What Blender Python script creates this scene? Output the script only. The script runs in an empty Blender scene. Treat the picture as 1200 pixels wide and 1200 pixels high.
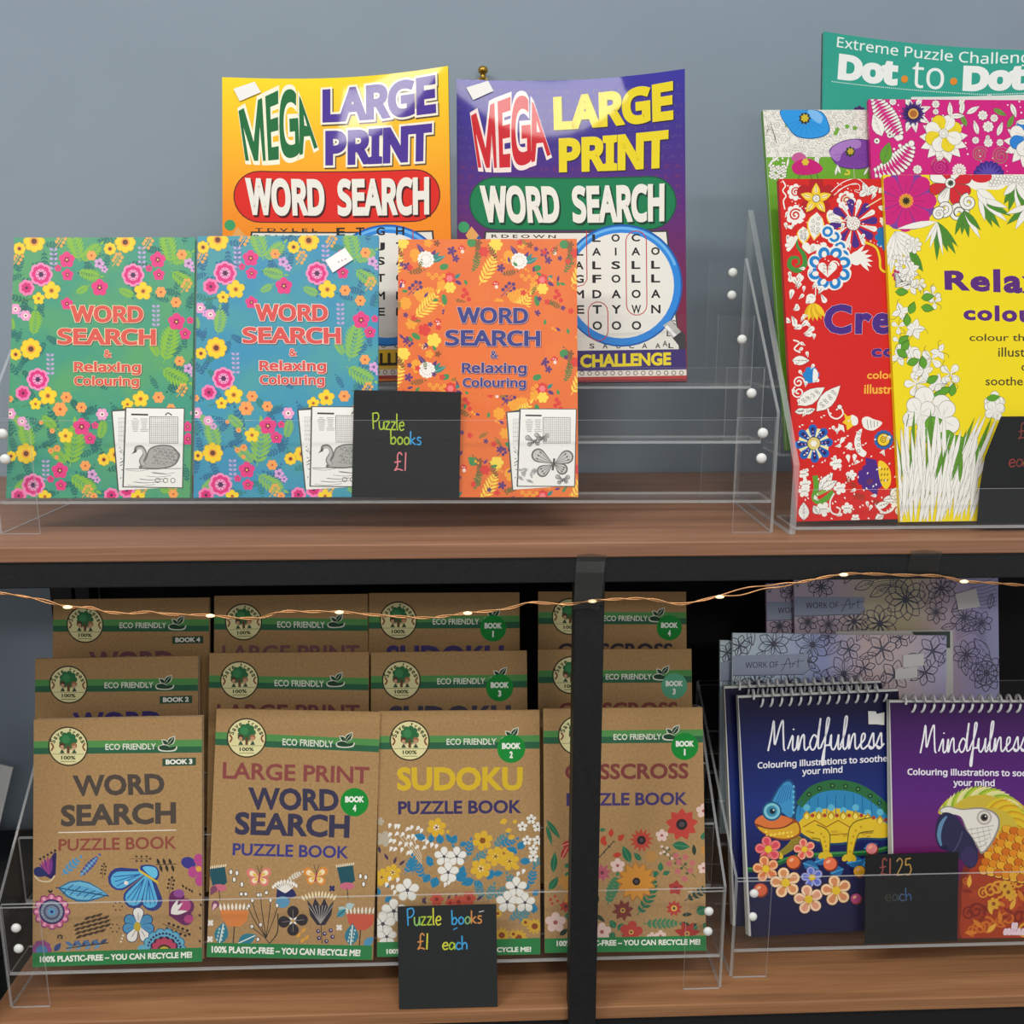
import bpy, math, random
import numpy as np
from mathutils import Vector, Matrix
R = math.radians
PI = math.pi
C = bpy.context.scene.collection
SC = bpy.context.scene

# ------------------------------------------------------------------ camera
cd = bpy.data.cameras.new('camera')
cam = bpy.data.objects.new('camera', cd)
C.objects.link(cam)
cd.sensor_width = 36.0
cd.lens = 33.0
cd.clip_start = 0.02
cam.location = (0, 0, 1.427)
cam.rotation_euler = (R(90 - 11.9), 0, R(-2.2))
SC.camera = cam

# ------------------------------------------------------------------ world, lamps, exposure
wd = bpy.data.worlds.new('shop_ambient')
SC.world = wd
wd.use_nodes = True
wd.node_tree.nodes['Background'].inputs[0].default_value = (0.93, 0.96, 1.0, 1)
wd.node_tree.nodes['Background'].inputs[1].default_value = 0.5


def area(name, loc, size, power, col, aim=(0, 0, -1)):
    l = bpy.data.lights.new(name, 'AREA')
    l.shape = 'RECTANGLE'
    l.size, l.size_y = size
    l.energy = power
    l.color = col
    o = bpy.data.objects.new(name, l)
    C.objects.link(o)
    o.location = loc
    o.rotation_euler = Vector(aim).to_track_quat('-Z', 'Y').to_euler()
    return o


area('ceiling_strip_light_left', (-1.1, -0.25, 2.72), (1.0, 0.2), 21, (1.0, 0.97, 0.92))
area('ceiling_strip_light_right', (0.2, -0.25, 2.72), (0.9, 0.2), 15, (1.0, 0.97, 0.92))
area('ceiling_panel_light', (0.9, -2.7, 2.72), (1.0, 0.6), 56, (1.0, 0.96, 0.9))
SC.view_settings.view_transform = 'Standard'
SC.view_settings.look = 'None'
SC.view_settings.gamma = 1.0
SC.view_settings.use_curve_mapping = False
SC.view_settings.exposure = 0.0
SC.cycles.transparent_max_bounces = 40
SC.cycles.max_bounces = 8

# ------------------------------------------------------------------ materials
MATS = {}


def lin(h):
    h = h.lstrip('#')
    v = [int(h[i:i + 2], 16) / 255 for i in (0, 2, 4)]
    return tuple(c / 12.92 if c <= 0.04045 else ((c + 0.055) / 1.055) ** 2.4 for c in v) + (1,)


def mat(key, col=None, rough=0.5, spec=0.5, metal=0.0, coat=0.0):
    if key in MATS:
        return MATS[key]
    m = bpy.data.materials.new(key)
    m.use_nodes = True
    b = m.node_tree.nodes['Principled BSDF']
    b.inputs['Base Color'].default_value = lin(col or key)
    b.inputs['Roughness'].default_value = rough
    b.inputs['Specular IOR Level'].default_value = spec
    b.inputs['Metallic'].default_value = metal
    b.inputs['Coat Weight'].default_value = coat
    b.inputs['Coat Roughness'].default_value = 0.045
    MATS[key] = m
    return m


FIN = {'matt': (0.75, 0.25, 0.0), 'satin': (0.42, 0.4, 0.0), 'gloss': (0.5, 0.12, 0.26)}


def ink(col, fin):
    r, s, c = FIN[fin]
    return mat(f'print_{fin}_{col}', col, r, s, 0, c)


def nodes_of(key, rough=0.5, spec=0.5):
    m = mat(key, '#888888', rough, spec)
    nt = m.node_tree
    return m, nt, nt.nodes['Principled BSDF']


def ramp(nt, stops):
    n = nt.nodes.new('ShaderNodeValToRGB')
    e = n.color_ramp.elements
    while len(e) < len(stops):
        e.new(0.5)
    for i, (p, c) in enumerate(stops):
        e[i].position = p
        e[i].color = lin(c)
    return n


def noise_mat(key, c1, c2, scale, rough=0.6, spec=0.4, stretch=(1, 1, 1), detail=4, lo=0.35, hi=0.65, bump=0.0, coat=0.0, mid=None):
    if key in MATS:
        return MATS[key]
    m, nt, b = nodes_of(key, rough, spec)
    b.inputs['Coat Weight'].default_value = coat
    b.inputs['Coat Roughness'].default_value = 0.045
    tc = nt.nodes.new('ShaderNodeTexCoord')
    mp = nt.nodes.new('ShaderNodeMapping')
    mp.inputs['Scale'].default_value = stretch
    nz = nt.nodes.new('ShaderNodeTexNoise')
    nz.inputs['Scale'].default_value = scale
    nz.inputs['Detail'].default_value = detail
    st = [(lo, c1), (hi, c2)] if mid is None else [(lo, c1), ((lo + hi) / 2, mid), (hi, c2)]
    rp = ramp(nt, st)
    L = nt.links.new
    L(tc.outputs['Object'], mp.inputs[0])
    L(mp.outputs[0], nz.inputs['Vector'])
    L(nz.outputs['Fac'], rp.inputs[0])
    L(rp.outputs[0], b.inputs['Base Color'])
    if bump:
        bp = nt.nodes.new('ShaderNodeBump')
        bp.inputs['Strength'].default_value = bump
        bp.inputs['Distance'].default_value = 0.001
        L(nz.outputs['Fac'], bp.inputs['Height'])
        L(bp.outputs[0], b.inputs['Normal'])
    return m


def grad_mat(key, stops, z0, z1, fin='gloss', axis=2):
    """a printed colour ramp that runs along the cover"""
    if key in MATS:
        return MATS[key]
    r, s, c = FIN[fin]
    m, nt, b = nodes_of(key, r, s)
    b.inputs['Coat Weight'].default_value = c
    b.inputs['Coat Roughness'].default_value = 0.045
    tc = nt.nodes.new('ShaderNodeTexCoord')
    sp = nt.nodes.new('ShaderNodeSeparateXYZ')
    mr = nt.nodes.new('ShaderNodeMapRange')
    mr.inputs[1].default_value = z0
    mr.inputs[2].default_value = z1
    rp = ramp(nt, stops)
    L = nt.links.new
    L(tc.outputs['Object'], sp.inputs[0])
    L(sp.outputs[axis], mr.inputs[0])
    L(mr.outputs[0], rp.inputs[0])
    L(rp.outputs[0], b.inputs['Base Color'])
    return m


def wood_mat(key, c1, c2, c3, rough=0.5):
    if key in MATS:
        return MATS[key]
    m, nt, b = nodes_of(key, rough, 0.35)
    L = nt.links.new
    tc = nt.nodes.new('ShaderNodeTexCoord')
    mp = nt.nodes.new('ShaderNodeMapping')
    mp.inputs['Scale'].default_value = (1.2, 26, 90)
    nz = nt.nodes.new('ShaderNodeTexNoise')
    nz.inputs['Scale'].default_value = 3.0
    nz.inputs['Detail'].default_value = 6
    nz.inputs['Distortion'].default_value = 0.6
    mp2 = nt.nodes.new('ShaderNodeMapping')
    mp2.inputs['Scale'].default_value = (6, 300, 500)
    n2 = nt.nodes.new('ShaderNodeTexNoise')
    n2.inputs['Scale'].default_value = 2.0
    n2.inputs['Detail'].default_value = 3
    mx = nt.nodes.new('ShaderNodeMix')
    mx.inputs[0].default_value = 0.35
    rp = ramp(nt, [(0.3, c1), (0.5, c2), (0.7, c3)])
    bp = nt.nodes.new('ShaderNodeBump')
    bp.inputs['Strength'].default_value = 0.12
    bp.inputs['Distance'].default_value = 0.001
    L(tc.outputs['Object'], mp.inputs[0])
    L(mp.outputs[0], nz.inputs['Vector'])
    L(tc.outputs['Object'], mp2.inputs[0])
    L(mp2.outputs[0], n2.inputs['Vector'])
    L(nz.outputs['Fac'], mx.inputs[2])
    L(n2.outputs['Fac'], mx.inputs[3])
    L(mx.outputs[0], rp.inputs[0])
    L(rp.outputs[0], b.inputs['Base Color'])
    L(mx.outputs[0], bp.inputs['Height'])
    L(bp.outputs[0], b.inputs['Normal'])
    return m


def pages_mat(key, c1, c2, axis):
    """stacked page edges: fine lines through the thickness"""
    if key in MATS:
        return MATS[key]
    sc = [1, 1, 1]
    sc[axis] = 900
    return noise_mat(key, c1, c2, 2.0, 0.9, 0.1, tuple(sc), 2)


def clear_mat(key, tint, ior, rough, milky=0.0):
    if key in MATS:
        return MATS[key]
    m = bpy.data.materials.new(key)
    m.use_nodes = True
    nt = m.node_tree
    nt.nodes.clear()
    L = nt.links.new
    out = nt.nodes.new('ShaderNodeOutputMaterial')
    tr = nt.nodes.new('ShaderNodeBsdfTransparent')
    tr.inputs[0].default_value = lin(tint)
    gl = nt.nodes.new('ShaderNodeBsdfGlossy')
    gl.inputs['Roughness'].default_value = rough
    fr = nt.nodes.new('ShaderNodeFresnel')
    ge = nt.nodes.new('ShaderNodeNewGeometry')                     # the same gloss on the way in and on the way out
    mr = nt.nodes.new('ShaderNodeMapRange')
    mr.inputs[3].default_value = ior
    mr.inputs[4].default_value = 1 / ior
    L(ge.outputs['Backfacing'], mr.inputs[0])
    L(mr.outputs[0], fr.inputs[0])
    mx = nt.nodes.new('ShaderNodeMixShader')
    L(fr.outputs[0], mx.inputs[0])
    L(tr.outputs[0], mx.inputs[1])
    L(gl.outputs[0], mx.inputs[2])
    if milky:
        df = nt.nodes.new('ShaderNodeBsdfDiffuse')
        df.inputs[0].default_value = (0.86, 0.88, 0.88, 1)
        m2 = nt.nodes.new('ShaderNodeMixShader')
        m2.inputs[0].default_value = milky
        L(mx.outputs[0], m2.inputs[1])
        L(df.outputs[0], m2.inputs[2])
        L(m2.outputs[0], out.inputs[0])
    else:
        L(mx.outputs[0], out.inputs[0])
    MATS[key] = m
    return m


ACR = clear_mat('clear_acrylic', '#fefefe', 1.2, 0.03, 0.004)
EDGE = clear_mat('acrylic_cut_edge', '#f4f8f8', 1.3, 0.2, 0.34)
SIDE_EDGE = clear_mat('acrylic_side_edge', '#eef2f2', 1.3, 0.15, 0.24)
TAPE = clear_mat('clear_tape', '#e9e9e6', 1.25, 0.2, 0.012)

# ------------------------------------------------------------------ objects


def mesh_obj(name, verts, faces, mats, parent=None, idx=None, smooth=False, normals=None):
    me = bpy.data.meshes.new(name)
    me.from_pydata([tuple(v) for v in verts], [], faces)
    for m in mats:
        me.materials.append(m)
    if idx is not None:
        me.polygons.foreach_set('material_index', idx)
    if smooth:
        me.polygons.foreach_set('use_smooth', [True] * len(me.polygons))
    me.update()
    if normals:
        me.polygons.foreach_set('use_smooth', [True] * len(me.polygons))
        me.normals_split_custom_set_from_vertices(normals)
    o = bpy.data.objects.new(name, me)
    C.objects.link(o)
    if parent is not None:
        o.parent = parent
    return o


def tag(o, label, cat, group=None):
    o['label'] = label
    o['category'] = cat
    if group:
        o['group'] = group
    return o


def thing(name, label, cat, loc=(0, 0, 0), group=None):
    o = bpy.data.objects.new(name, None)
    o.empty_display_size = 0.02
    C.objects.link(o)
    o.location = loc
    return tag(o, label, cat, group)


class MB:
    """collects shapes; build() links them as ONE mesh object"""

    def __init__(s):
        s.v, s.f, s.i, s.mats = [], [], [], []

    def m(s, material):
        if material not in s.mats:
            s.mats.append(material)
        return s.mats.index(material)

    def add(s, verts, faces, material):
        k = len(s.v)
        mi = material if isinstance(material, list) else [s.m(material)] * len(faces)
        s.v += [tuple(v) for v in verts]
        s.f += [tuple(k + j for j in f) for f in faces]
        s.i += mi

    def box(s, x0, x1, y0, y1, z0, z1, material, edge=None, thin=None):
        """edge: another material for the four narrow sides; thin: axis of the thickness"""
        v = [(x, y, z) for x in (x0, x1) for y in (y0, y1) for z in (z0, z1)]
        f = [(0, 1, 3, 2), (4, 6, 7, 5), (0, 4, 5, 1), (2, 3, 7, 6), (0, 2, 6, 4), (1, 5, 7, 3)]
        if edge is None:
            s.add(v, f, material)
        else:
            a, b = s.m(material), s.m(edge)
            ax = [0, 0, 1, 1, 2, 2]
            s.add(v, f, [a if ax[k] == thin else b for k in range(6)])

    def grid_box(s, x0, x1, y0, y1, z0, z1, nx, nz, material, bend=None):
        v, f = [], []
        for y in (y0, y1):
            for i in range(nx + 1):
                for k in range(nz + 1):
                    v.append((x0 + (x1 - x0) * i / nx, y, z0 + (z1 - z0) * k / nz))
        n = (nx + 1) * (nz + 1)
        g = lambda i, k: i * (nz + 1) + k
        for i in range(nx):
            for k in range(nz):
                q = (g(i, k), g(i + 1, k), g(i + 1, k + 1), g(i, k + 1))
                for tri in ((q[0], q[1], q[2]), (q[0], q[2], q[3])) if bend else (q,):
                    f.append(tri)
                    f.append(tuple(n + a for a in reversed(tri)))
        for i in range(nx):
            for k, fl in ((0, 1), (nz, 0)):
                a, b = g(i, k), g(i + 1, k)
                f.append((a, n + a, n + b, b) if fl else (a, b, n + b, n + a))
        for k in range(nz):
            for i, fl in ((0, 0), (nx, 1)):
                a, b = g(i, k), g(i, k + 1)
                f.append((a, n + a, n + b, b) if fl else (a, b, n + b, n + a))
        if bend:
            v = [bend(p) for p in v]
        s.add(v, f, material)

    def prism(s, poly, x0, x1, material, edge=None):
        """a (y, z) outline pushed along x"""
        n = len(poly)
        v = [(x0, y, z) for y, z in poly] + [(x1, y, z) for y, z in poly]
        f = [tuple(range(n)), tuple(range(2 * n - 1, n - 1, -1))]
        f += [(i, n + i, n + (i + 1) % n, (i + 1) % n) for i in range(n)]
        a = s.m(material)
        b = s.m(edge or material)
        s.add(v, f, [a, a] + [b] * n)

    def tube(s, pts, r, material, n=8, closed=False, cap=True):
        P = [Vector(p) for p in pts]
        m = len(P)
        rs = r if isinstance(r, (list, tuple)) else [r] * m
        v, f = [], []
        up = Vector((0.13, 0.2, 1)).normalized()
        for i, p in enumerate(P):
            if closed:
                t = P[(i + 1) % m] - P[i - 1]
            else:
                t = P[min(i + 1, m - 1)] - P[max(i - 1, 0)]
            t.normalize()
            a = t.cross(up)
            if a.length < 1e-4:
                a = t.cross(Vector((1, 0, 0)))
            a.normalize()
            b = a.cross(t)
            for k in range(n):
                q = 2 * PI * k / n
                v.append(p + (a * math.cos(q) + b * math.sin(q)) * rs[i])
        for i in range(m if closed else m - 1):
            for k in range(n):
                j = (i + 1) % m
                f.append((i * n + k, j * n + k, j * n + (k + 1) % n, i * n + (k + 1) % n))
        if cap and not closed:
            f.append(tuple(range(n)))
            f.append(tuple(range(m * n - 1, (m - 1) * n - 1, -1)))
        s.add(v, f, material)

    def lathe(s, prof, c, axis, material, n=16):
        """prof: (radius, height) pairs turned about axis ('z' up or 'y' towards the viewer)"""
        v, f = [], []
        for r, h in prof:
            for k in range(n):
                q = 2 * PI * k / n
                d = (r * math.cos(q), -h, r * math.sin(q)) if axis == 'y' else (r * math.cos(q), r * math.sin(q), h)
                v.append((c[0] + d[0], c[1] + d[1], c[2] + d[2]))
        for i in range(len(prof) - 1):
            for k in range(n):
                f.append((i * n + k, i * n + (k + 1) % n, (i + 1) * n + (k + 1) % n, (i + 1) * n + k))
        f.append(tuple(range(n - 1, -1, -1)))
        f.append(tuple((len(prof) - 1) * n + k for k in range(n)))
        s.add(v, f, material)

    def build(s, name, parent=None, smooth=False, normals=None):
        return mesh_obj(name, s.v, s.f, s.mats, parent, s.i, smooth, normals)


# ------------------------------------------------------------------ lettering
FONTS = {}


def font(k):
    if k not in FONTS:
        FONTS[k] = None
        if k == 'grot':
            try:
                import os
                FONTS[k] = bpy.data.fonts.load(os.path.join(bpy.utils.resource_path('LOCAL'), 'datafiles', 'fonts', 'NotoSansHebrew-Regular.woff2'))
            except Exception:
                FONTS[k] = None
    return FONTS[k]


TXT = {}


def glyphs(body, off=0.0, fk='gill', space=1.0):
    """flat letter shapes; off fattens them evenly by a band laid outside every outline"""
    key = (body, off, fk, space)
    if key in TXT:
        return TXT[key]
    if off:
        vs, fs = glyphs(body, 0.0, fk, space)
        cnt = {}
        for f in fs:
            for i in range(len(f)):
                e = (f[i - 1], f[i])
                cnt.setdefault((min(e), max(e)), []).append(e)
        nxt, prv = {}, {}
        for es in cnt.values():
            if len(es) == 1:
                nxt[es[0][0]] = es[0][1]
                prv[es[0][1]] = es[0][0]
        V, F = [tuple(v) for v in vs], list(fs)
        out = {}

        def nor(i, j):
            d = vs[j] - vs[i]
            l = math.hypot(*d) or 1
            return np.array((d[1], -d[0])) / l

        for i in nxt:
            n1 = nor(prv[i], i) if i in prv else nor(i, nxt[i])
            n2 = nor(i, nxt[i])
            m = n1 + n2
            k = math.hypot(*m)
            m = n2 if k < 0.3 else m / k
            r = min(1 / max(float(m @ n2), 0.3), 1.7)
            out[i] = len(V)
            V.append(tuple(vs[i] + m * off * r))
        for i, j in nxt.items():
            if j in out:
                F.append((i, out[i], out[j], j))
        TXT[key] = (np.array(V), F)
        return TXT[key]
    c = bpy.data.curves.new('lettering', 'FONT')
    c.body = body
    if font(fk):
        c.font = font(fk)
    c.space_character = space
    c.resolution_u = 3
    c.fill_mode = 'FRONT'
    o = bpy.data.objects.new('lettering', c)
    C.objects.link(o)
    dg = bpy.context.evaluated_depsgraph_get()
    me = bpy.data.meshes.new_from_object(o.evaluated_get(dg))
    vs = np.array([tuple(v.co[:2]) for v in me.vertices]) if len(me.vertices) else np.zeros((1, 2))
    fs = [tuple(p.vertices) for p in me.polygons]
    bpy.data.objects.remove(o)
    bpy.data.curves.remove(c)
    bpy.data.meshes.remove(me)
    TXT[key] = (vs, fs)
    return TXT[key]


def spline(pts, n=6, closed=False):
    """Catmull-Rom through the points"""
    P = [np.array(p, float) for p in pts]
    m = len(P)
    if m < 3:
        return [tuple(p) for p in P]
    out = []
    for i in range(m if closed else m - 1):
        if closed:
            a, b, c, d = P[i - 1], P[i], P[(i + 1) % m], P[(i + 2) % m]
        else:
            a, b, c, d = P[max(i - 1, 0)], P[i], P[i + 1], P[min(i + 2, m - 1)]
        for k in range(n):
            t = k / n
            out.append(tuple(0.5 * (2 * b + (c - a) * t + (2 * a - 5 * b + 4 * c - d) * t * t + (3 * b - a - 3 * c + d) * t ** 3)))
    if not closed:
        out.append(tuple(P[-1]))
    return out


HAND = {
    'P': (0.5, [[(0.05, 0), (0.0, 1)], [(0, .95), (.35, 1), (.46, .76), (.3, .52), (.05, .46)]]),
    'u': (0.46, [[(0, .5), (.02, .12), (.17, 0), (.32, .14), (.36, .5)], [(.36, .5), (.38, 0)]]),
    'z': (0.44, [[(0, .48), (.34, .5)], [(.34, .5), (.02, .02)], [(.02, .02), (.38, .03)]]),
    'l': (0.2, [[(0, 1), (.02, .15), (.1, 0)]]),
    'e': (0.44, [[(.02, .26), (.33, .3), (.26, .5), (.08, .45), (.0, .22), (.12, .0), (.36, .08)]]),
    'b': (0.46, [[(0, 1), (.03, 0)], [(.03, .3), (.22, .48), (.36, .26), (.22, .02), (.03, .06)]]),
    'o': (0.46, [[(.18, .5), (.02, .3), (.12, .02), (.33, .1), (.34, .38), (.16, .5)]]),
    'k': (0.42, [[(0, .9), (0, 0)], [(.3, .48), (.02, .22)], [(.04, .24), (.34, 0)]]),
    's': (0.4, [[(.3, .46), (.1, .5), (.06, .34), (.26, .22), (.22, .02), (0, .04)]]),
    'a': (0.46, [[(.33, .42), (.14, .5), (.0, .2), (.14, .0), (.32, .2), (.34, .45)], [(.34, .48), (.38, 0)]]),
    'c': (0.4, [[(.32, .42), (.14, .5), (.0, .22), (.14, 0), (.34, .08)]]),
    'h': (0.46, [[(0, 1), (.02, 0)], [(.02, .3), (.2, .5), (.32, .36), (.34, 0)]]),
    '1': (0.26, [[(.1, 1), (.06, 0)]]),
    '2': (0.5, [[(.02, .8), (.2, 1), (.36, .8), (.25, .45), (0, 0)], [(0, 0), (.42, .04)]]),
    '5': (0.5, [[(.38, 1), (.08, .96)], [(.08, .96), (.05, .6)], [(.05, .58), (.3, .62), (.38, .3), (.22, .02), (0, .08)]]),
    '.': (0.2, [[(.04, .04), (.1, .08)]]),
    '£': (0.56, [[(.46, .85), (.32, 1), (.2, .82), (.2, .3), (.04, .02), (.22, .1), (.5, .02)], [(.02, .46), (.4, .52)]]),
    ' ': (0.35, []),
}
SCRIPT = {
    'M': (1.0, [[(0, 0), (.12, .55), (.2, 1.0), (.25, .6), (.3, .2), (.48, .75), (.62, 1.0), (.66, .6), (.72, .08), (.8, .0)]]),
    'i': (.3, [[(-.1, .05), (.1, .5), (.12, .1), (.2, .0), (.34, .15)], [(.12, .68), (.14, .72)]]),
    'n': (.55, [[(.0, .12), (.06, .5), (.08, .0), (.2, .4), (.32, .5), (.36, .1), (.44, 0), (.58, .12)]]),
    'd': (.6, [[(.4, .38), (.22, .5), (.06, .22), (.18, .0), (.36, .2), (.5, 1.05), (.44, .4), (.46, .05), (.62, .12)]]),
    'f': (.36, [[(-.02, .12), (.2, .55), (.3, 1.0), (.2, 1.0), (.16, .4), (.12, -.45), (.04, -.4), (.16, .1), (.38, .14)]]),
    'u': (.52, [[(0, .14), (.06, .5), (.08, .1), (.2, 0), (.34, .22), (.4, .5), (.4, .1), (.46, 0), (.56, .12)]]),
    'l': (.3, [[(-.02, .12), (.18, .6), (.24, 1.05), (.14, 1.0), (.1, .2), (.18, 0), (.32, .12)]]),
    'e': (.4, [[(0, .12), (.22, .32), (.22, .5), (.1, .45), (.08, .1), (.2, 0), (.42, .14)]]),
    's': (.36, [[(0, .1), (.2, .52), (.24, .3), (.26, .06), (.12, .0), (.04, .1), (.2, .04), (.38, .16)]]),
}
# ------------------------------------------------------------------ printed covers


def homog(src, dst):
    A, b = [], []
    for (x, y), (u, v) in zip(src, dst):
        A += [[x, y, 1, 0, 0, 0, -u * x, -u * y], [0, 0, 0, x, y, 1, -v * x, -v * y]]
        b += [u, v]
    h = np.linalg.solve(np.array(A, float), np.array(b, float))
    return np.append(h, 1).reshape(3, 3)


class Art:
    """the printing of one cover. Drawn in design units (y down); every shape lies a hair above the one before."""

    def __init__(s, W, H, quad, fin='satin', dz=2.0e-6):
        s.W, s.H, s.fin, s.dz = W, H, fin, dz
        s.Hm = homog(quad, [(-W / 2, H), (W / 2, H), (W / 2, 0), (-W / 2, 0)])
        s.o = (0, 0, 1.0)
        s.n = 1
        s.shapes = []
        s.clip = (-W / 2 + 1e-4, W / 2 - 1e-4, 1e-4, H - 1e-4)

    def unit(s, x0, y0, k):
        s.o = (x0, y0, k)
        return s

    def P(s, pts):
        a = np.array(pts, float).reshape(-1, 2)
        x0, y0, k = s.o
        q = np.column_stack([a[:, 0] / k + x0, a[:, 1] / k + y0, np.ones(len(a))]) @ s.Hm.T
        return q[:, :2] / q[:, 2:3]

    def _clip(s, pts):
        x0, x1, z0, z1 = s.clip
        for ax, lim, sg in ((0, x0, 1), (0, x1, -1), (1, z0, 1), (1, z1, -1)):
            out = []
            m = len(pts)
            for i in range(m):
                a, b = pts[i - 1], pts[i]
                ia, ib = (a[ax] - lim) * sg >= 0, (b[ax] - lim) * sg >= 0
                if ia != ib:
                    t = (lim - a[ax]) / (b[ax] - a[ax])
                    out.append((a[0] + (b[0] - a[0]) * t, a[1] + (b[1] - a[1]) * t))
                if ib:
                    out.append(tuple(b))
            pts = out
            if len(pts) < 3:
                return None
        return pts

    def raw(s, V, F, col, z=None):
        """V in cover coordinates"""
        x0, x1, z0, z1 = s.clip
        fs = []
        for f in F:
            p = [tuple(V[i]) for i in f]
            if any(q[0] < x0 or q[0] > x1 or q[1] < z0 or q[1] > z1 for q in p):
                p = s._clip(p)
                if not p:
                    continue
            fs.append(p)
        if fs:
            s.n += 1
            s.shapes.append((fs, col, s.n))

    def poly(s, pts, col):
        V = s.P(pts)
        s.raw(V, [tuple(range(len(V)))], col)

    def smooth(s, pts, col, n=5):
        s.poly(spline(pts, n, True), col)

    def rect(s, x0, y0, x1, y1, col):
        s.poly([(x0, y0), (x1, y0), (x1, y1), (x0, y1)], col)

    def ell(s, x, y, rx, ry, col, ang=0, n=16):
        c, d = math.cos(R(ang)), math.sin(R(ang))
        pts = []
        for k in range(n):
            q = 2 * PI * k / n
            a, b = rx * math.cos(q), ry * math.sin(q)
            pts.append((x + a * c + b * d, y - a * d + b * c))
        s.poly(pts, col)

    def circ(s, x, y, r, col, n=14):
        s.ell(x, y, r, r, col, 0, n)

    def ring(s, x, y, r0, r1, col, n=20, a0=0, a1=360):
        V, F = [], []
        full = abs(a1 - a0) >= 360
        m = n if full else n + 1
        for k in range(m):
            q = R(a0 + (a1 - a0) * k / n)
            V += [(x + r0 * math.cos(q), y - r0 * math.sin(q)), (x + r1 * math.cos(q), y - r1 * math.sin(q))]
        for k in range(n):
            j = (k + 1) % m
            F.append((2 * k, 2 * k + 1, 2 * j + 1, 2 * j))
        s.raw(s.P(V), F, col)

    def scal(s, x, y, r, k, dep, col, rot=0, n=6):
        pts = []
        for i in range(k * n):
            q = 2 * PI * i / (k * n)
            w = abs(math.cos(q * k / 2))
            rr = r * (1 - dep + dep * w ** 0.6)
            pts.append((x + rr * math.cos(q + R(rot)), y - rr * math.sin(q + R(rot))))
        s.poly(pts, col)

    def leaf(s, x, y, L, w, ang, col, vein=None, n=5, vw=None):
        c, d = math.cos(R(ang)), math.sin(R(ang))
        top = [(L * i / n, w / 2 * math.sin(PI * (i / n) ** 0.85)) for i in range(n + 1)]
        pts = top + [(a, -b) for a, b in reversed(top[1:-1])]
        s.poly([(x + a * c - b * d, y - a * d - b * c) for a, b in pts], col)
        if vein:
            s.stroke([(x, y), (x + L * .92 * c, y - L * .92 * d)], vw or max(w * .1, L * .02), vein)

    def drop(s, x, y, L, w, ang, col, n=9):
        """rounded petal, narrow at (x, y)"""
        c, d = math.cos(R(ang)), math.sin(R(ang))
        pts = [(0, 0)]
        for i in range(n):
            q = -PI * .62 + PI * 1.24 * i / (n - 1)
            pts.append((L - w / 2 + w / 2 * math.cos(q), w / 2 * math.sin(q)))
        s.poly([(x + a * c - b * d, y - a * d - b * c) for a, b in pts], col)

    def petals(s, x, y, L, w, k, col, rot=0, r0=0, kind='drop', span=360):
        for i in range(k):
            a = rot + span * i / k
            px, py = x + r0 * math.cos(R(a)), y - r0 * math.sin(R(a))
            getattr(s, kind)(px, py, L - r0, w, a, col)

    def frond(s, x, y, L, ang, col, n=7, ll=None, lw=None, stem=None, curve=0, kind='leaf', open_=48):
        ll = ll or L * .38
        lw = lw or ll * .3
        pts = []
        a = ang
        px, py = x, y
        for i in range(n + 1):
            pts.append((px, py, a))
            px += L / n * math.cos(R(a))
            py -= L / n * math.sin(R(a))
            a += curve / n
        s.stroke([p[:2] for p in pts], stem or max(lw * .25, L * .012), col)
        for i, (qx, qy, qa) in enumerate(pts[1:]):
            sc_ = math.sin(PI * (0.25 + 0.7 * i / n)) if kind == 'leaf' else .9
            for sg in (1, -1):
                getattr(s, kind)(qx, qy, ll * sc_, lw, qa + sg * open_, col)
        getattr(s, kind)(px, py, ll * .6, lw, a, col)

    def sprig(s, x, y, L, ang, col, n=4, r=None, curve=0, stem=None):
        """a stem with round buds"""
        r = r or L * .07
        a, px, py = ang, x, y
        P_ = [(px, py)]
        buds = []
        for i in range(n):
            px += L / n * math.cos(R(a))
            py -= L / n * math.sin(R(a))
            P_.append((px, py))
            if i < n - 1:
                for sg in (1, -1):
                    buds.append((px + r * 2 * math.cos(R(a + 60 * sg)), py - r * 2 * math.sin(R(a + 60 * sg))))
            a += curve / n
        buds.append((px, py))
        s.stroke(P_, stem or r * .4, col)
        for b in buds:
            s.circ(b[0], b[1], r, col, 8)

    def stroke(s, pts, w, col, sm=0, closed=False):
        if sm:
            pts = spline(pts, sm, closed)
        p = np.array(pts, float)
        m = len(p)
        if m < 2:
            return
        V = []
        ws = w if isinstance(w, (list, tuple)) else [w] * m
        if len(ws) != m:
            ws = list(np.interp(np.linspace(0, 1, m), np.linspace(0, 1, len(ws)), ws))
        for i in range(m):
            if closed:
                t = p[(i + 1) % m] - p[i - 1]
            else:
                t = p[min(i + 1, m - 1)] - p[max(i - 1, 0)]
            l = math.hypot(*t) or 1
            nx, ny = -t[1] / l, t[0] / l
            V += [(p[i][0] + nx * ws[i] / 2, p[i][1] + ny * ws[i] / 2), (p[i][0] - nx * ws[i] / 2, p[i][1] - ny * ws[i] / 2)]
        F = [(2 * i, 2 * i + 1, 2 * ((i + 1) % m) + 1, 2 * ((i + 1) % m)) for i in range(m if closed else m - 1)]
        s.raw(s.P(V), F, col)

    def spiral(s, x, y, r, turns, w, col, rot=0, flip=1):
        n = int(14 * turns)
        s.stroke([(x + r * (1 - i / n * .85) * math.cos(R(rot) + flip * 2 * PI * turns * i / n),
                   y - r * (1 - i / n * .85) * math.sin(R(rot) + flip * 2 * PI * turns * i / n)) for i in range(n + 1)], w, col)

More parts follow.
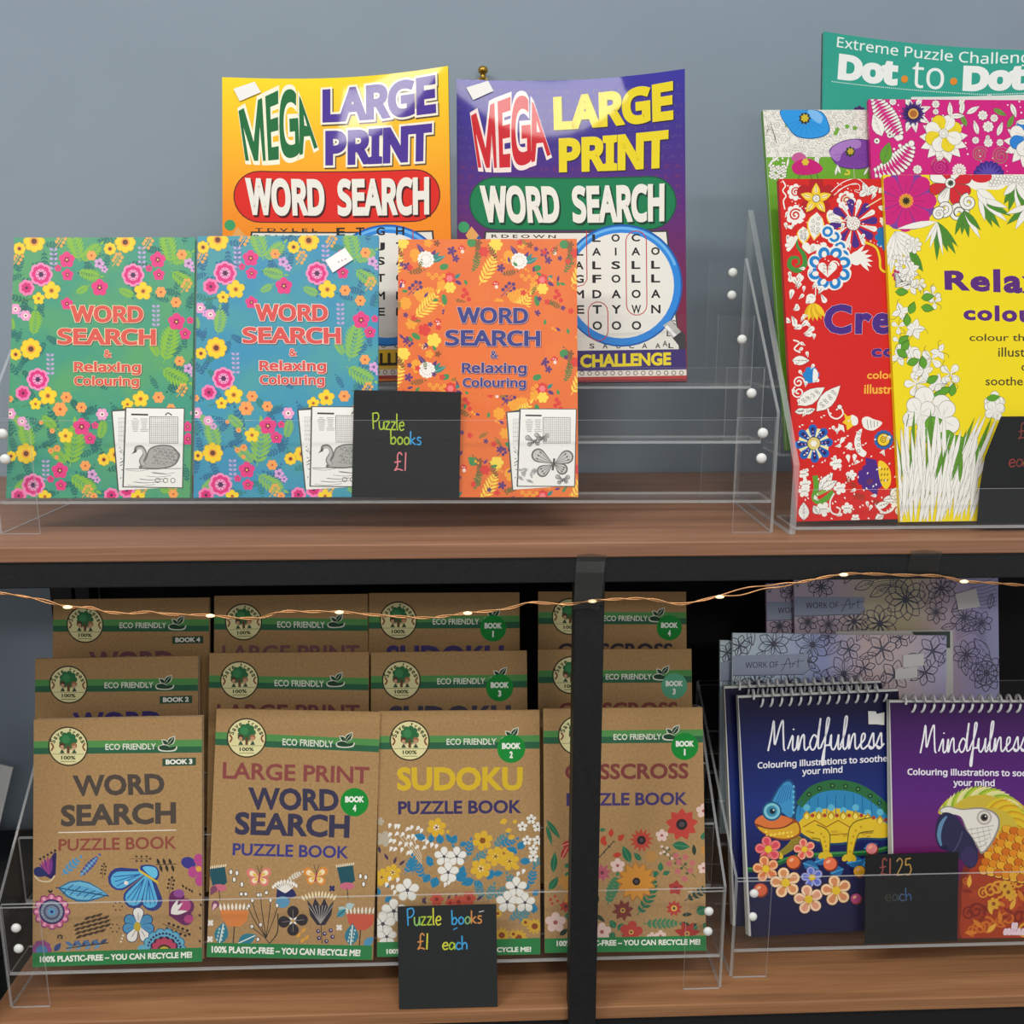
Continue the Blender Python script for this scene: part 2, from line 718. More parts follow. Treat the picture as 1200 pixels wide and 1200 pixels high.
    def warp(s, body, fn, col, off=0.02, fk='gill', out=None, sh=None, space=1.0):
        """lettering laid through fn(s, t) -> design point; out: (offset, colour) border; sh: (dx, dy, offset, colour) shadow"""
        v0, _ = glyphs(body, 0.0, fk, space)
        lo, hi = v0.min(0) - off, v0.max(0) + off
        hi = np.where(hi - lo < 1e-6, lo + 1, hi)

        def lay(off_, col_, d=(0, 0)):
            v, f = glyphs(body, off_, fk, space)
            q = (v - lo) / (hi - lo)
            pts = [fn(a, 1 - b) for a, b in q]
            V = s.P([(p[0] + d[0], p[1] + d[1]) for p in pts])
            s.raw(V, f, col_)
        if sh:
            lay(sh[2], sh[3], sh[:2])
        if out:
            lay(out[0], out[1])
        lay(off, col)

    def text(s, body, x0, y0, x1, y1, col, off=0.02, fk='gill', out=None, sh=None, space=1.0, skew=0.0):
        """skew: how far the right end stands lower"""
        s.warp(body, lambda a, b: (x0 + (x1 - x0) * a, y0 + (y1 - y0) * b + skew * a), col, off, fk, out, sh, space)

    def quadtext(s, body, q, col, off=0.02, fk='gill', out=None, sh=None, space=1.0):
        q = np.array(q, float)
        s.warp(body, lambda a, b: tuple((q[0] * (1 - a) + q[1] * a) * (1 - b) + (q[3] * (1 - a) + q[2] * a) * b), col, off, fk, out, sh, space)

    def hand(s, body, x, y, h, cols, w, table=HAND, slope=0.0, stretch=1.0, slant=0.0):
        """pen lettering; baseline at (x, y), capital height h"""
        px = x
        for i, ch in enumerate(body):
            adv, st = table[ch]
            col = cols[i % len(cols)] if isinstance(cols, (list, tuple)) else cols
            for k in st:
                pts = [(px + (a * stretch + b * slant) * h, y - b * h + slope * (px + a * h - x)) for a, b in k]
                s.stroke(pts, w, col, 5 if len(pts) > 2 else 0)
            px += adv * h * stretch

    def stack(s):
        """how many printed layers lie under each shape"""
        n = len(s.shapes)
        B = np.zeros((n, 4))
        lv = np.zeros(n)
        for i, (fs, col, k) in enumerate(s.shapes):
            a = np.concatenate([np.array(p)[:, :2] for p in fs])
            B[i] = (*a.min(0), *a.max(0))
            if i:
                o = (B[:i, 0] < B[i, 2]) & (B[:i, 2] > B[i, 0]) & (B[:i, 1] < B[i, 3]) & (B[:i, 3] > B[i, 1])
                if o.any():
                    lv[i] = lv[:i][o].max() + 1
        return lv

    def faces(s, mb, bend=None, y=0.0):
        by = {}
        lv = s.stack()
        dz = min(4e-6, 2.4e-4 / (lv.max() + 1)) if len(lv) else 0
        for (fs, col, n), k in zip(s.shapes, lv):
            m = ink(col, s.fin) if isinstance(col, str) else col
            yy = y - 1e-5 - (k + 1) * dz
            V, F = by.setdefault(m, ([], []))
            for jj, p in enumerate(fs):
                if sum(p[i - 1][0] * p[i][1] - p[i][0] * p[i - 1][1] for i in range(len(p))) < 0:
                    p = p[::-1]
                j = len(V)
                V += [(a, yy - (jj % 5) * 5e-7, b) for a, b in p]
                F.append(tuple(range(j, j + len(p))))
        for m, (V, F) in by.items():
            mb.add([bend(p) for p in V] if bend else V, F, m)


def cut_cells(art, nx, nz):
    """cut the printing along a grid so that it can follow a bent cover"""
    keep = art.clip
    X = [-art.W / 2 + art.W * i / nx for i in range(nx + 1)]
    Z = [art.H * i / nz for i in range(nz + 1)]
    new = []
    for fs, col, n in art.shapes:
        out = []
        for p in fs:
            a, b = min(q[0] for q in p), max(q[0] for q in p)
            c, d = min(q[1] for q in p), max(q[1] for q in p)
            for i in range(nx):
                if X[i + 1] <= a or X[i] >= b:
                    continue
                for k in range(nz):
                    if Z[k + 1] <= c or Z[k] >= d:
                        continue
                    art.clip = (max(X[i], keep[0]), min(X[i + 1], keep[1]), max(Z[k], keep[2]), min(Z[k + 1], keep[3]))
                    r = art._clip(p)
                    if not r:
                        continue
                    sl = (Z[k + 1] - Z[k]) / (X[i + 1] - X[i])
                    for sg in (1, -1):                            # the two triangles of the cell
                        g = [sg * (q[1] - Z[k] - (q[0] - X[i]) * sl) for q in r]
                        t = []
                        for j in range(len(r)):
                            if (g[j - 1] >= 0) != (g[j] >= 0):
                                w = g[j - 1] / (g[j - 1] - g[j])
                                t.append((r[j - 1][0] + (r[j][0] - r[j - 1][0]) * w, r[j - 1][1] + (r[j][1] - r[j - 1][1]) * w))
                            if g[j] >= 0:
                                t.append(r[j])
                        if len(t) > 2:
                            out.append(t)
        if out:
            new.append((out, col, n))
    art.clip = keep
    art.shapes = new


def gridded(fn, W, H, nx, nz):
    """the same bend, straight between the nodes of the cover's grid"""
    D = [[fn((-W / 2 + W * i / nx, 0, H * k / nz))[1] for k in range(nz + 1)] for i in range(nx + 1)]

    def g(p):
        u = min(max((p[0] / W + .5) * nx, 0), nx - 1e-6)
        v = min(max(p[2] / H * nz, 0), nz - 1e-6)
        i, k = int(u), int(v)
        a, b = u - i, v - k
        if a >= b:
            d = D[i][k] + a * (D[i + 1][k] - D[i][k]) + b * (D[i + 1][k + 1] - D[i + 1][k])
        else:
            d = D[i][k] + b * (D[i][k + 1] - D[i][k]) + a * (D[i + 1][k + 1] - D[i][k + 1])
        return (p[0], p[1] + d, p[2])
    return g


def pose(o, loc, yaw, lean, roll):
    o.location = loc
    o.rotation_mode = 'YXZ'
    o.rotation_euler = (R(-lean), R(-roll), R(yaw))


BOOKS = {}


def book(name, label, cat, group, W, H, T, loc, yaw, lean, roll, cover, art=None, spine=None, page='#d9d4c6', bend=None, round_=0.0, page2=None):
    """paperback: one wrap-round cover that carries its printing, and the block of pages"""
    t = 0.0005
    e = thing(name, label, cat, loc, group)
    pose(e, loc, yaw, lean, roll)
    mb = MB()
    nx, nz = (14, 16) if bend else (1, 1)
    raw_bend = bend
    if bend:
        bend = gridded(bend, W, H, nx, nz)
    mb.grid_box(-W / 2, W / 2, 0, t, 0, H, nx, nz, cover, bend)
    mb.grid_box(-W / 2, W / 2, T - t, T, 0, H, nx, nz, spine or cover, bend)
    mb.grid_box(-W / 2, -W / 2 + t, t, T - t, 0, H, 1, nz, spine or cover, bend)
    if art:
        if bend:
            cut_cells(art, nx, nz)
        art.faces(mb, bend)
    nrm = None
    if bend:                                                      # the sheet curves smoothly between the grid nodes
        h = 0.004
        nrm = []
        for x, y, z in mb.v:
            gx = (raw_bend((x + h, 0, z))[1] - raw_bend((x - h, 0, z))[1]) / (2 * h)
            gz = (raw_bend((x, 0, max(z, h) + h))[1] - raw_bend((x, 0, max(z, h) - h))[1]) / (2 * h)
            n_ = Vector((gx, -1, gz)).normalized()
            nrm.append(tuple(n_ if y - raw_bend((x, 0, z))[1] < T / 2 else -n_))
    mb.build('cover', e, False, nrm)
    pb = MB()
    pb.grid_box(-W / 2 + t, W / 2 - 0.0008, t, T - t, 0.0006, H - 0.0006, nx, nz,
                pages_mat('page_edges_' + page, page2 or '#b5b0a4', page, 1), bend)
    pb.build('page_block', e)
    BOOKS[label] = e
    return e


def sticker(parent, art_quad_fn, name, pts, col, thick=0.00025, fin='satin', lift=0.0012, draw=None, bend=None):
    """a label stuck on a cover: its own thin piece. pts are cover coordinates (x, z)"""
    mb = MB()
    n = len(pts)
    y0, y1 = -lift, -lift + thick
    v = [(a, y0, b) for a, b in pts] + [(a, y1, b) for a, b in pts]
    f = [tuple(range(n)), tuple(range(2 * n - 1, n - 1, -1))] + [(i, n + i, n + (i + 1) % n, (i + 1) % n) for i in range(n)]
    if bend:
        v = [bend(p) for p in v]
    mb.add(v, f, ink(col, fin))
    if draw:
        draw.faces(mb, bend, y0)
    return mb.build(name, parent)
# ------------------------------------------------------------------ designs: recycled-paper puzzle books
KR_B = '#3d3326'


def eco_head(A, badge=(262, 170, 73), band=(150, 175, 198), x=(100, 800), eco=(398, 160, 582, 183), leaf=(630, 160), tilt=0.0):
    """drawn in the units of one design sheet: band, badge, ECO FRIENDLY and the leaf in a hand"""
    xm = badge[0]
    sl = lambda px: tilt * (px - xm)
    (bx, by, br), (b0, b1, b2) = badge, band
    A.poly([(x[0], b0 + sl(x[0])), (x[1], b0 + sl(x[1])), (x[1], b1 + 2 + sl(x[1])), (x[0], b1 + 2 + sl(x[0]))], '#55924f')
    A.poly([(x[0], b1 + sl(x[0])), (x[1], b1 + sl(x[1])), (x[1], b2 + sl(x[1])), (x[0], b2 + sl(x[0]))], '#2f6446')
    A.text('ECO FRIENDLY', eco[0], eco[1], eco[2], eco[3], '#e6e5d6', 0.02, skew=tilt * (eco[2] - eco[0]))
    lx, ly = leaf
    for o, c in ((4, '#dcdcc8'), (0, '#23452f')):
        A.leaf(lx - 4, ly + 4, 40 + o, 20 + o * 1.6, 52, c)
        A.leaf(lx - 4, ly + 2, 26 + o, 13 + o * 1.6, 140, c)
        A.smooth([(lx - 34 - o, ly + 8), (lx - 12, ly + 4 - o), (lx + 8, ly + 12), (lx + 26 + o, ly + 8), (lx + 20 + o, ly + 20 + o), (lx - 6, ly + 24 + o), (lx - 32 - o, ly + 20 + o)], c)
    A.stroke([(lx - 2, ly), (lx + 17, ly - 24)], 1.6, '#dcdcc8')
    # the round stamp: a tree with two children under it
    k = br / 73
    A.circ(bx, by, br, '#3b3524', 36)
    A.circ(bx, by, br * .93, '#e4dba2', 36)
    A.stroke([(bx - 58 * k, by + 29 * k), (bx + 58 * k, by + 29 * k)], 1.5 * k, '#4c5a35')
    for i, ch in enumerate('Save trees'):
        if ch == ' ':
            continue
        a = R(158 - 136 * i / 9)
        cx, cy = bx + 57 * k * math.cos(a), by + 4 * k - 57 * k * math.sin(a)
        hgt = 20 * k if ch in 'St' else 14 * k
        w_ = {'t': 7, 'r': 7}.get(ch, 11) * k
        ux, uy = math.sin(a), math.cos(a)
        q = []
        for s_, t_ in ((-.5, 1), (.5, 1), (.5, 0), (-.5, 0)):
            ox, oy = s_ * w_, t_ * hgt - 7 * k
            q.append((cx + ox * ux + oy * math.cos(a), cy + ox * uy - oy * math.sin(a)))
        A.quadtext(ch, q, '#3c4a2c', 0.03)
    for dx, sg in ((-62, 1), (62, -1)):
        A.stroke([(bx + dx * k, by - 12 * k), (bx + (dx + 8 * sg) * k, by + 2 * k), (bx + dx * k, by + 16 * k)], 6 * k, '#8a4f33', 4)
    A.scal(bx, by - 20 * k, 34 * k, 9, .16, '#2f6d41')
    A.scal(bx - 8 * k, by - 26 * k, 16 * k, 7, .2, '#3f8650')
    A.rect(bx - 5 * k, by - 4 * k, bx + 5 * k, by + 26 * k, '#6a4a30')
    for dx, hc in ((-22, '#5a3a2a'), (22, '#a06c48')):
        A.circ(bx + dx * k, by - 2 * k, 11 * k, hc, 12)
        A.ell(bx + dx * k, by + 2 * k, 7 * k, 6 * k, '#c79a78')
        A.poly([(bx + (dx - 9) * k, by + 26 * k), (bx + dx * k, by + 8 * k), (bx + (dx + 9) * k, by + 26 * k)], '#39543c')
        A.stroke([(bx + dx * k, by + 13 * k), (bx + dx * .3 * k, by + 9 * k)], 4 * k, '#c79a78')
    A.text('100%', bx - 26 * k, by + 35 * k, bx + 26 * k, by + 49 * k, '#3c4a2c', 0.035)
    A.stroke([(bx - 28 * k, by + 56 * k), (bx + 28 * k, by + 56 * k)], 2.2 * k, '#6d7048')


def eco_foot(A, q, txt):
    """q: left and right ends of the top and bottom of the green foot band"""
    A.poly([q[0], q[1], q[2], q[3]], '#2c8046')
    A.quadtext('100% PLASTIC-FREE – YOU CAN RECYCLE ME!', txt, '#f2f1e6', 0.04)


def badge_round(A, x, y, r, n, col='#178a35'):
    A.circ(x, y, r, col, 30)
    A.text('BOOK', x - r * .66, y - r * .42, x + r * .66, y + r * .02, '#f3f3ea', 0.06)
    A.text(n, x - r * (.12 if n != '1' else .06), y + r * .18, x + r * (.12 if n != '1' else .06), y + r * .66, '#f3f3ea', 0.05)


def eco_word(W, H, quad, num, title, full):
    A = Art(W, H, quad, 'matt').unit(0, 820, 3.158)
    eco_head(A, tilt=-.015)
    A.poly([(606, 213), (729, 209), (729, 238), (606, 242)], '#33513c')
    A.quadtext('BOOK ' + num, [(618, 217), (716, 214), (716, 233), (618, 236)], '#f0efe2', 0.05)
    A.quadtext('WORD', [(277, 277), (612, 268), (614, 348), (281, 356)], title, 0.04)
    A.quadtext('SEARCH', [(231, 388), (655, 375), (655, 457), (229, 470)], title, 0.04)
    if not full:
        return A
    A.stroke([(220, 492), (655, 481)], 3.5, '#e6e0d2')
    A.quadtext('PUZZLE BOOK', [(221, 516), (655, 503), (655, 552), (219, 562)], '#8f4c3f', 0.022)
    D, N, B, B2, PK = '#3d332c', '#2d3566', '#4d93bd', '#6fb2d0', '#a4487c'
    # fan flower, upper left
    A.poly([(150, 648), (205, 565), (212, 570), (207, 650), (190, 668)], '#32285a')
    for i in range(5):
        A.leaf(186, 652, 74 - abs(i - 3) * 5, 15, 132 - i * 12, PK if i % 2 else '#7d3a86')
        A.circ(151 + i * 14, 592 - i * 8, 5, D, 8)
    A.smooth([(128, 630), (150, 622), (178, 650), (150, 660), (130, 652)], N)
    A.stroke([(128, 655), (150, 675), (185, 676), (204, 655)], 5, '#d8c7a6', 4)
    # sprigs and feathers
    A.frond(228, 656, 80, 45, B, 5, 26, 10)
    A.frond(296, 658, 92, 48, '#3c4f96', 7, 20, 11, 5)
    A.frond(296, 658, 92, 48, B2, 7, 10, 5, 3)
    A.sprig(380, 664, 55, 82, D, 4, 4)
    A.sprig(484, 590, 74, 0, '#5b4a35', 4, 5)
    for i in range(3):
        A.leaf(592 + i * 22, 612, 26, 12, 110, D)
        A.leaf(594 + i * 22, 612, 30, 12, -75, D)
    A.stroke([(580, 612), (656, 610)], 3, D)
    A.sprig(628, 722, 62, 80, D, 4, 5)
    for x, y in ((676, 688), (688, 696), (700, 702), (710, 708), (740, 720), (742, 760), (738, 800), (740, 850), (738, 900)):
        A.leaf(x, y, 14, 8, -60, D)
    # long leaf
    A.leaf(214, 702, 190, 84, -8, '#2f6b94')
    A.leaf(222, 702, 176, 70, -8, B2)
    A.leaf(222, 702, 176, 40, -8, '#5aa3cb')
    A.stroke([(205, 700), (404, 733)], 4, '#24466b')
    for i in range(5):
        A.stroke([(250 + i * 28, 708 + i * 4), (272 + i * 27, 688 + i * 8)], 3, '#24466b')
        A.stroke([(245 + i * 28, 710 + i * 4), (232 + i * 26, 726 + i * 4)], 3, '#24466b')
    # large drooping flower
    for L, w, a in ((165, 88, 197), (165, 84, 240), (158, 78, 272)):
        A.drop(560, 632, L, w, a, '#34407e')
        A.drop(553, 638, L - 18, w - 22, a, '#5ab0d8')
        for k in (-1, 0, 1):
            A.stroke([(550 + 30 * math.cos(R(a)), 640 - 30 * math.sin(R(a))), (553 + (L - 32) * math.cos(R(a + k * 8)), 638 - (L - 32) * math.sin(R(a + k * 8)))], 3.5, '#2f5f9c')
    A.smooth([(520, 622), (545, 612), (580, 620), (592, 650), (575, 676), (548, 660)], '#34407e')
    A.smooth([(530, 625), (548, 618), (578, 625), (585, 648), (574, 664), (552, 650)], '#68bfe0')
    for i in range(8):
        A.leaf(514 + i * 9, 628 + i * 6, 22, 7, -55, '#d9b93a')
    A.circ(468, 682, 8, '#e8e0d2')
    # pink flower at the right edge
    A.ell(700, 605, 28, 22, '#3e3a86', -20)
    for x, y in ((738, 592), (742, 632), (716, 640), (742, 672)):
        A.ell(x, y, 18, 22, '#b44a86')
    A.circ(738, 628, 11, '#d9a53f')
    # half butterfly
    A.drop(626, 806, 104, 60, 66, '#6a2c5c')
    A.drop(626, 806, 104, 64, 28, '#6a2c5c')
    A.drop(626, 806, 92, 56, -10, '#6a2c5c')
    A.ell(686, 770, 22, 26, '#b2497d', -20)
    A.ell(664, 722, 20, 16, '#8e4c90', 0)
    A.ell(700, 820, 18, 16, '#b2497d', 0)
    for a in (64, 44, 10):
        A.leaf(634, 800, 62, 16, a, '#e4dfd8')
    # ruffled pink flower
    A.scal(190, 793, 70, 12, .16, '#7c2f66')
    A.scal(190, 793, 66, 12, .18, '#c8658f')
    for i in range(12):
        A.ell(190 + 56 * math.cos(R(i * 30)), 793 - 56 * math.sin(R(i * 30)), 8, 6, '#e8a7b8', i * 30)
    A.circ(190, 793, 48, '#32265a', 24)
    A.circ(190, 793, 42, '#77849a', 24)
    A.ring(190, 793, 24, 30, '#474a68', 24)
    A.circ(190, 793, 14, '#5b9ac0')
    A.circ(190, 793, 6, '#2d3566')
    for i in range(20):
        q = R(i * 18)
        A.circ(190 + 36 * math.cos(q), 793 - 36 * math.sin(q), 2.4, '#bdb9b0', 6)
    A.leaf(186, 722, 16, 8, 60, D)
    A.leaf(186, 722, 16, 8, 120, D)
    # brown droplets
    for r_ in range(5):
        for c_ in range(6):
            if (r_, c_) in ((0, 0), (0, 1), (4, 5), (0, 5)):
                continue
            A.leaf(272 + c_ * 22 + r_ * 3 - 6, 826 + r_ * 15 - c_ * 6 + 10, 30, 11, 28, '#4b382a')
    # blue and white flower
    for a, c in ((90, '#e6e2da'), (35, B), (145, B), (-15, B), (195, B), (-60, '#e6e2da'), (240, '#e6e2da')):
        A.drop(512, 846, 72 if c != B else 62, 44, a, '#2e3f66')
        A.drop(512, 846, 69 if c != B else 58, 38, a, c)
        A.stroke([(512 + 20 * math.cos(R(a)), 846 - 20 * math.sin(R(a))), (512 + 50 * math.cos(R(a)), 846 - 50 * math.sin(R(a)))], 2, '#5c6b80')
    A.ell(508, 850, 13, 19, '#c3a638')
    A.sprig(600, 838, 110, -22, D, 6, 6)
    for x, y in ((436, 772), (424, 856)):
        for i in range(6):
            A.circ(x + 16 * math.cos(i * 1.05), y + 16 * math.sin(i * 1.05), 3.4, D, 6)
    # dome flower at the foot
    A.scal(608, 938, 84, 14, .1, '#2f6f94')
    A.scal(608, 938, 80, 14, .12, '#66abc4')
    for i in range(14):
        q = R(10 + i * 12)
        A.circ(608 + 62 * math.cos(q), 938 - 62 * math.sin(q), 5, '#2d3566', 8)
    A.scal(608, 942, 56, 14, .1, '#3a2440')
    A.scal(608, 942, 50, 12, .14, '#ba4560')
    A.circ(608, 946, 28, '#46392a', 20)
    A.circ(608, 948, 22, '#c4a73c', 20)
    A.ell(530, 934, 22, 14, '#66abc4')
    # foot leaves
    A.scal(150, 940, 38, 9, .14, '#8e4a82')
    A.circ(150, 944, 22, '#4f79a6')
    A.leaf(196, 946, 42, 22, 52, '#3c4f86', D)
    for i in range(4):
        A.leaf(266 + i * 34, 925 - i * 2, 34, 15, 150, '#54789f', D)
        A.leaf(266 + i * 34, 925 - i * 2, 34, 15, 40, '#39507c', D)
        A.leaf(266 + i * 34, 925 - i * 2, 30, 13, 215, '#6a93b0')
    A.stroke([(240, 934), (400, 912)], 4, D)
    A.sprig(216, 905, 22, 80, D, 3, 4)
    for i in range(3):
        A.circ(446 + i * 4, 908 - i * 12, 3.5, '#e8e0d2')
    eco_foot(A, [(100, 952), (752, 930), (752, 990), (100, 1014)], [(142, 965), (712, 946), (712, 970), (142, 989)])
    return A


def eco_large(W, H, quad, num, t1, full):
    A = Art(W, H, quad, 'matt').unit(220, 820, 3.158)
    eco_head(A, (220, 141, 73), (124, 149, 172), (70, 760), (352, 143, 540, 168), (590, 150), .045)
    A.quadtext('LARGE PRINT', [(133, 229), (676, 249), (674, 313), (131, 291)], t1, 0.026)
    if not full:
        return A
    A.quadtext('WORD', [(226, 322), (560, 331), (560, 415), (228, 405)], '#3b3850', 0.04)
    A.quadtext('SEARCH', [(177, 412), (602, 428), (599, 514), (174, 497)], '#3b3850', 0.04)
    A.quadtext('PUZZLE BOOK', [(168, 527), (596, 543), (594, 590), (166, 573)], '#3e3d80', 0.026)
    D, T, O, RD = '#35302f', '#24525c', '#d98244', '#c95a44'
    W1 = '#e9e4da'
    for x in (112, 586):                                       # thistle heads
        A.poly([(x - 34, 622), (x + 26, 614), (x + 34, 672), (x + 10, 692), (x - 18, 690)], T)
        A.ell(x + 4, 692, 28, 14, '#c56a7e')
        for i in range(9):
            A.leaf(x - 34 + i * 7.5, 624 - i, 14, 5, 95 - i * 3, '#e8dcc0')
        A.stroke([(x + 4, 700), (x + 8, 740)], 3, D)
    for x, y in ((160, 634), (182, 638), (172, 662), (200, 680), (640, 656), (660, 660), (652, 686)):
        A.ell(x, y, 8, 11, '#413a37')
        A.ell(x, y, 5.5, 8.5, W1)
    for x, y, c in ((264, 655, '#d97e74'), (474, 655, '#d88a3f')):      # two butterflies
        for a, L in ((35, 50), (150, 52), (-40, 42), (215, 40)):
            A.drop(x, y, L, 34, a, c)
            A.drop(x, y, L * .78, 20, a, '#f0dcb4')
            A.drop(x, y, L * .5, 10, a, '#e0b23f')
        A.stroke([(x - 4, y + 18), (x + 4, y - 16)], 6, '#a33f56')
        A.stroke([(x + 2, y - 14), (x + 12, y - 44)], 2, D)
        A.stroke([(x + 2, y - 14), (x - 8, y - 44)], 2, D)
    A.frond(366, 668, 52, 28, '#d9d2c0', 5, 16, 7)
    # blue fringed flower
    A.poly([(326, 730), (330, 690), (352, 682), (392, 704), (402, 724), (372, 738)], '#2f315f')
    A.ell(350, 748, 26, 22, '#5a93b4')
    A.leaf(328, 736, 34, 14, -70, '#5a93b4')
    A.leaf(372, 738, 34, 14, -120, '#5a93b4')
    for i in range(9):
        a = 145 - i * 13
        A.leaf(360, 715, 56, 6, a, W1)
        A.ell(360 + 54 * math.cos(R(a)), 718 - 46 * math.sin(R(a)), 5, 7, W1)
    # black tulip
    A.poly([(440, 740), (452, 800), (478, 836), (508, 836), (530, 800), (540, 745), (520, 770), (505, 735), (490, 765), (470, 735), (460, 765)], '#35313a')
    for i in range(8):
        A.stroke([(490, 830), (446 + i * 13, 762)], 3, '#9b9690')
    for i in range(11):
        A.leaf(432 + i * 10.5, 745 - 12 * math.sin(i * .31), 26, 7, 118 - i * 6, '#efe0b4')
    A.stroke([(492, 836), (496, 905)], 3, D)
    # four-petal dark flower
    for a in (5, 90, 185, 270):
        A.drop(388, 818, 56, 44, a, '#322d30')
        A.stroke([(388, 818), (388 + 40 * math.cos(R(a)), 818 - 40 * math.sin(R(a)))], 2, '#8a8480')
    for a in (45, 135, 225, 315):
        A.leaf(388, 818, 20, 8, a, W1)
    A.circ(388, 818, 6, '#c79a48')
    # orange and red tulips
    for x, y, c in ((172, 800, O), (640, 822, RD)):
        A.poly([(x - 52, y - 28), (x + 54, y - 22), (x + 46, y + 16), (x + 18, y + 36), (x - 22, y + 34), (x - 46, y + 6)], c)
        for i in range(8):
            A.leaf(x - 48 + i * 13.5, y - 24, 28, 9, 100 - i * 3, '#f0e6d6')
        A.stroke([(x, y + 34), (x - 6, y + 110)], 4, D)
    for x, y, a in ((116, 900, 78), (602, 915, 84)):
        A.leaf(x, y, 84, 52, a, '#2f7b8f', '#d9e0d6')
        for i in range(4):
            for sg in (1, -1):
                A.ell(x + 8 * sg + i * 3, y - 18 - i * 13, 3, 4.5, '#bcd0cc')
    A.leaf(184, 898, 76, 44, 24, '#2f7b8f', '#d9e0d6')
    A.leaf(652, 916, 50, 30, 40, '#4f93b4')
    # branching stems
    for dx, a in ((0, 60), (0, 80), (0, 100), (0, 120), (0, 140)):
        L = 150 - abs(a - 100)
        A.stroke([(288, 880), (288 + L * .5 * math.cos(R(a)), 880 - L * .6), (288 + L * .75 * math.cos(R(a)), 880 - L)], 3, D, 4)
        A.ell(288 + L * .75 * math.cos(R(a)), 878 - L - 8, 7, 9, '#413a37')
        A.ell(288 + L * .75 * math.cos(R(a)), 878 - L - 8, 5, 7, W1)
    A.stroke([(300, 900), (286, 880), (236, 838)], 3, D)
    A.stroke([(300, 900), (330, 860), (332, 790)], 4, D, 4)
    for x, y in ((236, 836), (268, 830), (258, 884), (238, 740), (260, 720), (214, 716), (290, 712), (198, 716)):
        A.ell(x, y, 8, 9, '#413a37')
        A.ell(x, y, 5.5, 6.5, W1)
    for x, y in ((482, 858), (505, 868), (528, 856), (484, 884), (512, 896), (535, 880)):
        A.circ(x, y, 8, '#3d3266')
        A.circ(x + 1, y - 1, 3, '#cfc8bf')
    for x, y in ((402, 880), (420, 862), (432, 890), (416, 900)):
        A.leaf(x, y, 24, 12, 50, '#dc9d3a')
    for x, y in ((84, 820), (560, 846), (82, 880), (534, 700)):
        A.scal(x, y, 13, 4, .55, '#e9e4da' if x != 534 else '#2f315f', 45)
    A.drop(84, 720, 40, 26, 60, '#7d4a62')
    A.drop(88, 778, 44, 28, 60, '#7d4a62')
    A.drop(90, 776, 30, 14, 60, '#e4bcc0')
    A.drop(556, 770, 34, 26, -30, '#a9c4c4')
    A.drop(618, 760, 34, 26, 200, '#a9c4c4')
    A.leaf(552, 806, 44, 26, 40, '#4a97a8', D)
    eco_foot(A, [(64, 892), (684, 916), (682, 972), (60, 948)], [(88, 905), (640, 930), (638, 955), (88, 930)])
    badge_round(A, 619, 380, 53, num)
    return A


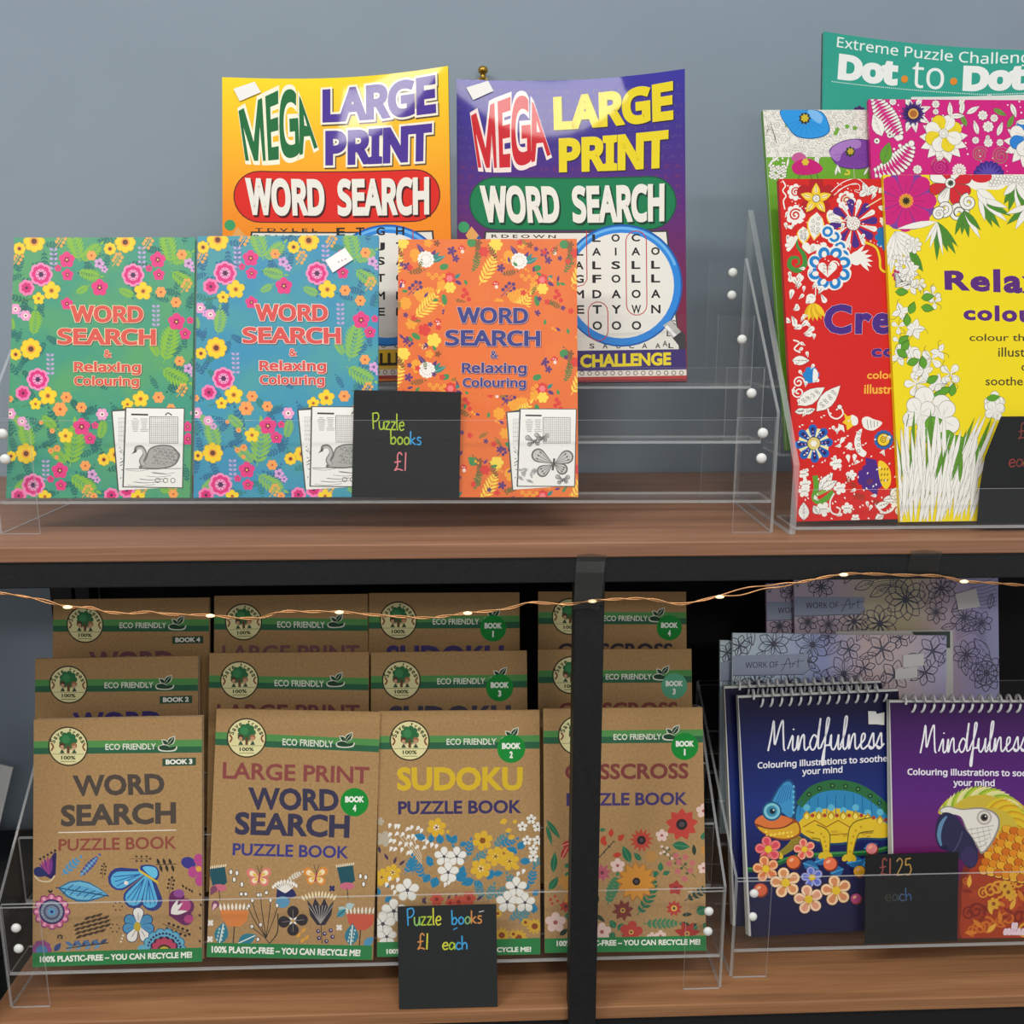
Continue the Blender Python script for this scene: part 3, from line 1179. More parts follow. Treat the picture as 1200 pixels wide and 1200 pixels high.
def eco_sudoku(W, H, quad, num, title, full):
    A = Art(W, H, quad, 'matt').unit(420, 820, 3.158)
    eco_head(A, (194, 145, 73), (128, 152, 176), (50, 700), (328, 138, 508, 161), (566, 128), -.004)
    A.text('SUDOKU', 146, 240, 606, 327, title, 0.04)
    if full:
        A.text('PUZZLE BOOK', 149, 365, 602, 415, '#3d3560', 0.032, skew=-4)
        B, Y, W1, PU = '#2c7fa6', '#d9ad33', '#e9e6dd', '#4b3a52'
        TL = '#4e8793'
        for x, y, r in ((82, 440, 16), (95, 505, 30)):
            A.scal(x, y, r, 5, .4, '#b8ab96')
        random.seed(5)
        for i in range(26):
            x, y = 112 + (i % 7) * 20 + random.uniform(-5, 5), 465 + (i // 7) * 30 + random.uniform(-5, 5) + (i % 7) * 3
            A.drop(x, y, 22, 13, 60 + random.uniform(-20, 20), W1)
        for i in range(4):
            A.stroke([(235, 600 - i * 10), (150 + i * 18, 490 + i * 5)], 2, '#ddd5c2')

        def fl(x, y, r, c, cc='#fff6d8', k=5, dot='#5d3b22', rot=18):
            A.petals(x, y, r, r * .66, k, c, rot)
            A.circ(x, y, r * .3, cc, 10)
            A.circ(x, y, r * .15, dot, 8)

        for x, y, L, w, a, c in ((250, 505, 44, 28, 160, B), (268, 520, 36, 24, 80, B), (306, 525, 38, 30, 100, B), (345, 525, 40, 28, 60, B), (375, 530, 30, 20, 20, B),
                                 (345, 520, 40, 20, 120, B), (270, 605, 40, 28, 110, B), (265, 640, 40, 30, 230, B), (290, 650, 45, 36, 250, B), (280, 600, 30, 24, 170, B),
                                 (360, 660, 52, 40, 30, B), (380, 640, 36, 26, 70, B), (430, 660, 52, 34, 200, B), (430, 665, 44, 30, -40, B), (480, 660, 44, 30, 60, B),
                                 (500, 640, 40, 24, 10, B), (590, 560, 44, 30, 150, B), (592, 545, 40, 30, 50, B), (600, 590, 44, 28, 0, B), (620, 700, 30, 22, 60, B),
                                 (650, 720, 30, 22, 40, B), (655, 790, 40, 30, 90, B), (95, 745, 34, 22, 40, B), (110, 690, 24, 16, 120, B), (70, 720, 30, 22, 90, B)):
            A.leaf(x, y, L, w, a, c)
            A.stroke([(x, y), (x + L * .8 * math.cos(R(a)), y - L * .8 * math.sin(R(a)))], 1.6, '#226685')
        for x, y, a, c in ((405, 580, 80, B), (420, 600, 40, TL), (400, 590, 130, B), (500, 540, 45, TL), (520, 530, 20, B), (170, 640, 60, B), (200, 640, 90, B), (240, 660, 110, B),
                           (465, 740, 110, TL), (480, 745, 70, TL), (500, 735, 40, TL), (640, 610, 30, TL), (590, 700, 120, TL), (560, 820, 40, TL), (600, 830, 60, TL), (640, 690, 80, B)):
            A.frond(x, y, 54, a, c, 4, 26, 10)
        for x, y, a in ((110, 585, 120), (130, 600, 70), (150, 605, 40), (80, 560, 100), (235, 750, 60), (330, 745, 70), (370, 740, 110), (440, 740, 40), (250, 755, 120)):
            A.leaf(x, y, 30, 11, a, PU)
        for x, y, r, cc in ((290, 463, 36, '#f7f0dd'), (461, 512, 38, '#7c3f26'), (510, 572, 38, '#e8c964'), (455, 618, 40, '#efdc9a'), (562, 590, 36, '#e8c964'), (126, 632, 32, '#f5e3a2'), (84, 650, 34, '#e8c964'), (540, 560, 22, '#e8c964')):
            fl(x, y, r, Y, cc, 6, '#8a5a22')
            for i in range(5):
                A.circ(x + r * .22 * math.cos(i * 1.26), y + r * .22 * math.sin(i * 1.26), 2.5, '#9a6a22', 6)
        for x, y, r in ((328, 486, 10), (310, 490, 9), (552, 436, 18), (568, 470, 15), (580, 496, 16), (575, 450, 12), (425, 628, 12), (600, 610, 15)):
            A.leaf(x, y, r * 1.7, r * 1.2, 200 if r > 14 else 60, Y)
        for x, y, r in ((318, 572, 38), (365, 572, 38), (333, 632, 42), (588, 690, 42), (555, 746, 44), (622, 748, 40), (180, 700, 46), (128, 780, 48), (86, 830, 50), (100, 880, 40)):
            A.petals(x, y, r, r * .74, 5, '#c9c2b2', 18)
            A.petals(x, y, r * .95, r * .64, 5, W1, 18)
            A.circ(x, y, r * .16, '#4c4a4c', 8)
            for i in range(5):
                A.stroke([(x, y), (x + r * .38 * math.cos(R(i * 72 + 54)), y - r * .38 * math.sin(R(i * 72 + 54)))], 2, '#55525a')
        for x, y in ((640, 433), (608, 460), (664, 462), (626, 512), (664, 512), (650, 546), (650, 576)):
            A.petals(x, y, 19, 13, 5, W1, 90)
            A.circ(x, y, 4, '#5b4a30', 6)
        for x, y in ((250, 530), (268, 540), (285, 545), (110, 668), (98, 690), (120, 700), (140, 672), (128, 720), (610, 640), (590, 650), (318, 690), (332, 682)):
            A.drop(x, y, 22, 14, 70, W1)
        for x, y, r in ((290, 735, 26), (372, 745, 26), (410, 732, 28), (340, 748, 18)):
            A.scal(x, y, r, 6, .3, '#bf5140')
            A.circ(x, y, r * .3, '#8d332b')
        for x, y, r in ((536, 875, 34), (600, 885, 36), (660, 840, 34), (625, 825, 18), (520, 790, 18), (580, 870, 18)):
            A.petals(x, y, r, r * .4, 11, '#d0a636', 0, 0, 'leaf')
            A.circ(x, y, r * .36, '#8a4326', 12)
        eco_foot(A, [(50, 902), (700, 885), (700, 960), (50, 970)], [(98, 928), (648, 920), (648, 940), (98, 948)])
    badge_round(A, 563, 175, 51, num)
    return A


def eco_criss(W, H, quad, num, title, full, bcol='#178a35'):
    A = Art(W, H, quad, 'matt').unit(620, 820, 3.158)
    eco_head(A, (180, 128, 73), (110, 134, 158), (40, 700), (311, 124, 486, 146), (530, 122), 0)
    A.text('CRISSCROSS', 133, 233, 588, 292, title, 0.032)
    if full:
        A.text('PUZZLE BOOK', 138, 341, 584, 390, '#473a6c', 0.03)
        G, G2, RD, PK, O = '#2d6e4d', '#2b3f33', '#b8433a', '#dba79b', '#d28f3b'

        def fl(x, y, r, c, k=8, cc='#2f2a2c', w=.42, cr=.3, kind='leaf'):
            A.petals(x, y, r, r * w, k, c, 10, 0, kind)
            A.circ(x, y, r * cr, cc, 14)
            A.circ(x, y, r * cr * .5, '#55494a', 8)

        for x, y, L, w, a in ((64, 440, 90, 20, -55), (64, 460, 80, 16, -75), (88, 640, 80, 26, 85), (72, 706, 62, 28, 55), (376, 604, 70, 32, 115), (415, 598, 42, 20, 130),
                              (530, 538, 68, 34, -8), (488, 640, 38, 20, 90), (482, 650, 26, 18, 160), (496, 650, 30, 18, 20), (260, 482, 24, 14, 10), (132, 655, 28, 18, 40), (130, 620, 30, 18, 30),
                              (640, 520, 24, 18, 70), (640, 500, 26, 14, 10), (625, 800, 46, 40, 30), (630, 850, 46, 34, 200), (655, 860, 30, 30, 60), (320, 855, 38, 26, 120), (330, 862, 34, 24, 50), (315, 868, 36, 24, 250), (345, 875, 30, 22, -40), (130, 805, 30, 26, 0)):
            A.leaf(x, y, L, w, a, G, '#4d8c67')
        for x, y, L, w, a in ((614, 580, 44, 16, 95), (558, 838, 48, 20, -10), (570, 806, 40, 16, 5), (112, 880, 40, 20, 40), (252, 760, 40, 16, 90), (246, 800, 48, 16, -40), (600, 850, 30, 14, 20)):
            A.leaf(x, y, L, w, a, G2)
        A.frond(400, 806, 140, 50, G, 7, 34, 13, 4, 30)
        A.frond(290, 765, 100, 72, '#44805a', 7, 32, 13, 4)
        A.frond(425, 838, 118, 0, '#44805a', 7, 30, 12, 4)
        A.frond(580, 752, 90, 30, G2, 5, 26, 12, 4)
        A.frond(258, 585, 80, 48, '#4b4238', 3, 10, 4, 4)
        for x, y, a in ((266, 520, 60), (302, 498, 85), (330, 512, 50), (310, 568, 10), (285, 530, 120)):
            A.leaf(x, y + 10, 34, 20, a, '#bd4136')
        A.sprig(620, 662, 170, 138, '#4f5a3e', 6, 6, 0, 3)
        for x, y in ((520, 610), (545, 580), (556, 604), (580, 585), (606, 608), (600, 636), (552, 640), (578, 668)):
            A.scal(x, y, 13, 5, .5, '#bd6a6a')
        for i in range(4):                                            # striped red tulip by the post
            A.leaf(120 + i * 6, 590 - i * 16, 60, 22, 70 - i * 8, '#b23c34', '#e6b7a4')
        A.leaf(118, 540, 54, 24, 20, '#b23c34', '#e6b7a4')
        fl(565, 462, 62, '#c0453b', 9, w=.62, cr=.34)
        fl(416, 520, 46, '#bf4a3c', 13, w=.3, cr=.36)
        fl(398, 678, 78, '#a8702f', 13, w=.5, cr=.1)
        fl(398, 676, 74, O, 13, w=.42, cr=.2)
        A.scal(452, 582, 24, 6, .4, '#b98a4a')
        fl(348, 786, 42, '#7c3a33', 8, '#c99a4a', .5, .24)
        fl(540, 780, 32, '#b8433a', 9, '#e0b24c', .5, .36)
        fl(545, 702, 30, '#a83e3a', 5, '#8c2c2c', .8, .2)
        fl(270, 642, 36, '#b2586a', 8, '#7c3a4a', .4, .2)
        fl(135, 768, 26, '#b2483a', 7, '#6c2a28', .6, .25)
        fl(380, 870, 44, '#b8433a', 5, '#e0a24c', .8, .22, 'drop')
        fl(590, 878, 50, '#a8362f', 7, '#d89a4c', .5, .2)
        for x, y, r in ((492, 503, 24), (328, 615, 28), (96, 830, 40), (270, 868, 36), (645, 412, 28), (648, 628, 22), (490, 885, 22), (458, 890, 20)):
            A.petals(x, y, r, r * .8, 5, '#e2c4b8', 18)
            A.circ(x, y, r * .22, '#a85a54', 8)
        for x, y in ((150, 690), (130, 672), (660, 560), (152, 740)):
            A.scal(x, y, 26, 7, .4, '#c08a44')
        for x, y in ((492, 545), (512, 550), (500, 565), (515, 575), (488, 570), (530, 590)):
            A.circ(x, y, 6, '#dcc3b0', 8)
        for x, y in ((78, 742), (94, 730), (104, 748), (84, 758)):
            A.circ(x, y, 6, '#b8433a', 8)
        eco_foot(A, [(40, 892), (680, 885), (690, 950), (40, 955)], [(100, 900), (640, 899), (640, 921), (100, 922)])
    bx, by, br = 573, 172, 50
    badge_round(A, bx, by, br, num, bcol)
    return A


# ------------------------------------------------------------------ designs: flowered word search covers
def buttercup(A, x, y, r, c='#f2d02c', c2='#e0a728'):
    A.scal(x, y, r, 5, .34, c2, 18)
    A.petals(x, y, r * .94, r * .8, 5, c, 18)
    A.circ(x, y, r * .28, '#d98a2c', 9)
    A.circ(x, y, r * .13, '#7a3d1c', 7)


def daisy8(A, x, y, r, c='#f5cf27', ring='#f0a338'):
    A.scal(x, y, r, 8, .16, '#d9a223')
    A.scal(x, y, r * .95, 8, .18, c)
    A.circ(x, y, r * .42, ring, 14)
    A.circ(x, y, r * .26, '#6b3a24', 10)


def pinkbig(A, x, y, r):
    A.scal(x, y, r, 8, .12, '#f08fbb')
    A.scal(x, y, r * .8, 8, .14, '#dd2f7d')
    A.circ(x, y, r * .48, '#f29ac2', 14)
    A.scal(x, y, r * .26, 6, .4, '#4b2a52')
    for i in range(8):
        q = R(i * 45)
        A.circ(x + r * .38 * math.cos(q), y + r * .38 * math.sin(q), r * .05, '#4b2a52', 6)


def pink5(A, x, y, r, c='#e23a80', cc='#8a1f4d'):
    A.petals(x, y, r, r * .9, 5, c, 18)
    A.scal(x, y, r * .36, 5, .5, cc, 54)
    A.circ(x, y, r * .12, '#f3d36a', 6)


def simple6(A, x, y, r, c='#f3a055', cc='#c0502f'):
    A.scal(x, y, r, 6, .22, c)
    A.circ(x, y, r * .22, cc, 7)


def dots5(A, x, y, r, c='#d9a0d2'):
    for i in range(5):
        A.circ(x + r * math.cos(i * 1.257), y + r * math.sin(i * 1.257), r * .62, c, 8)
    A.circ(x, y, r * .4, '#8a4d8a', 6)


def floral_cover(W, H, quad, unit, base, teal, lime, ttl, outc, dark):
    A = Art(W, H, quad, 'satin').unit(*unit)
    # leaves first
    for i in range(120):
        x, y = 20 + (i * 67) % 770, 100 + (i * 151) % 1040
        if 200 < x < 660 and 270 < y < 770:
            continue
        A.frond(x, y, 46 + (i * 13) % 24, (i * 77) % 360, teal if i % 3 else dark, 5, 22, 8)
    for x, y, L, a in ((100, 235, 62, 150), (110, 250, 50, 200), (400, 130, 60, 40), (395, 250, 58, 130), (430, 235, 56, 80), (700, 310, 60, 60), (690, 350, 58, 160), (750, 380, 50, 70),
                       (85, 650, 62, 130), (70, 640, 50, 60), (690, 720, 62, 60), (700, 690, 50, 20), (235, 870, 80, 110), (180, 850, 60, 150), (370, 860, 64, 120), (330, 800, 60, 20),
                       (60, 960, 60, 100), (60, 1000, 70, 160), (120, 880, 60, 40), (390, 950, 60, 80), (390, 1080, 74, 150), (340, 1070, 60, 60), (440, 700, 40, 150), (640, 700, 50, 120),
                       (750, 540, 50, 100), (760, 620, 60, 60), (100, 500, 50, 160), (75, 520, 46, 70), (30, 1050, 60, 80), (740, 1100, 60, 140), (200, 1110, 60, 170), (600, 120, 60, 100), (545, 150, 50, 150), (190, 420, 40, 120), (740, 130, 60, 80)):
        A.frond(x, y, L, a, teal, 5, L * .36, L * .13)
    for x, y, L, a, c in ((330, 200, 110, 100, 0), (330, 195, 90, 30, 0), (320, 235, 80, -20, 0), (690, 205, 110, 95, 0), (690, 200, 80, 20, 0), (690, 230, 90, -40, 0), (310, 320, 50, 20, 0), (480, 300, 60, -30, 0),
                          (660, 590, 130, 70, 0), (650, 610, 110, -35, 0), (640, 570, 60, 110, 0), (280, 1010, 150, 75, 0), (280, 1040, 110, -40, 0), (270, 1000, 80, 130, 0), (140, 490, 90, 75, 0), (65, 470, 50, 100, 0),
                          (60, 800, 60, -60, 0), (120, 960, 110, 95, 0), (400, 900, 70, 70, 0), (470, 1100, 80, 10, 0), (170, 800, 70, -50, 0), (50, 1110, 70, 30, 0), (640, 1110, 80, 20, 0)):
        A.frond(x, y, L, a, lime, 8, L * .44, L * .1, None, 14)
    for x, y in ((228, 185), (575, 175), (208, 595), (183, 1020), (630, 400)):
        for i in range(5):
            for sg in (1, -1):
                A.ell(x + sg * 9, y + 40 - i * 18, 7, 5, '#b7a3cf', 30 * sg)
        A.stroke([(x, y + 52), (x, y - 40)], 2, '#8f86b8')
    for x, y in ((752, 288), (735, 700), (258, 122), (600, 125), (90, 190), (350, 1110), (480, 190), (570, 1110), (700, 1090)):
        A.sprig(x - 22, y + 26, 58, 50, '#e6a653', 4, 7, 20)
    for x, y, L, a in ((130, 350, 70, 20), (95, 355, 60, 10), (470, 775, 90, 15), (90, 770, 70, 10), (200, 310, 60, 30), (500, 760, 60, 10)):
        A.stroke([(x, y), (x + L, y - L * .3)], 3, '#4c7a3a')
    for x, y in ((75, 385), (407, 205), (760, 200), (760, 612), (370, 1040), (92, 828)):
        dots5(A, x, y, 13)
        dots5(A, x + 20, y + 22, 9)
    for x, y, r in ((115, 410, 22), (75, 385, 22), (413, 797, 25), (45, 797, 24), (92, 828, 20), (790, 790, 22)):
        A.scal(x, y, r, 6, .25, '#eda0c8')
        A.circ(x, y, r * .4, '#f8ead8', 8)
        A.circ(x, y, r * .2, '#7a3358', 6)
    for x, y, r in ((377, 175, 20), (733, 167, 21), (650, 313, 22), (710, 352, 22), (270, 730, 23), (245, 778, 30), (330, 770, 22), (725, 583, 21), (640, 728, 24), (343, 1005, 22), (230, 935, 15),
                    (50, 325, 16), (45, 738, 14), (205, 945, 12), (690, 770, 18), (212, 865, 11), (168, 832, 9), (376, 1130, 16), (228, 972, 9), (700, 1120, 20)):
        simple6(A, x, y, r)
    for x, y, r in ((120, 302, 32), (98, 715, 31), (72, 1128, 32), (447, 1125, 31), (510, 1105, 34)):
        A.scal(x, y, r, 7, .14, '#f07fb0')
        A.scal(x, y, r * .66, 7, .2, '#d42a74')
        A.circ(x, y, r * .2, '#5c1f48', 8)
    for x, y, r in ((280, 192, 32), (282, 250, 24), (245, 225, 14), (638, 188, 32), (642, 245, 24), (603, 222, 14), (408, 298, 34), (278, 362, 25), (712, 428, 35), (747, 475, 24), (767, 422, 15),
                    (330, 848, 36), (363, 895, 25), (384, 842, 15), (240, 1025, 34), (243, 1085, 24), (202, 1060, 15), (757, 845, 22), (760, 895, 26)):
        pink5(A, x, y, r)
    for x, y, r in ((178, 250, 46), (540, 248, 45), (158, 660, 45), (132, 1085, 48)):
        pinkbig(A, x, y, r)
    for x, y, r in ((218, 312, 37), (167, 343, 25), (580, 310, 37), (197, 725, 38), (147, 758, 25), (568, 735, 34), (515, 757, 26), (265, 885, 31), (178, 1132, 28), (555, 1132, 30)):
        buttercup(A, x, y, r)
    for x, y, r in ((153, 123, 43), (510, 122, 42), (95, 152, 25), (450, 148, 25), (133, 540, 43), (72, 562, 24), (105, 957, 42), (418, 980, 26), (45, 968, 22), (466, 960, 34)):
        daisy8(A, x, y, r)
    word_title(A, ttl, outc)
    mini_pages(A, 0, 0, 'swan')
    return A


def word_title(A, c, o, dx=0, dy=0, sx=1.0):
    kw = dict(fk='grot', out=(0.062, o), sh=(3, 3, 0.062, '#5d4a4a'))
    f = lambda x, y: (dx + x * sx, dy + y)
    for body, x0, y0, x1, y1, off in (('WORD', 292, 367, 580, 434, .042), ('SEARCH', 238, 457, 630, 522, .042), ('&', 423, 541, 452, 571, .03), ('Relaxing', 302, 587, 570, 640, .035), ('Colouring', 302, 644, 562, 694, .035)):
        (a, b), (d, e) = f(x0, y0), f(x1, y1)
        A.text(body, a, b, d, e, c, off, **kw)


def mini_pages(A, dx, dy, kind, k=1.0):
    """two sample pages printed on the lower right corner"""
    X = lambda x, y: (dx + x * k, dy + y * k)
    PW, G = '#ecebe4', '#8d8d89'
    q = lambda pts, c: A.poly([X(*p) for p in pts], c)
    st = lambda pts, w, c, sm=0: A.stroke([X(*p) for p in pts], [i * k for i in w] if isinstance(w, list) else w * k, c, sm)
    q([(449, 783), (512, 772), (514, 1100), (473, 1108)], '#3f4a44')
    q([(455, 786), (690, 772), (700, 1092), (478, 1105)], PW)
    for i in range(6):
        st([(478 + i * 6, 812), (480 + i * 6, 910)], 1, G)
        st([(476, 812 + i * 18), (508, 811 + i * 18)], 1, G)
    random.seed(9)
    for i in range(16):
        x, y = random.uniform(482, 505), random.uniform(930, 1080)
        st([(x, y), (x + random.uniform(-8, 14), y + random.uniform(-8, 8))], 3, '#5e5e5c')
    q([(505, 768), (746, 770), (739, 1096), (492, 1093)], '#4a4f4a')
    q([(511, 772), (742, 773), (735, 1092), (498, 1089)], PW)
    st([(530, 797), (598, 798)], 7, '#3a3a38')
    for c_ in range(2):
        for r_ in range(8):
            w_ = 9 + (r_ * 7 + c_ * 5) % 8
            st([(546 + c_ * 36 - w_, 815 + r_ * 7), (546 + c_ * 36 + w_, 815 + r_ * 7)], 2.4, G)
    for i in range(15):
        st([(604 + i * 8.1, 806), (604 + i * 8.1, 912)], 1.3, G)
        st([(604, 806 + i * 7.6), (718, 806 + i * 7.6)], 1.3, G)
    st([(604, 806), (718, 806), (718, 912), (604, 912), (604, 806)], 2.5, '#6a6a66')
    if kind == 'swan':
        st([(668, 800), (678, 790), (694, 800)], 5, '#55554f', 4)
        for i in range(9):
            y = 1022 + (i * 37) % 62
            st([(508 + (i * 53) % 130, y), (560 + (i * 53) % 130, y + 4), (600 + (i * 53) % 120, y - 3)], 2, G, 3)
        A.smooth([X(*p) for p in ((560, 1012), (585, 975), (602, 936), (640, 920), (690, 922), (718, 945), (727, 965), (705, 1002), (650, 1018), (590, 1018))], '#6d6d69')
        A.smooth([X(*p) for p in ((570, 1010), (592, 975), (606, 940), (642, 925), (688, 927), (712, 948), (718, 966), (700, 998), (650, 1012), (592, 1012))], '#a9a9a3')
        st([(582, 1005), (570, 985), (584, 955), (572, 930), (552, 932), (545, 945)], [22, 20, 17, 15, 17, 10], '#74746f', 5)
        st([(582, 1003), (571, 985), (583, 957), (571, 934), (552, 936)], [14, 13, 10, 9, 10], '#b5b5af', 5)
        q([(546, 938), (530, 958), (552, 948)], '#4a4a46')
        for i in range(34):
            x, y = 610 + (i * 29) % 95, 934 + (i * 17) % 66
            st([(x, y), (x + 9, y - 3), (x + 14, y + 4)], 2, '#5c5c58', 3)
        st([(505, 1017), (732, 1015)], 2.5, '#6a6a66')
        for x in (636, 668, 698):
            A.ring(*X(x, 1064), 8 * k, 11 * k, '#77776f', 10)
    else:
        for cx, cy, s_ in ((648, 1000, 1.0), (566, 905, .4), (600, 892, .35), (688, 1066, .35)):
            for a, L, w_ in ((28, 92, 58), (150, 104, 58), (-30, 66, 48), (212, 80, 50)):
                A.drop(*X(cx, cy), L * s_ * k, w_ * s_ * k, a, '#5d5d59')
                A.drop(*X(cx, cy), (L - 7) * s_ * k, (w_ - 12) * s_ * k, a, '#c4c4be')
                for d in (-12, 0, 12):
                    st([(cx, cy), (cx + L * .78 * s_ * math.cos(R(a + d)), cy - L * .78 * s_ * math.sin(R(a + d)))], 2.2, '#62625e')
                    A.circ(*X(cx + L * .7 * s_ * math.cos(R(a + d)), cy - L * .7 * s_ * math.sin(R(a + d))), 4 * s_ * k, '#50504c', 6)
            st([(cx - 4 * s_, cy + 26 * s_), (cx + 3 * s_, cy - 24 * s_)], 9 * s_, '#4a4a46')
        for i in range(14):
            x, y = 512 + (i * 41) % 80, 1020 + (i * 23) % 60
            A.frond(*X(x, y), 18 * k, (i * 67) % 180, G, 3, 9 * k, 4 * k)


def orange_cover(W, H, quad):
    A = Art(W, H, quad, 'satin').unit(400, 260, 3.53)
    Y, AM, PU, GR, RD, TL = '#f4d24a', '#efa02c', '#5d3270', '#3f8a4c', '#d9382f', '#2f8078'
    random.seed(21)
    PX, PY = 380, 445                                            # the pattern repeats across and down

    def motif(ox, oy):
        A.drop(ox + 330, oy + 160, 46, 30, 140, AM)
        A.scal(ox + 320, oy + 150, 30, 6, .3, AM)
        A.leaf(ox + 352, oy + 150, 58, 20, 125, PU, '#8a6aa0')
        A.leaf(ox + 375, oy + 160, 40, 16, 60, PU)
        A.leaf(ox + 380, oy + 175, 60, 22, 25, TL, '#7fb8a8')
        A.leaf(ox + 380, oy + 170, 48, 16, 50, TL)
        A.scal(ox + 355, oy + 165, 34, 12, .14, '#efeae0')
        for i in range(12):
            A.circ(ox + 355 + 20 * math.cos(i * .52), oy + 165 + 20 * math.sin(i * .52), 2.6, '#b9a79a', 5)
        A.ell(ox + 428, oy + 192, 18, 11, GR, 15)
        A.scal(ox + 450, oy + 240, 26, 8, .2, RD)
        A.scal(ox + 450, oy + 240, 14, 6, .3, '#f0787a')
        A.leaf(ox + 470, oy + 240, 32, 16, 40, TL)
        A.leaf(ox + 472, oy + 248, 32, 16, -30, PU)
        A.scal(ox + 418, oy + 268, 22, 5, .3, AM)
        A.scal(ox + 452, oy + 276, 24, 6, .3, Y)
        for i in range(5):
            simple6(A, ox + 366 + i * 15, oy + 225 + (i * 13) % 24, 9, AM, RD)
        A.sprig(ox + 280, oy + 310, 72, 45, PU, 4, 8)
        A.frond(ox + 308, oy + 305, 70, 10, AM, 5, 30, 13)
        A.frond(ox + 300, oy + 290, 60, -40, AM, 5, 26, 12)
        A.scal(ox + 270, oy + 342, 26, 7, .22, AM)
        A.frond(ox + 305, oy + 400, 120, 38, Y, 8, 46, 9, 3, 16)
        A.scal(ox + 294, oy + 424, 24, 6, .36, AM)
        A.scal(ox + 346, oy + 448, 26, 5, .3, RD)
        A.ell(ox + 312, oy + 474, 20, 11, GR, -35)
        A.ell(ox + 428, oy + 325, 11, 22, GR, 10)
        A.scal(ox + 384, oy + 490, 30, 5, .28, Y)
        A.sprig(ox + 262, oy + 515, 40, 40, PU, 3, 7)
        A.circ(ox + 344, oy + 516, 10, '#efe3d4')
        A.scal(ox + 344, oy + 516, 9, 4, .5, '#7c2f3f')
        A.scal(ox + 256, oy + 100, 26, 6, .3, Y)
        A.scal(ox + 262, oy + 545, 26, 6, .3, Y)
        A.scal(ox + 365, oy + 545, 18, 5, .4, AM)
        for x, y in ((500, 125), (258, 265), (400, 420)):              # little toadstools
            A.drop(ox + x, oy + y - 12, 26, 14, -80, '#f0d6c8')
            A.smooth([(ox + x - 16, oy + y - 2), (ox + x, oy + y - 20), (ox + x + 16, oy + y - 4)], RD)
            A.circ(ox + x - 4, oy + y - 8, 3, '#f5e9dc', 5)
            A.circ(ox + x + 5, oy + y - 7, 2.5, '#f5e9dc', 5)
        for x, y, r, c in ((460, 130, 20, PU), (476, 160, 16, PU), (280, 195, 18, PU), (430, 375, 14, PU), (272, 490, 16, PU), (568, 95, 16, '#8a4a20'), (400, 545, 14, '#8a4a20')):
            A.scal(ox + x, oy + y, r, 5, .62, c)
        for x, y, a in ((545, 180, 60), (540, 215, 60), (560, 165, 80), (280, 220, 10), (470, 320, -30), (265, 165, 120), (575, 130, 120)):
            A.frond(ox + x, oy + y, 54, a, '#7c5a2c' if a != 60 else '#4f7a40', 5, 18, 7)
        A.frond(ox + 570, oy + 265, 120, 55, Y, 7, 40, 10, 3, 14)
        A.scal(ox + 590, oy + 130, 22, 6, .35, RD)
        for x, y in ((520, 300), (505, 310), (528, 322), (510, 285)):
            A.circ(ox + x, oy + y, 10, RD, 8)
        A.stroke([(ox + 602, oy + 320), (ox + 610, oy + 295), (ox + 604, oy + 270)], 3, '#e8764a', 4)
        A.circ(ox + 540, oy + 95, 18, GR, 10)
        A.leaf(ox + 520, oy + 265, 24, 14, 110, GR)
        A.ell(ox + 428, oy + 640, 18, 11, GR, 15)

    for oy in (-PY, 0, PY, 2 * PY):
        for ox in (-PX, 0, PX, 2 * PX):
            motif(ox, oy)
    for i in range(130):                                          # small sprigs between the motifs
        x, y = 235 + (i * 89) % 745, 80 + (i * 131) % 1060
        k = i % 6
        if k == 0:
            A.leaf(x, y, 26, 11, (i * 53) % 180, PU)
        elif k == 1:
            A.frond(x, y, 34, (i * 71) % 180, '#5f6a2c', 4, 13, 5)
        elif k == 2:
            A.circ(x, y, 6, AM, 7)
            A.circ(x + 11, y + 7, 5, AM, 7)
        elif k == 3:
            A.scal(x, y, 13, 5, .5, RD)
        elif k == 4:
            A.leaf(x, y, 26, 13, (i * 37) % 180, GR)
        else:
            A.scal(x, y, 11, 5, .55, PU)
    # the plain panel behind the title
    A.smooth([(440, 350), (520, 335), (640, 330), (760, 345), (815, 400), (838, 480), (835, 560), (790, 640), (770, 700), (640, 712), (510, 695), (470, 640), (425, 560), (415, 450)], '#e5702f', 6)
    kw = dict(fk='grot', out=(0.05, '#d9b7b0'), sh=(2, 3, 0.06, '#8a3c3c'))
    c = '#363a80'
    for body, x0, y0, x1, y1, off in (('WORD', 480, 354, 772, 420, .035), ('SEARCH', 430, 446, 822, 512, .035), ('&', 616, 530, 645, 561, .02), ('Relaxing', 497, 578, 765, 634, .03), ('Colouring', 500, 640, 762, 690, .03)):
        A.text(body, x0, y0, x1, y1, c, off, **kw)
    mini_pages(A, 684 - 455 * 1.0, 784 - 786 * 1.0, 'butterfly', 1.0)
    return A


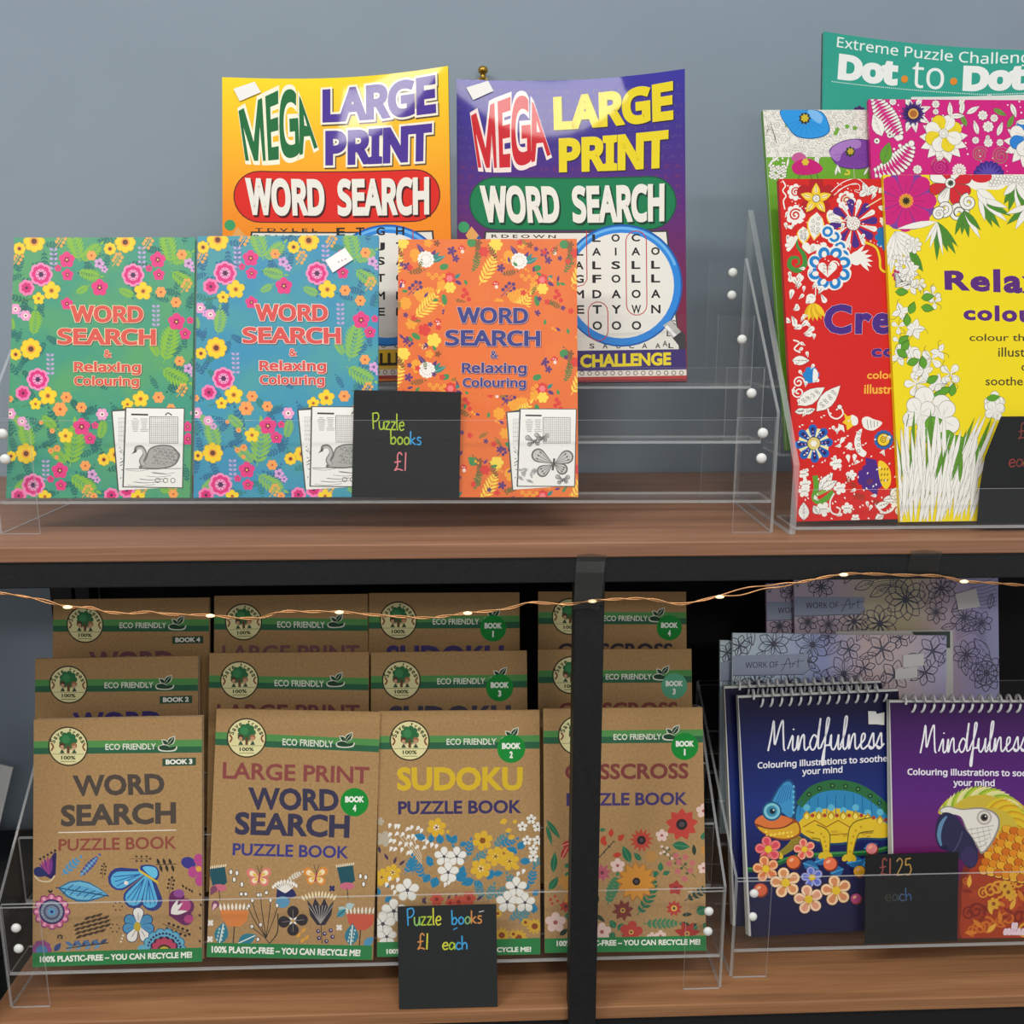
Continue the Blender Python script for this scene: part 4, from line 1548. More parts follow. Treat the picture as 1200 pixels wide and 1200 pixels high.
# ------------------------------------------------------------------ designs: large word search magazines
def mega_cover(W, H, quad, purple):
    A = Art(W, H, quad, 'gloss')
    LET = 'TDVLELRENBUSDREOWIALOCKSMETAPRINGHFODA'
    if purple:
        A.unit(520, 70, 4)
        for r_ in range(14):
            A.text(''.join(LET[(r_ * 7 + i * 3) % len(LET)] + ' ' for i in range(20)), 80, 140 + r_ * 46, 1120, 158 + r_ * 46, '#4c3f86' if r_ < 8 else '#6d2f6a', 0.0)
        mw = lambda s_, t_: mega_env(s_, t_, [(138, 272), (240, 208), (325, 172), (405, 168), (450, 230)], [(170, 520), (250, 520), (320, 515), (420, 490), (508, 452)])
        A.warp('MEGA', mw, '#c8202a', 0.03, 'grot', out=(0.075, '#f2ded6'))
        yk = dict(fk='grot', sh=(5, 6, 0.05, '#2a2038'))
        A.quadtext('LARGE', [(522, 172), (1078, 125), (1080, 305), (524, 333)], '#e6d020', 0.05, **yk)
        A.quadtext('PRINT', [(546, 370), (1058, 348), (1054, 522), (546, 532)], '#e6d020', 0.05, **yk)
        pill, px0, py0, px1, py1 = '#11794a', 132, 563, 1088, 802
        wq = [(176, 598), (1038, 592), (1036, 772), (192, 774)]
        sgn = 0
    else:
        A.unit(250, 70, 4.138)
        mw = lambda s_, t_: mega_env(s_, t_, [(128, 255), (232, 190), (318, 145), (400, 142), (440, 215)], [(160, 500), (250, 500), (320, 492), (420, 470), (505, 430)])
        A.warp('MEGA', mw, '#1d6b3a', 0.03, 'grot', out=(0.075, '#f3efd6'))
        pk = dict(fk='grot', out=(0.09, '#f3ead2'), sh=(6, 8, 0.09, '#5a4a30'))
        A.quadtext('LARGE', [(528, 142), (1080, 105), (1084, 288), (528, 308)], '#4b3292', 0.05, **pk)
        A.quadtext('PRINT', [(542, 346), (1064, 332), (1060, 508), (542, 516)], '#4b3292', 0.05, **pk)
        pill, px0, py0, px1, py1 = '#d8261c', 106, 550, 1097, 792
        wq = [(158, 578), (1048, 582), (1048, 766), (168, 762)]
    r = (py1 - py0) / 2
    for g, c in ((6, '#6d241c' if not purple else '#0b5236'), (0, pill)):
        pts = [(px1 - r + (r + g) * math.cos(q), (py0 + py1) / 2 - (r + g) * math.sin(q)) for q in np.linspace(PI / 2, -PI / 2, 14)]
        pts += [(px0 + r - (r + g) * math.cos(q), (py0 + py1) / 2 - (r + g) * math.sin(q)) for q in np.linspace(-PI / 2, PI / 2, 14)]
        A.poly(pts, c)
    A.quadtext('WORD  SEARCH', wq, '#e8e4d8', 0.045, 'grot', sh=(7, 9, 0.055, '#4a1512' if not purple else '#0c3a28'))
    # puzzle grid, lens, challenge strip: in picture units
    A.unit(0, 0, 1)
    dx = 0 if purple else -275
    X = lambda x: x + dx
    A.poly([(X(569), 273), (X(783), 273), (X(800), 440), (X(552), 440)], '#3d3a38')
    A.poly([(X(571), 275), (X(781), 275), (X(798), 438), (X(555), 438)], '#e4e1d6')
    if not purple:
        A.text('T D V L E L', 299, 269, 372, 273, '#33302e', 0.02)
        A.text('R E N B U S', 297, 277, 372, 281, '#33302e', 0.02)
    else:
        A.text('R D E O W N', 577, 277, 652, 281, '#33302e', 0.02)
    for r_ in range(4):
        for i, ch in enumerate('SAOCAALE'):
            if r_ == 0:
                A.text(ch, X(690 + i * 15.5), 405, X(696 + i * 15.5), 411, '#33302e', 0.02)
    for i, ch in enumerate('SLA'):
        A.text(ch, X(786 - i * 5), 378 + i * 12, X(792 - i * 5), 385 + i * 12, '#55504c', 0.02)
    cx, cy = X(728), 337
    A.circ(cx, cy, 72, '#1a5aa8', 44)
    A.ring(cx, cy, 62, 70, '#2f86d8', 44)
    A.ring(cx, cy, 66, 69, '#6db4ea', 24, 20, 150)
    A.circ(cx, cy, 62, '#e6e3da', 44)
    if purple:
        rows = ['LLLOCE', 'LLAIAO', 'GALSLL', 'AGFOLL', 'OMDAOA', 'RETYWN', 'SGOOO ']
        ys = [281, 297, 313, 329, 347, 365, 384]
        xs = [657, 679, 699.5, 722, 745.5, 768.5]
        for row, y in zip(rows, ys):
            for ch, x in zip(row, xs):
                if ch != ' ' and (x - cx) ** 2 + (y - cy) ** 2 < 64 ** 2:
                    g = .98 + (y - 281) / 700
                    wd = 1 if ch == 'I' else 5
                    A.text(ch, x - wd * g, y - 4.6 * g, x + wd * g, y + 4.6 * g, '#262426', 0.03)
        loop(A, 734, 273, 758, 372, '#b8322e')
        loop(A, 689, 356, 712, 402, '#b8322e')
        A.stroke([(688, 272), (688, 330), (684, 336), (676, 338)], 1.1, '#b8322e')
    else:
        for row, y in (('ETGH', 273), ('RUJT', 291), ('ASSA', 308), ('VITO', 328), ('ALMN', 349), ('LEEL', 368)):
            for ch, x in zip(row, (399, 422, 446, 469)):
                wd = 1 if ch == 'I' else 5
                A.text(ch, x - wd, y - 4.8, x + wd, y + 4.8, '#262426', 0.03)
        A.stroke([(484, 272), (484, 330)], 1.1, '#b8322e')
    # lens handle
    A.poly([(X(777), 384), (X(786), 378), (X(800), 394), (X(790), 402)], '#b9b7b2')
    A.poly([(X(779), 386), (X(782), 384), (X(796), 399), (X(793), 401)], '#f0efec')
    A.poly([(X(788), 399), (X(799), 391), (X(803), 396), (X(803), 418)], '#3a383a')
    A.poly([(X(536), 415), (X(803), 412), (X(804), 436), (X(536), 439)], '#3b2a6e' if purple else '#e0b52c')
    A.quadtext('CHALLENGE', [(X(679), 418), (X(786), 415.5), (X(786), 431), (X(679), 433.5)], '#e9d327' if purple else '#3a3222', 0.045)
    A.poly([(X(536), 439), (X(804), 436), (X(804), 444), (X(536), 447)], '#e8e0d4')
    for i in range(15):
        A.ring(X(672 + i * 9), 440, 1.9, 2.8, '#6a5a5a', 10)
    A.poly([(X(536), 446), (X(804), 443), (X(804), 447), (X(536), 450)], '#b0332c')
    # pencil end
    k = X(545)
    A.circ(k, 269 if purple else 266, 6.5, '#3c9a62')
    A.poly([(k + 2, 278), (k + 9, 268), (k + 18, 279), (k + 10, 292)], '#e0a45c')
    A.poly([(k + 10, 290), (k + 17, 278), (k + 30, 296), (k + 24, 304)], '#2a5aa0')
    return A


def mega_env(s_, t_, top, bot):
    u = s_ * (len(top) - 1)
    i = min(int(u), len(top) - 2)
    f = u - i
    f = f * f * (3 - 2 * f) * .4 + f * .6
    a = [top[i][k] * (1 - f) + top[i + 1][k] * f for k in (0, 1)]
    b = [bot[i][k] * (1 - f) + bot[i + 1][k] * f for k in (0, 1)]
    bul = 16 * math.sin(PI * t_) * (s_ - .5)
    return (a[0] * (1 - t_) + b[0] * t_ + bul, a[1] * (1 - t_) + b[1] * t_)


def loop(A, x0, y0, x1, y1, col):
    r = (x1 - x0) / 2
    pts = [((x0 + x1) / 2 + r * math.cos(q), y0 + r - r * math.sin(q)) for q in np.linspace(PI, 0, 8)]
    pts += [((x0 + x1) / 2 + r * math.cos(q), y1 - r - r * math.sin(q)) for q in np.linspace(0, -PI, 8)]
    A.stroke(pts, 1.1, col, 0, True)
# ------------------------------------------------------------------ designs: colouring books
INK = '#4a4846'
PAP = '#ebe8df'


def o_leaf(A, x, y, L, w, ang, fill=PAP, g=3, vein=True):
    A.leaf(x - g * .6 * math.cos(R(ang)), y + g * .6 * math.sin(R(ang)), L + g * 1.4, w + g, ang, INK)
    A.leaf(x, y, L, w, ang, fill)
    if vein:
        A.stroke([(x, y), (x + L * .9 * math.cos(R(ang)), y - L * .9 * math.sin(R(ang)))], g * .45, INK)
        for k in (.35, .55, .75):
            for sg in (35, -35):
                A.stroke([(x + L * k * math.cos(R(ang)), y - L * k * math.sin(R(ang))), (x + L * k * math.cos(R(ang)) + w * .32 * math.cos(R(ang + sg)), y - L * k * math.sin(R(ang)) - w * .32 * math.sin(R(ang + sg)))], g * .3, INK)


def o_petals(A, x, y, L, w, k, fill=PAP, rot=0, g=3, kind='drop', r0=0):
    for i in range(k):
        a = rot + 360 * i / k
        px, py = x + r0 * math.cos(R(a)), y - r0 * math.sin(R(a))
        getattr(A, kind)(px, py, L - r0 + g * .7, w + g, a, INK)
        getattr(A, kind)(px, py, L - r0, w, a, fill if isinstance(fill, str) else fill[i % len(fill)])
        A.stroke([(px + (L - r0) * .2 * math.cos(R(a)), py - (L - r0) * .2 * math.sin(R(a))), (px + (L - r0) * .7 * math.cos(R(a)), py - (L - r0) * .7 * math.sin(R(a)))], g * .35, INK)


def o_circ(A, x, y, r, fill=PAP, g=2, n=14):
    A.circ(x, y, r + g, INK, n)
    A.circ(x, y, r, fill, n)


def caterpillar(A, x, y, L, ang, curve, n, ll, col=PAP):
    """a plume of short blunt leaflets"""
    a, px, py = ang, x, y
    for i in range(n):
        sc_ = .45 + .75 * math.sin(PI * (i + .6) / (n + .6))
        for sg in (1, -1):
            A.drop(px, py, ll * sc_ + 2, L / n * 1.02 + 1.5, a + sg * 82, INK, 6)
            A.drop(px, py, ll * sc_, L / n * .86, a + sg * 82, col, 6)
        px += L / n * math.cos(R(a))
        py -= L / n * math.sin(R(a))
        a += curve / n
    o_circ(A, px, py, L / n * .8)


def green_floral(W, H, quad):
    A = Art(W, H, quad, 'gloss').unit(860, 120, 5)
    random.seed(4)
    A.rect(60, 330, 860, 2300, '#6aa52c')
    for i in range(150):                                          # a thicket of pale uncoloured flowers
        x, y = 160 + (i * 71) % 690, 45 + (i * 37) % 300
        r = 16 + (i * 13) % 26
        if i % 3 == 0:
            o_petals(A, x, y, r, r * .7, 6, PAP, i * 20, 2.2)
            o_circ(A, x, y, r * .2, PAP, 1)
        elif i % 3 == 1:
            o_leaf(A, x, y, r * 2, r * .9, (i * 47) % 360, PAP, 2.2)
        else:
            for k in range(5):
                o_circ(A, x + random.uniform(-r, r), y + random.uniform(-r, r), 6, PAP, 1.2, 8)
    for i in range(5):
        A.stroke([(235, 250), (225 - i * 8, 200 - i * 22), (190 - i * 4, 150 + i * 14)], 1.6, INK, 4)
    for x, y in ((590, 190), (705, 160), (660, 150), (600, 170), (300, 140)):
        A.scal(x, y, 15, 5, .5, '#6aa52c')
    # blue, purple and magenta blooms
    A.smooth([(258, 55), (300, 40), (400, 48), (500, 60), (540, 110), (555, 180), (500, 215), (420, 222), (350, 205), (300, 150), (262, 90)], '#1d5fa0')
    A.smooth([(262, 57), (302, 44), (400, 52), (497, 64), (536, 112), (549, 178), (498, 210), (420, 217), (353, 200), (304, 148), (266, 90)], '#2a94dc')
    A.smooth([(425, 52), (480, 60), (512, 95), (500, 132), (470, 120), (440, 92)], '#79b7ea')
    for a in range(200, 340, 18):
        A.stroke([(410 + 40 * math.cos(R(a)), 105 - 30 * math.sin(R(a))), (415 + 130 * math.cos(R(a)), 108 - 96 * math.sin(R(a)))], 2, '#1d6fb4')
    A.scal(405, 102, 36, 9, .3, '#3a3320')
    A.scal(405, 100, 24, 7, .3, '#c9b32c')
    A.smooth([(553, 300), (590, 255), (680, 225), (790, 232), (830, 270), (830, 350), (780, 395), (690, 402), (600, 380)], '#4c2a66')
    A.smooth([(557, 300), (592, 258), (680, 229), (790, 236), (826, 272), (826, 348), (778, 391), (690, 398), (602, 376)], '#7a3f9c')
    A.smooth([(557, 302), (592, 258), (680, 229), (735, 235), (735, 275), (640, 300), (610, 355), (570, 335)], '#a678bd')
    for a in range(190, 360, 16):
        A.stroke([(690 + 40 * math.cos(R(a)), 305 - 30 * math.sin(R(a))), (690 + 110 * math.cos(R(a)), 308 - 80 * math.sin(R(a)))], 2, '#5a2f78')
    A.scal(678, 300, 32, 8, .35, '#33401f')
    A.scal(680, 298, 20, 6, .35, '#bda833')
    A.smooth([(328, 340), (345, 310), (385, 305), (415, 330), (400, 352), (350, 360)], '#c25a92')
    A.smooth([(330, 380), (380, 345), (450, 345), (512, 392), (490, 425), (400, 438), (345, 425)], '#c41a72')
    A.scal(410, 360, 22, 6, .3, '#d6bd2f')
    for x0, x1 in ((385, 365), (440, 450), (478, 488)):
        A.stroke([(x0, 430), (x1, 462)], 5, '#55713a')
    for i in range(40):
        o_circ(A, 195 + (i * 31) % 100, 380 + (i * 17) % 80, 8, PAP, 1.4, 7)
    for x, y, a in ((300, 390, 80), (190, 390, 60), (210, 360, 40), (590, 440, 80), (620, 430, 110), (760, 440, 60)):
        o_leaf(A, x, y, 60, 14, a, PAP, 2, False)
    A.stroke([(645, 432), (670, 432), (672, 415), (655, 410)], 10, '#d9c93a', 4)
    A.stroke([(700, 400), (704, 460)], 4, '#b9c4a0')
    return A


def magenta_floral(W, H, quad):
    A = Art(W, H, quad, 'gloss').unit(1020, 100, 5.217)
    random.seed(2)
    for i in range(60):
        A.circ(30 + (i * 83) % 1500, 90 + (i * 47) % 440, 3 + i % 4, PAP, 7)
    caterpillar(A, 40, 70, 290, -62, 10, 14, 56)
    caterpillar(A, 40, 530, 300, 10, 62, 13, 56)
    o_leaf(A, 82, 306, 145, 74, 112)
    o_leaf(A, 88, 480, 142, 74, 74, '#5f9a2c')
    for x, y in ((130, 300), (50, 335)):
        o_circ(A, x, y, 17)
        A.scal(x, y, 8, 5, .5, INK)
    A.circ(180, 322, 14, PAP)
    A.circ(192, 365, 11, PAP)
    A.circ(156, 385, 7, PAP)
    for a in (20, 60, 110, 250, 280, 330):
        o_leaf(A, 272, 168, 120, 44, a)
    A.petals(274, 168, 80, 24, 14, '#4a2a78', 0, 0, 'leaf')
    A.petals(274, 168, 66, 18, 14, '#2e1a55', 12, 0, 'leaf')
    A.circ(276, 170, 32, '#d9a24a', 18)
    A.circ(276, 170, 22, '#a8642c', 16)

    def big(x, y, r, c1):
        o_petals(A, x, y + r * .28, r * 1.28, r * .6, 13, PAP, 8, 3, 'leaf')
        o_petals(A, x, y, r, r * .72, 8, [c1, PAP], 22, 3)
        o_circ(A, x, y, r * .24)
        for i in range(7):
            o_circ(A, x + r * .14 * math.cos(i * .9), y + r * .14 * math.sin(i * .9), r * .05, PAP, 1, 6)

    big(462, 292, 118, '#e8cf22')
    big(985, 320, 120, '#2a7fd0')
    for x, y, a, c in ((505, 190, 92, PAP), (570, 180, 80, PAP), (605, 172, 30, PAP), (880, 110, -70, PAP), (770, 142, -28, '#6f9a3c'), (605, 250, 115, '#6f9a3c'), (675, 300, 105, PAP), (795, 310, 70, PAP),
                       (858, 262, 65, '#6f9a3c'), (500, 185, 0, PAP), (910, 225, 0, PAP), (560, 120, 60, PAP), (1150, 180, 40, PAP), (1200, 260, 70, '#6f9a3c')):
        o_leaf(A, x, y, 92, 32, a, c)
    for x, y, r in ((705, 182, 30), (775, 200, 24), (738, 252, 34), (660, 335, 22), (738, 350, 28), (810, 350, 22), (415, 112, 24), (415, 158, 18), (300, 512, 28), (150, 95, 22), (735, 318, 14)):
        o_petals(A, x, y, r, r * .62, 8, PAP, 0, 2)
        o_circ(A, x, y, r * .24, PAP, 1.5, 8)
    for x, y, r in ((440, 492, 62), (685, 420, 50), (815, 432, 58)):
        A.spiral(x, y, r, 2.6, 3, '#a8906a', 20)
        A.spiral(x + 4, y + 4, r * .8, 2.2, 2, '#6f7a3c', 90)
    A.ell(440, 500, 56, 42, '#b3156f')
    A.spiral(440, 500, 44, 2.2, 3, '#d25a9a', 40)
    A.petals(558, 520, 44, 14, 14, PAP, 0)
    o_circ(A, 558, 520, 14)
    A.scal(740, 560, 100, 18, .1, '#3f2a86')
    A.petals(740, 560, 90, 16, 18, '#5a49a8', 0, 0, 'leaf')
    return A


def red_cover(W, H, quad):
    A = Art(W, H, quad, 'gloss').unit(860, 120, 5)
    Rd, Y, B, V, G = '#cf231f', '#edc72a', '#1f7fc4', '#4a2a80', '#3f8a3a'
    random.seed(8)

    def spiralflower(x, y, r, rot=0):
        A.scal(x, y, r, 8, .2, PAP, rot)
        A.spiral(x, y, r * .62, 1.7, r * .16, Rd, rot)
        A.spiral(x, y, r * .9, .2, 1, INK, rot)

    def petal_o(x, y, L, w, a, c, edge, g=7):
        A.leaf(x, y, L + g, w + g * 1.6, a, edge)
        A.leaf(x, y, L, w, a, c)

    A.stroke([(232, 470), (250, 500), (235, 530), (255, 560), (240, 590), (250, 640)], 8, PAP, 5)
    spiralflower(312, 538, 50)
    spiralflower(312, 672, 60, 40)
    spiralflower(612, 585, 56, 90)
    A.spiral(612, 585, 30, 2, 3, '#b5983a')
    # yellow star flower with hanging leaves
    for x, y, L, w, a in ((440, 655, 160, 90, -95), (360, 740, 100, 66, -88), (500, 640, 140, 70, -50)):
        petal_o(x, y, L, w, a, PAP, Y, 9)
        for i in range(7):
            A.spiral(x + L * (.25 + .09 * i) * math.cos(R(a)) + (-1) ** i * w * .16, y - L * (.25 + .09 * i) * math.sin(R(a)), w * .15, 1.3, 2.4, INK, i * 60)
    A.scal(432, 560, 118, 5, .4, '#b01d22', 90)
    for i in range(5):
        a = 90 + i * 72
        petal_o(432, 578, 96, 50, a, Y, '#8f2a1f', 3)
        A.leaf(432 + 30 * math.cos(R(a)), 578 - 30 * math.sin(R(a)), 52, 20, a, '#f6e9b0')
        A.stroke([(432 + 34 * math.cos(R(a)), 578 - 34 * math.sin(R(a))), (432 + 76 * math.cos(R(a)), 578 - 76 * math.sin(R(a)))], 4, '#a8742c')
    o_circ(A, 434, 575, 20, PAP, 4)
    for i in range(3):
        o_circ(A, 434 + 8 * math.cos(i * 2.1), 575 + 8 * math.sin(i * 2.1), 5, PAP, 1.5, 7)
    # paisley swirl top right
    A.stroke([(530, 545), (590, 495), (660, 470), (700, 490), (695, 530), (660, 525)], [30, 34, 34, 30, 22, 10], PAP, 6)
    A.stroke([(530, 545), (590, 495), (660, 470), (700, 490), (695, 530), (662, 525)], [20, 24, 25, 22, 14, 5], Rd, 6)
    A.stroke([(560, 528), (620, 495), (670, 490)], 3, PAP, 5)
    for x, y, a, L in ((740, 560, 110, 90), (735, 555, 60, 70), (750, 540, 35, 60), (690, 560, 40, 60)):
        o_leaf(A, x, y, L, 40, a)
    # violet and white daisy
    for i in range(16):
        a = i * 22.5 + 8
        c = V if i % 2 == 0 else PAP
        A.drop(655 + 34 * math.cos(R(a)), 720 - 34 * math.sin(R(a)), 112, 46 if c == V else 32, a, c)
        if c == PAP:
            A.stroke([(655 + 80 * math.cos(R(a)), 720 - 80 * math.sin(R(a))), (655 + 128 * math.cos(R(a)), 720 - 128 * math.sin(R(a)))], 6, '#cfcabf')
    o_circ(A, 656, 720, 40, PAP, 3, 18)
    for i in range(22):
        q = i * 2.4
        A.circ(656 + 8.4 * math.sqrt(i) * math.cos(q), 720 + 8.4 * math.sqrt(i) * math.sin(q), 5, '#8f6a55', 6)
        A.circ(656 + 8.4 * math.sqrt(i) * math.cos(q), 720 + 8.4 * math.sqrt(i) * math.sin(q), 3.3, '#e8d8c8', 6)
    A.scal(868, 800, 84, 10, .2, '#1f6fae')
    A.stroke([(730, 625), (860, 545)], 7, '#e9d6a8')
    for x, y, a in ((800, 620, -20), (820, 690, -60), (800, 540, 40), (840, 650, -40)):
        o_leaf(A, x, y, 70, 32, a)
    A.stroke([(725, 830), (790, 860), (815, 920), (825, 990), (885, 1015)], 18, '#8f4a1f', 6)
    A.stroke([(725, 830), (790, 860), (815, 920), (825, 990), (885, 1015)], 13, Y, 6)
    A.spiral(880, 975, 30, 1.4, 9, Y)
    # green tendril, hearts, lotus
    A.stroke([(322, 800), (330, 860), (365, 905), (372, 965), (330, 1000), (285, 975), (290, 930), (330, 925), (340, 955), (318, 968)], [8, 16, 26, 30, 30, 28, 22, 16, 10, 6], G, 6)
    for i in range(5):
        A.drop(310, 850, 56, 24, 80 + i * 34, PAP)
    for x, y, s_, a in ((395, 860, 42, -8), (478, 855, 34, 20), (290, 740, 18, 10), (260, 800, 18, -60)):
        A.drop(x, y + s_, s_ * 1.7, s_ * 1.1, 62 + a, PAP)
        A.drop(x, y + s_, s_ * 1.7, s_ * 1.1, 118 + a, PAP)
        for k in range(4):
            A.stroke([(x + s_ * .3, y + s_ * (.1 + k * .2)), (x + s_ * .8, y - s_ * .1 + s_ * k * .2)], 2, INK)
    for i in range(6):
        A.leaf(660 + i * 6, 925, 100, 24, 50 - i * 20, PAP)
    A.smooth([(640, 910), (690, 880), (720, 920), (690, 965), (650, 955)], PAP)
    # blue ringed flower
    for x, y in ((580, 860), (545, 800), (505, 770), (600, 910)):
        A.scal(x, y, 44, 8, .1, PAP)
        A.circ(x, y, 32, B, 14)
        A.circ(x, y, 16, PAP, 10)
    A.scal(520, 985, 136, 8, .13, PAP, 22)
    for i in range(8):
        q = R(i * 45 + 22)
        A.ell(520 + 92 * math.cos(q), 985 - 92 * math.sin(q), 38, 34, B, i * 45)
        A.ell(520 + 88 * math.cos(q), 985 - 88 * math.sin(q), 20, 15, PAP, i * 45)
    A.scal(520, 985, 78, 8, .12, Rd)
    A.drop(510, 1040, 96, 52, 118, PAP)
    A.drop(510, 1040, 96, 52, 66, PAP)
    A.spiral(545, 970, 30, 1.5, 8, PAP)
    for k in range(7):
        A.spiral(488 + (k % 3) * 16, 970 + (k // 3) * 20, 8, 1.2, 2, '#8f4a3a')
    # small buds round about
    for i, (x, y, a) in enumerate(((285, 1050, 90), (330, 1110, 60), (350, 1060, 100), (290, 1160, 80), (250, 690, 60), (262, 760, 100), (740, 520, 20), (810, 530, 40), (700, 820, 60), (590, 760, 80), (760, 580, 60), (640, 880, 100), (850, 930, 60), (850, 950, 30), (420, 1110, 60), (470, 1130, 110), (340, 1170, 45), (600, 700, 30))):
        A.drop(x, y, 44, 22, a, PAP)
        A.stroke([(x + 8 * math.cos(R(a)), y - 8 * math.sin(R(a))), (x + 34 * math.cos(R(a)), y - 34 * math.sin(R(a)))], 2.5, INK)
    A.stroke([(440, 1080), (440, 1150)], 6, PAP)
    A.scal(820, 525, 22, 5, .5, PAP)
    A.scal(830, 700, 22, 5, .5, PAP)
    for i in range(46):
        x, y = 225 + (i * 67) % 650, 480 + (i * 113) % 560
        if not 560 < x or y < 900:
            A.circ(x, y, 3 + i % 3, PAP, 6)
    # lower half, from the second sheet
    A.unit(860, 300, 3.43)
    for i in range(6):
        A.leaf(285 + i * 3, 200, 74, 22, -112 + i * 12, Y if i % 2 else '#d9a81f')
    A.drop(262, 200, 48, 40, 40, PAP)
    for x, y, L, a in ((196, 82, 34, -80), (218, 140, 60, 60), (200, 190, 46, 80), (228, 130, 40, 120), (312, 165, 40, 60), (322, 160, 44, -60), (205, 250, 40, -60), (216, 260, 36, -80), (240, 300, 44, 40), (215, 305, 36, 20),
                       (212, 230, 30, 30), (205, 280, 30, 150), (265, 318, 40, 30), (258, 330, 36, 10)):
        A.drop(x, y, L, 22, a, PAP)
        A.stroke([(x, y), (x + L * .7 * math.cos(R(a)), y - L * .7 * math.sin(R(a)))], 2, INK)
    A.stroke([(215, 350), (240, 360), (220, 385), (245, 400)], 6, PAP, 4)
    o_leaf(A, 212, 432, 70, 38, 0)
    A.scal(290, 490, 34, 6, .2, B)
    A.poly([(270, 460), (302, 455), (296, 520), (262, 528)], B)
    A.smooth([(300, 465), (318, 480), (315, 510), (298, 518)], PAP)
    A.spiral(240, 520, 24, 1.5, 6, PAP)
    A.spiral(240, 560, 26, 1.5, 6, PAP, 120)
    for x, y, L, w, a in ((238, 612, 130, 58, 34), (315, 636, 140, 58, 48), (228, 640, 50, 24, 10), (262, 644, 50, 24, 20)):
        o_leaf(A, x, y, L, w, a, PAP, 3, False)
        for i in range(8):
            A.spiral(x + L * (.2 + .08 * i) * math.cos(R(a)) + (-1) ** i * w * .14, y - L * (.2 + .08 * i) * math.sin(R(a)), w * .13, 1.3, 1.6, INK, i * 50)
    A.stroke([(360, 625), (372, 655), (400, 665), (422, 645), (412, 622), (394, 630)], 6, PAP, 5)
    o_circ(A, 408, 618, 9)
    A.poly([(425, 640), (440, 655), (460, 650), (468, 690), (440, 712), (436, 690), (420, 680), (432, 668)], Y)
    A.smooth([(455, 650), (480, 660), (482, 685), (462, 690)], PAP)
    A.smooth([(500, 665), (520, 655), (545, 665), (582, 680), (548, 710), (515, 705), (503, 690)], PAP)
    for i in range(4):
        A.stroke([(520 + i * 14, 668 + i * 2), (526 + i * 12, 704 - i * 3)], 2, INK)
    # blue eight-petal flower
    A.petals(306, 766, 64, 40, 8, '#e8dfa8', 22)
    for i in range(8):
        A.drop(306, 766, 78, 34, i * 45 + 5, '#1f5fb0')
        A.drop(306 + 14 * math.cos(R(i * 45 + 5)), 766 - 14 * math.sin(R(i * 45 + 5)), 52, 16, i * 45 + 5, '#2a2466')
        for k in (34, 48):
            A.circ(306 + k * math.cos(R(i * 45 + 5)), 766 - k * math.sin(R(i * 45 + 5)), 3, '#d9a0c4', 6)
    o_circ(A, 306, 766, 25, '#d8c272', 3, 16)
    A.scal(306, 766, 14, 6, .4, PAP)
    A.scal(588, 748, 40, 14, .12, '#2a63a8')
    o_circ(A, 588, 748, 24, Y, 4, 16)
    A.spiral(588, 748, 16, 2, 3, '#8f6a1f')
    A.smooth([(500, 705), (480, 720), (470, 760), (482, 800), (508, 818), (520, 800), (500, 780), (495, 740)], PAP)
    for i in range(4):
        o_circ(A, 488, 722 + i * 24, 5)
    A.scal(540, 900, 56, 9, .16, V)
    A.poly([(516, 820), (560, 830), (575, 900), (566, 975), (530, 950)], V)
    A.smooth([(568, 838), (592, 838), (616, 870), (620, 920), (600, 946), (576, 910)], Y)
    for i in range(9):
        A.leaf(580 + (i % 3) * 12, 872 + (i // 3) * 22, 14, 6, 70, '#8f6a1f')
    for x, y, a in ((430, 780, 20), (410, 770, 60), (440, 790, 60), (470, 840, 85), (450, 842, 100), (430, 720, 120), (400, 720, 60)):
        A.drop(x, y, 34, 18, a, PAP)
    A.stroke([(314, 895), (320, 945), (312, 985), (340, 1000), (390, 960)], 22, '#5a9a2c', 5)
    for i in range(6):
        A.leaf(322 + i * 10, 980 - i * 5, 26, 10, 60, '#7fb84c')
    o_leaf(A, 330, 955, 90, 40, 52)
    o_leaf(A, 342, 950, 70, 34, 30)
    for x, y, r in ((398, 846, 26), (460, 892, 22), (415, 945, 26), (446, 1025, 24), (350, 1030, 30), (275, 930, 24), (270, 960, 24), (268, 890, 20), (480, 1065, 18), (640, 1000, 24)):
        A.scal(x, y, r, 5, .4, PAP, r * 7)
        A.stroke([(x - r * .5, y), (x + r * .5, y - 2)], 2, INK)
    A.stroke([(392, 965), (376, 1000), (382, 1040), (408, 1050), (418, 1030), (402, 1020)], 6, PAP, 5)
    o_leaf(A, 272, 1075, 72, 44, 92)
    o_leaf(A, 330, 1050, 40, 30, 120)
    for x, y, L, a in ((590, 990, 60, 10), (560, 1020, 60, 20), (640, 990, 50, 110), (620, 975, 50, 50), (560, 1070, 40, 30), (650, 1050, 40, 80)):
        o_leaf(A, x, y, L, 28, a)
    A.stroke([(560, 1005), (590, 1040), (625, 1030), (640, 1000)], 9, PAP, 5)
    for i in range(110):
        x, y = 235 + (i * 59) % 420, 640 + (i * 97) % 430
        if y < 690 and x > 480:
            continue
        A.ell(x, y, 5, 3, PAP, i * 40, 6)
    for x, y in ((480, 950), (520, 930), (450, 930), (500, 1000), (540, 1000), (470, 990)):
        A.sprig(x, y, 30, (x * 7) % 180, '#7f3a24', 3, 4)
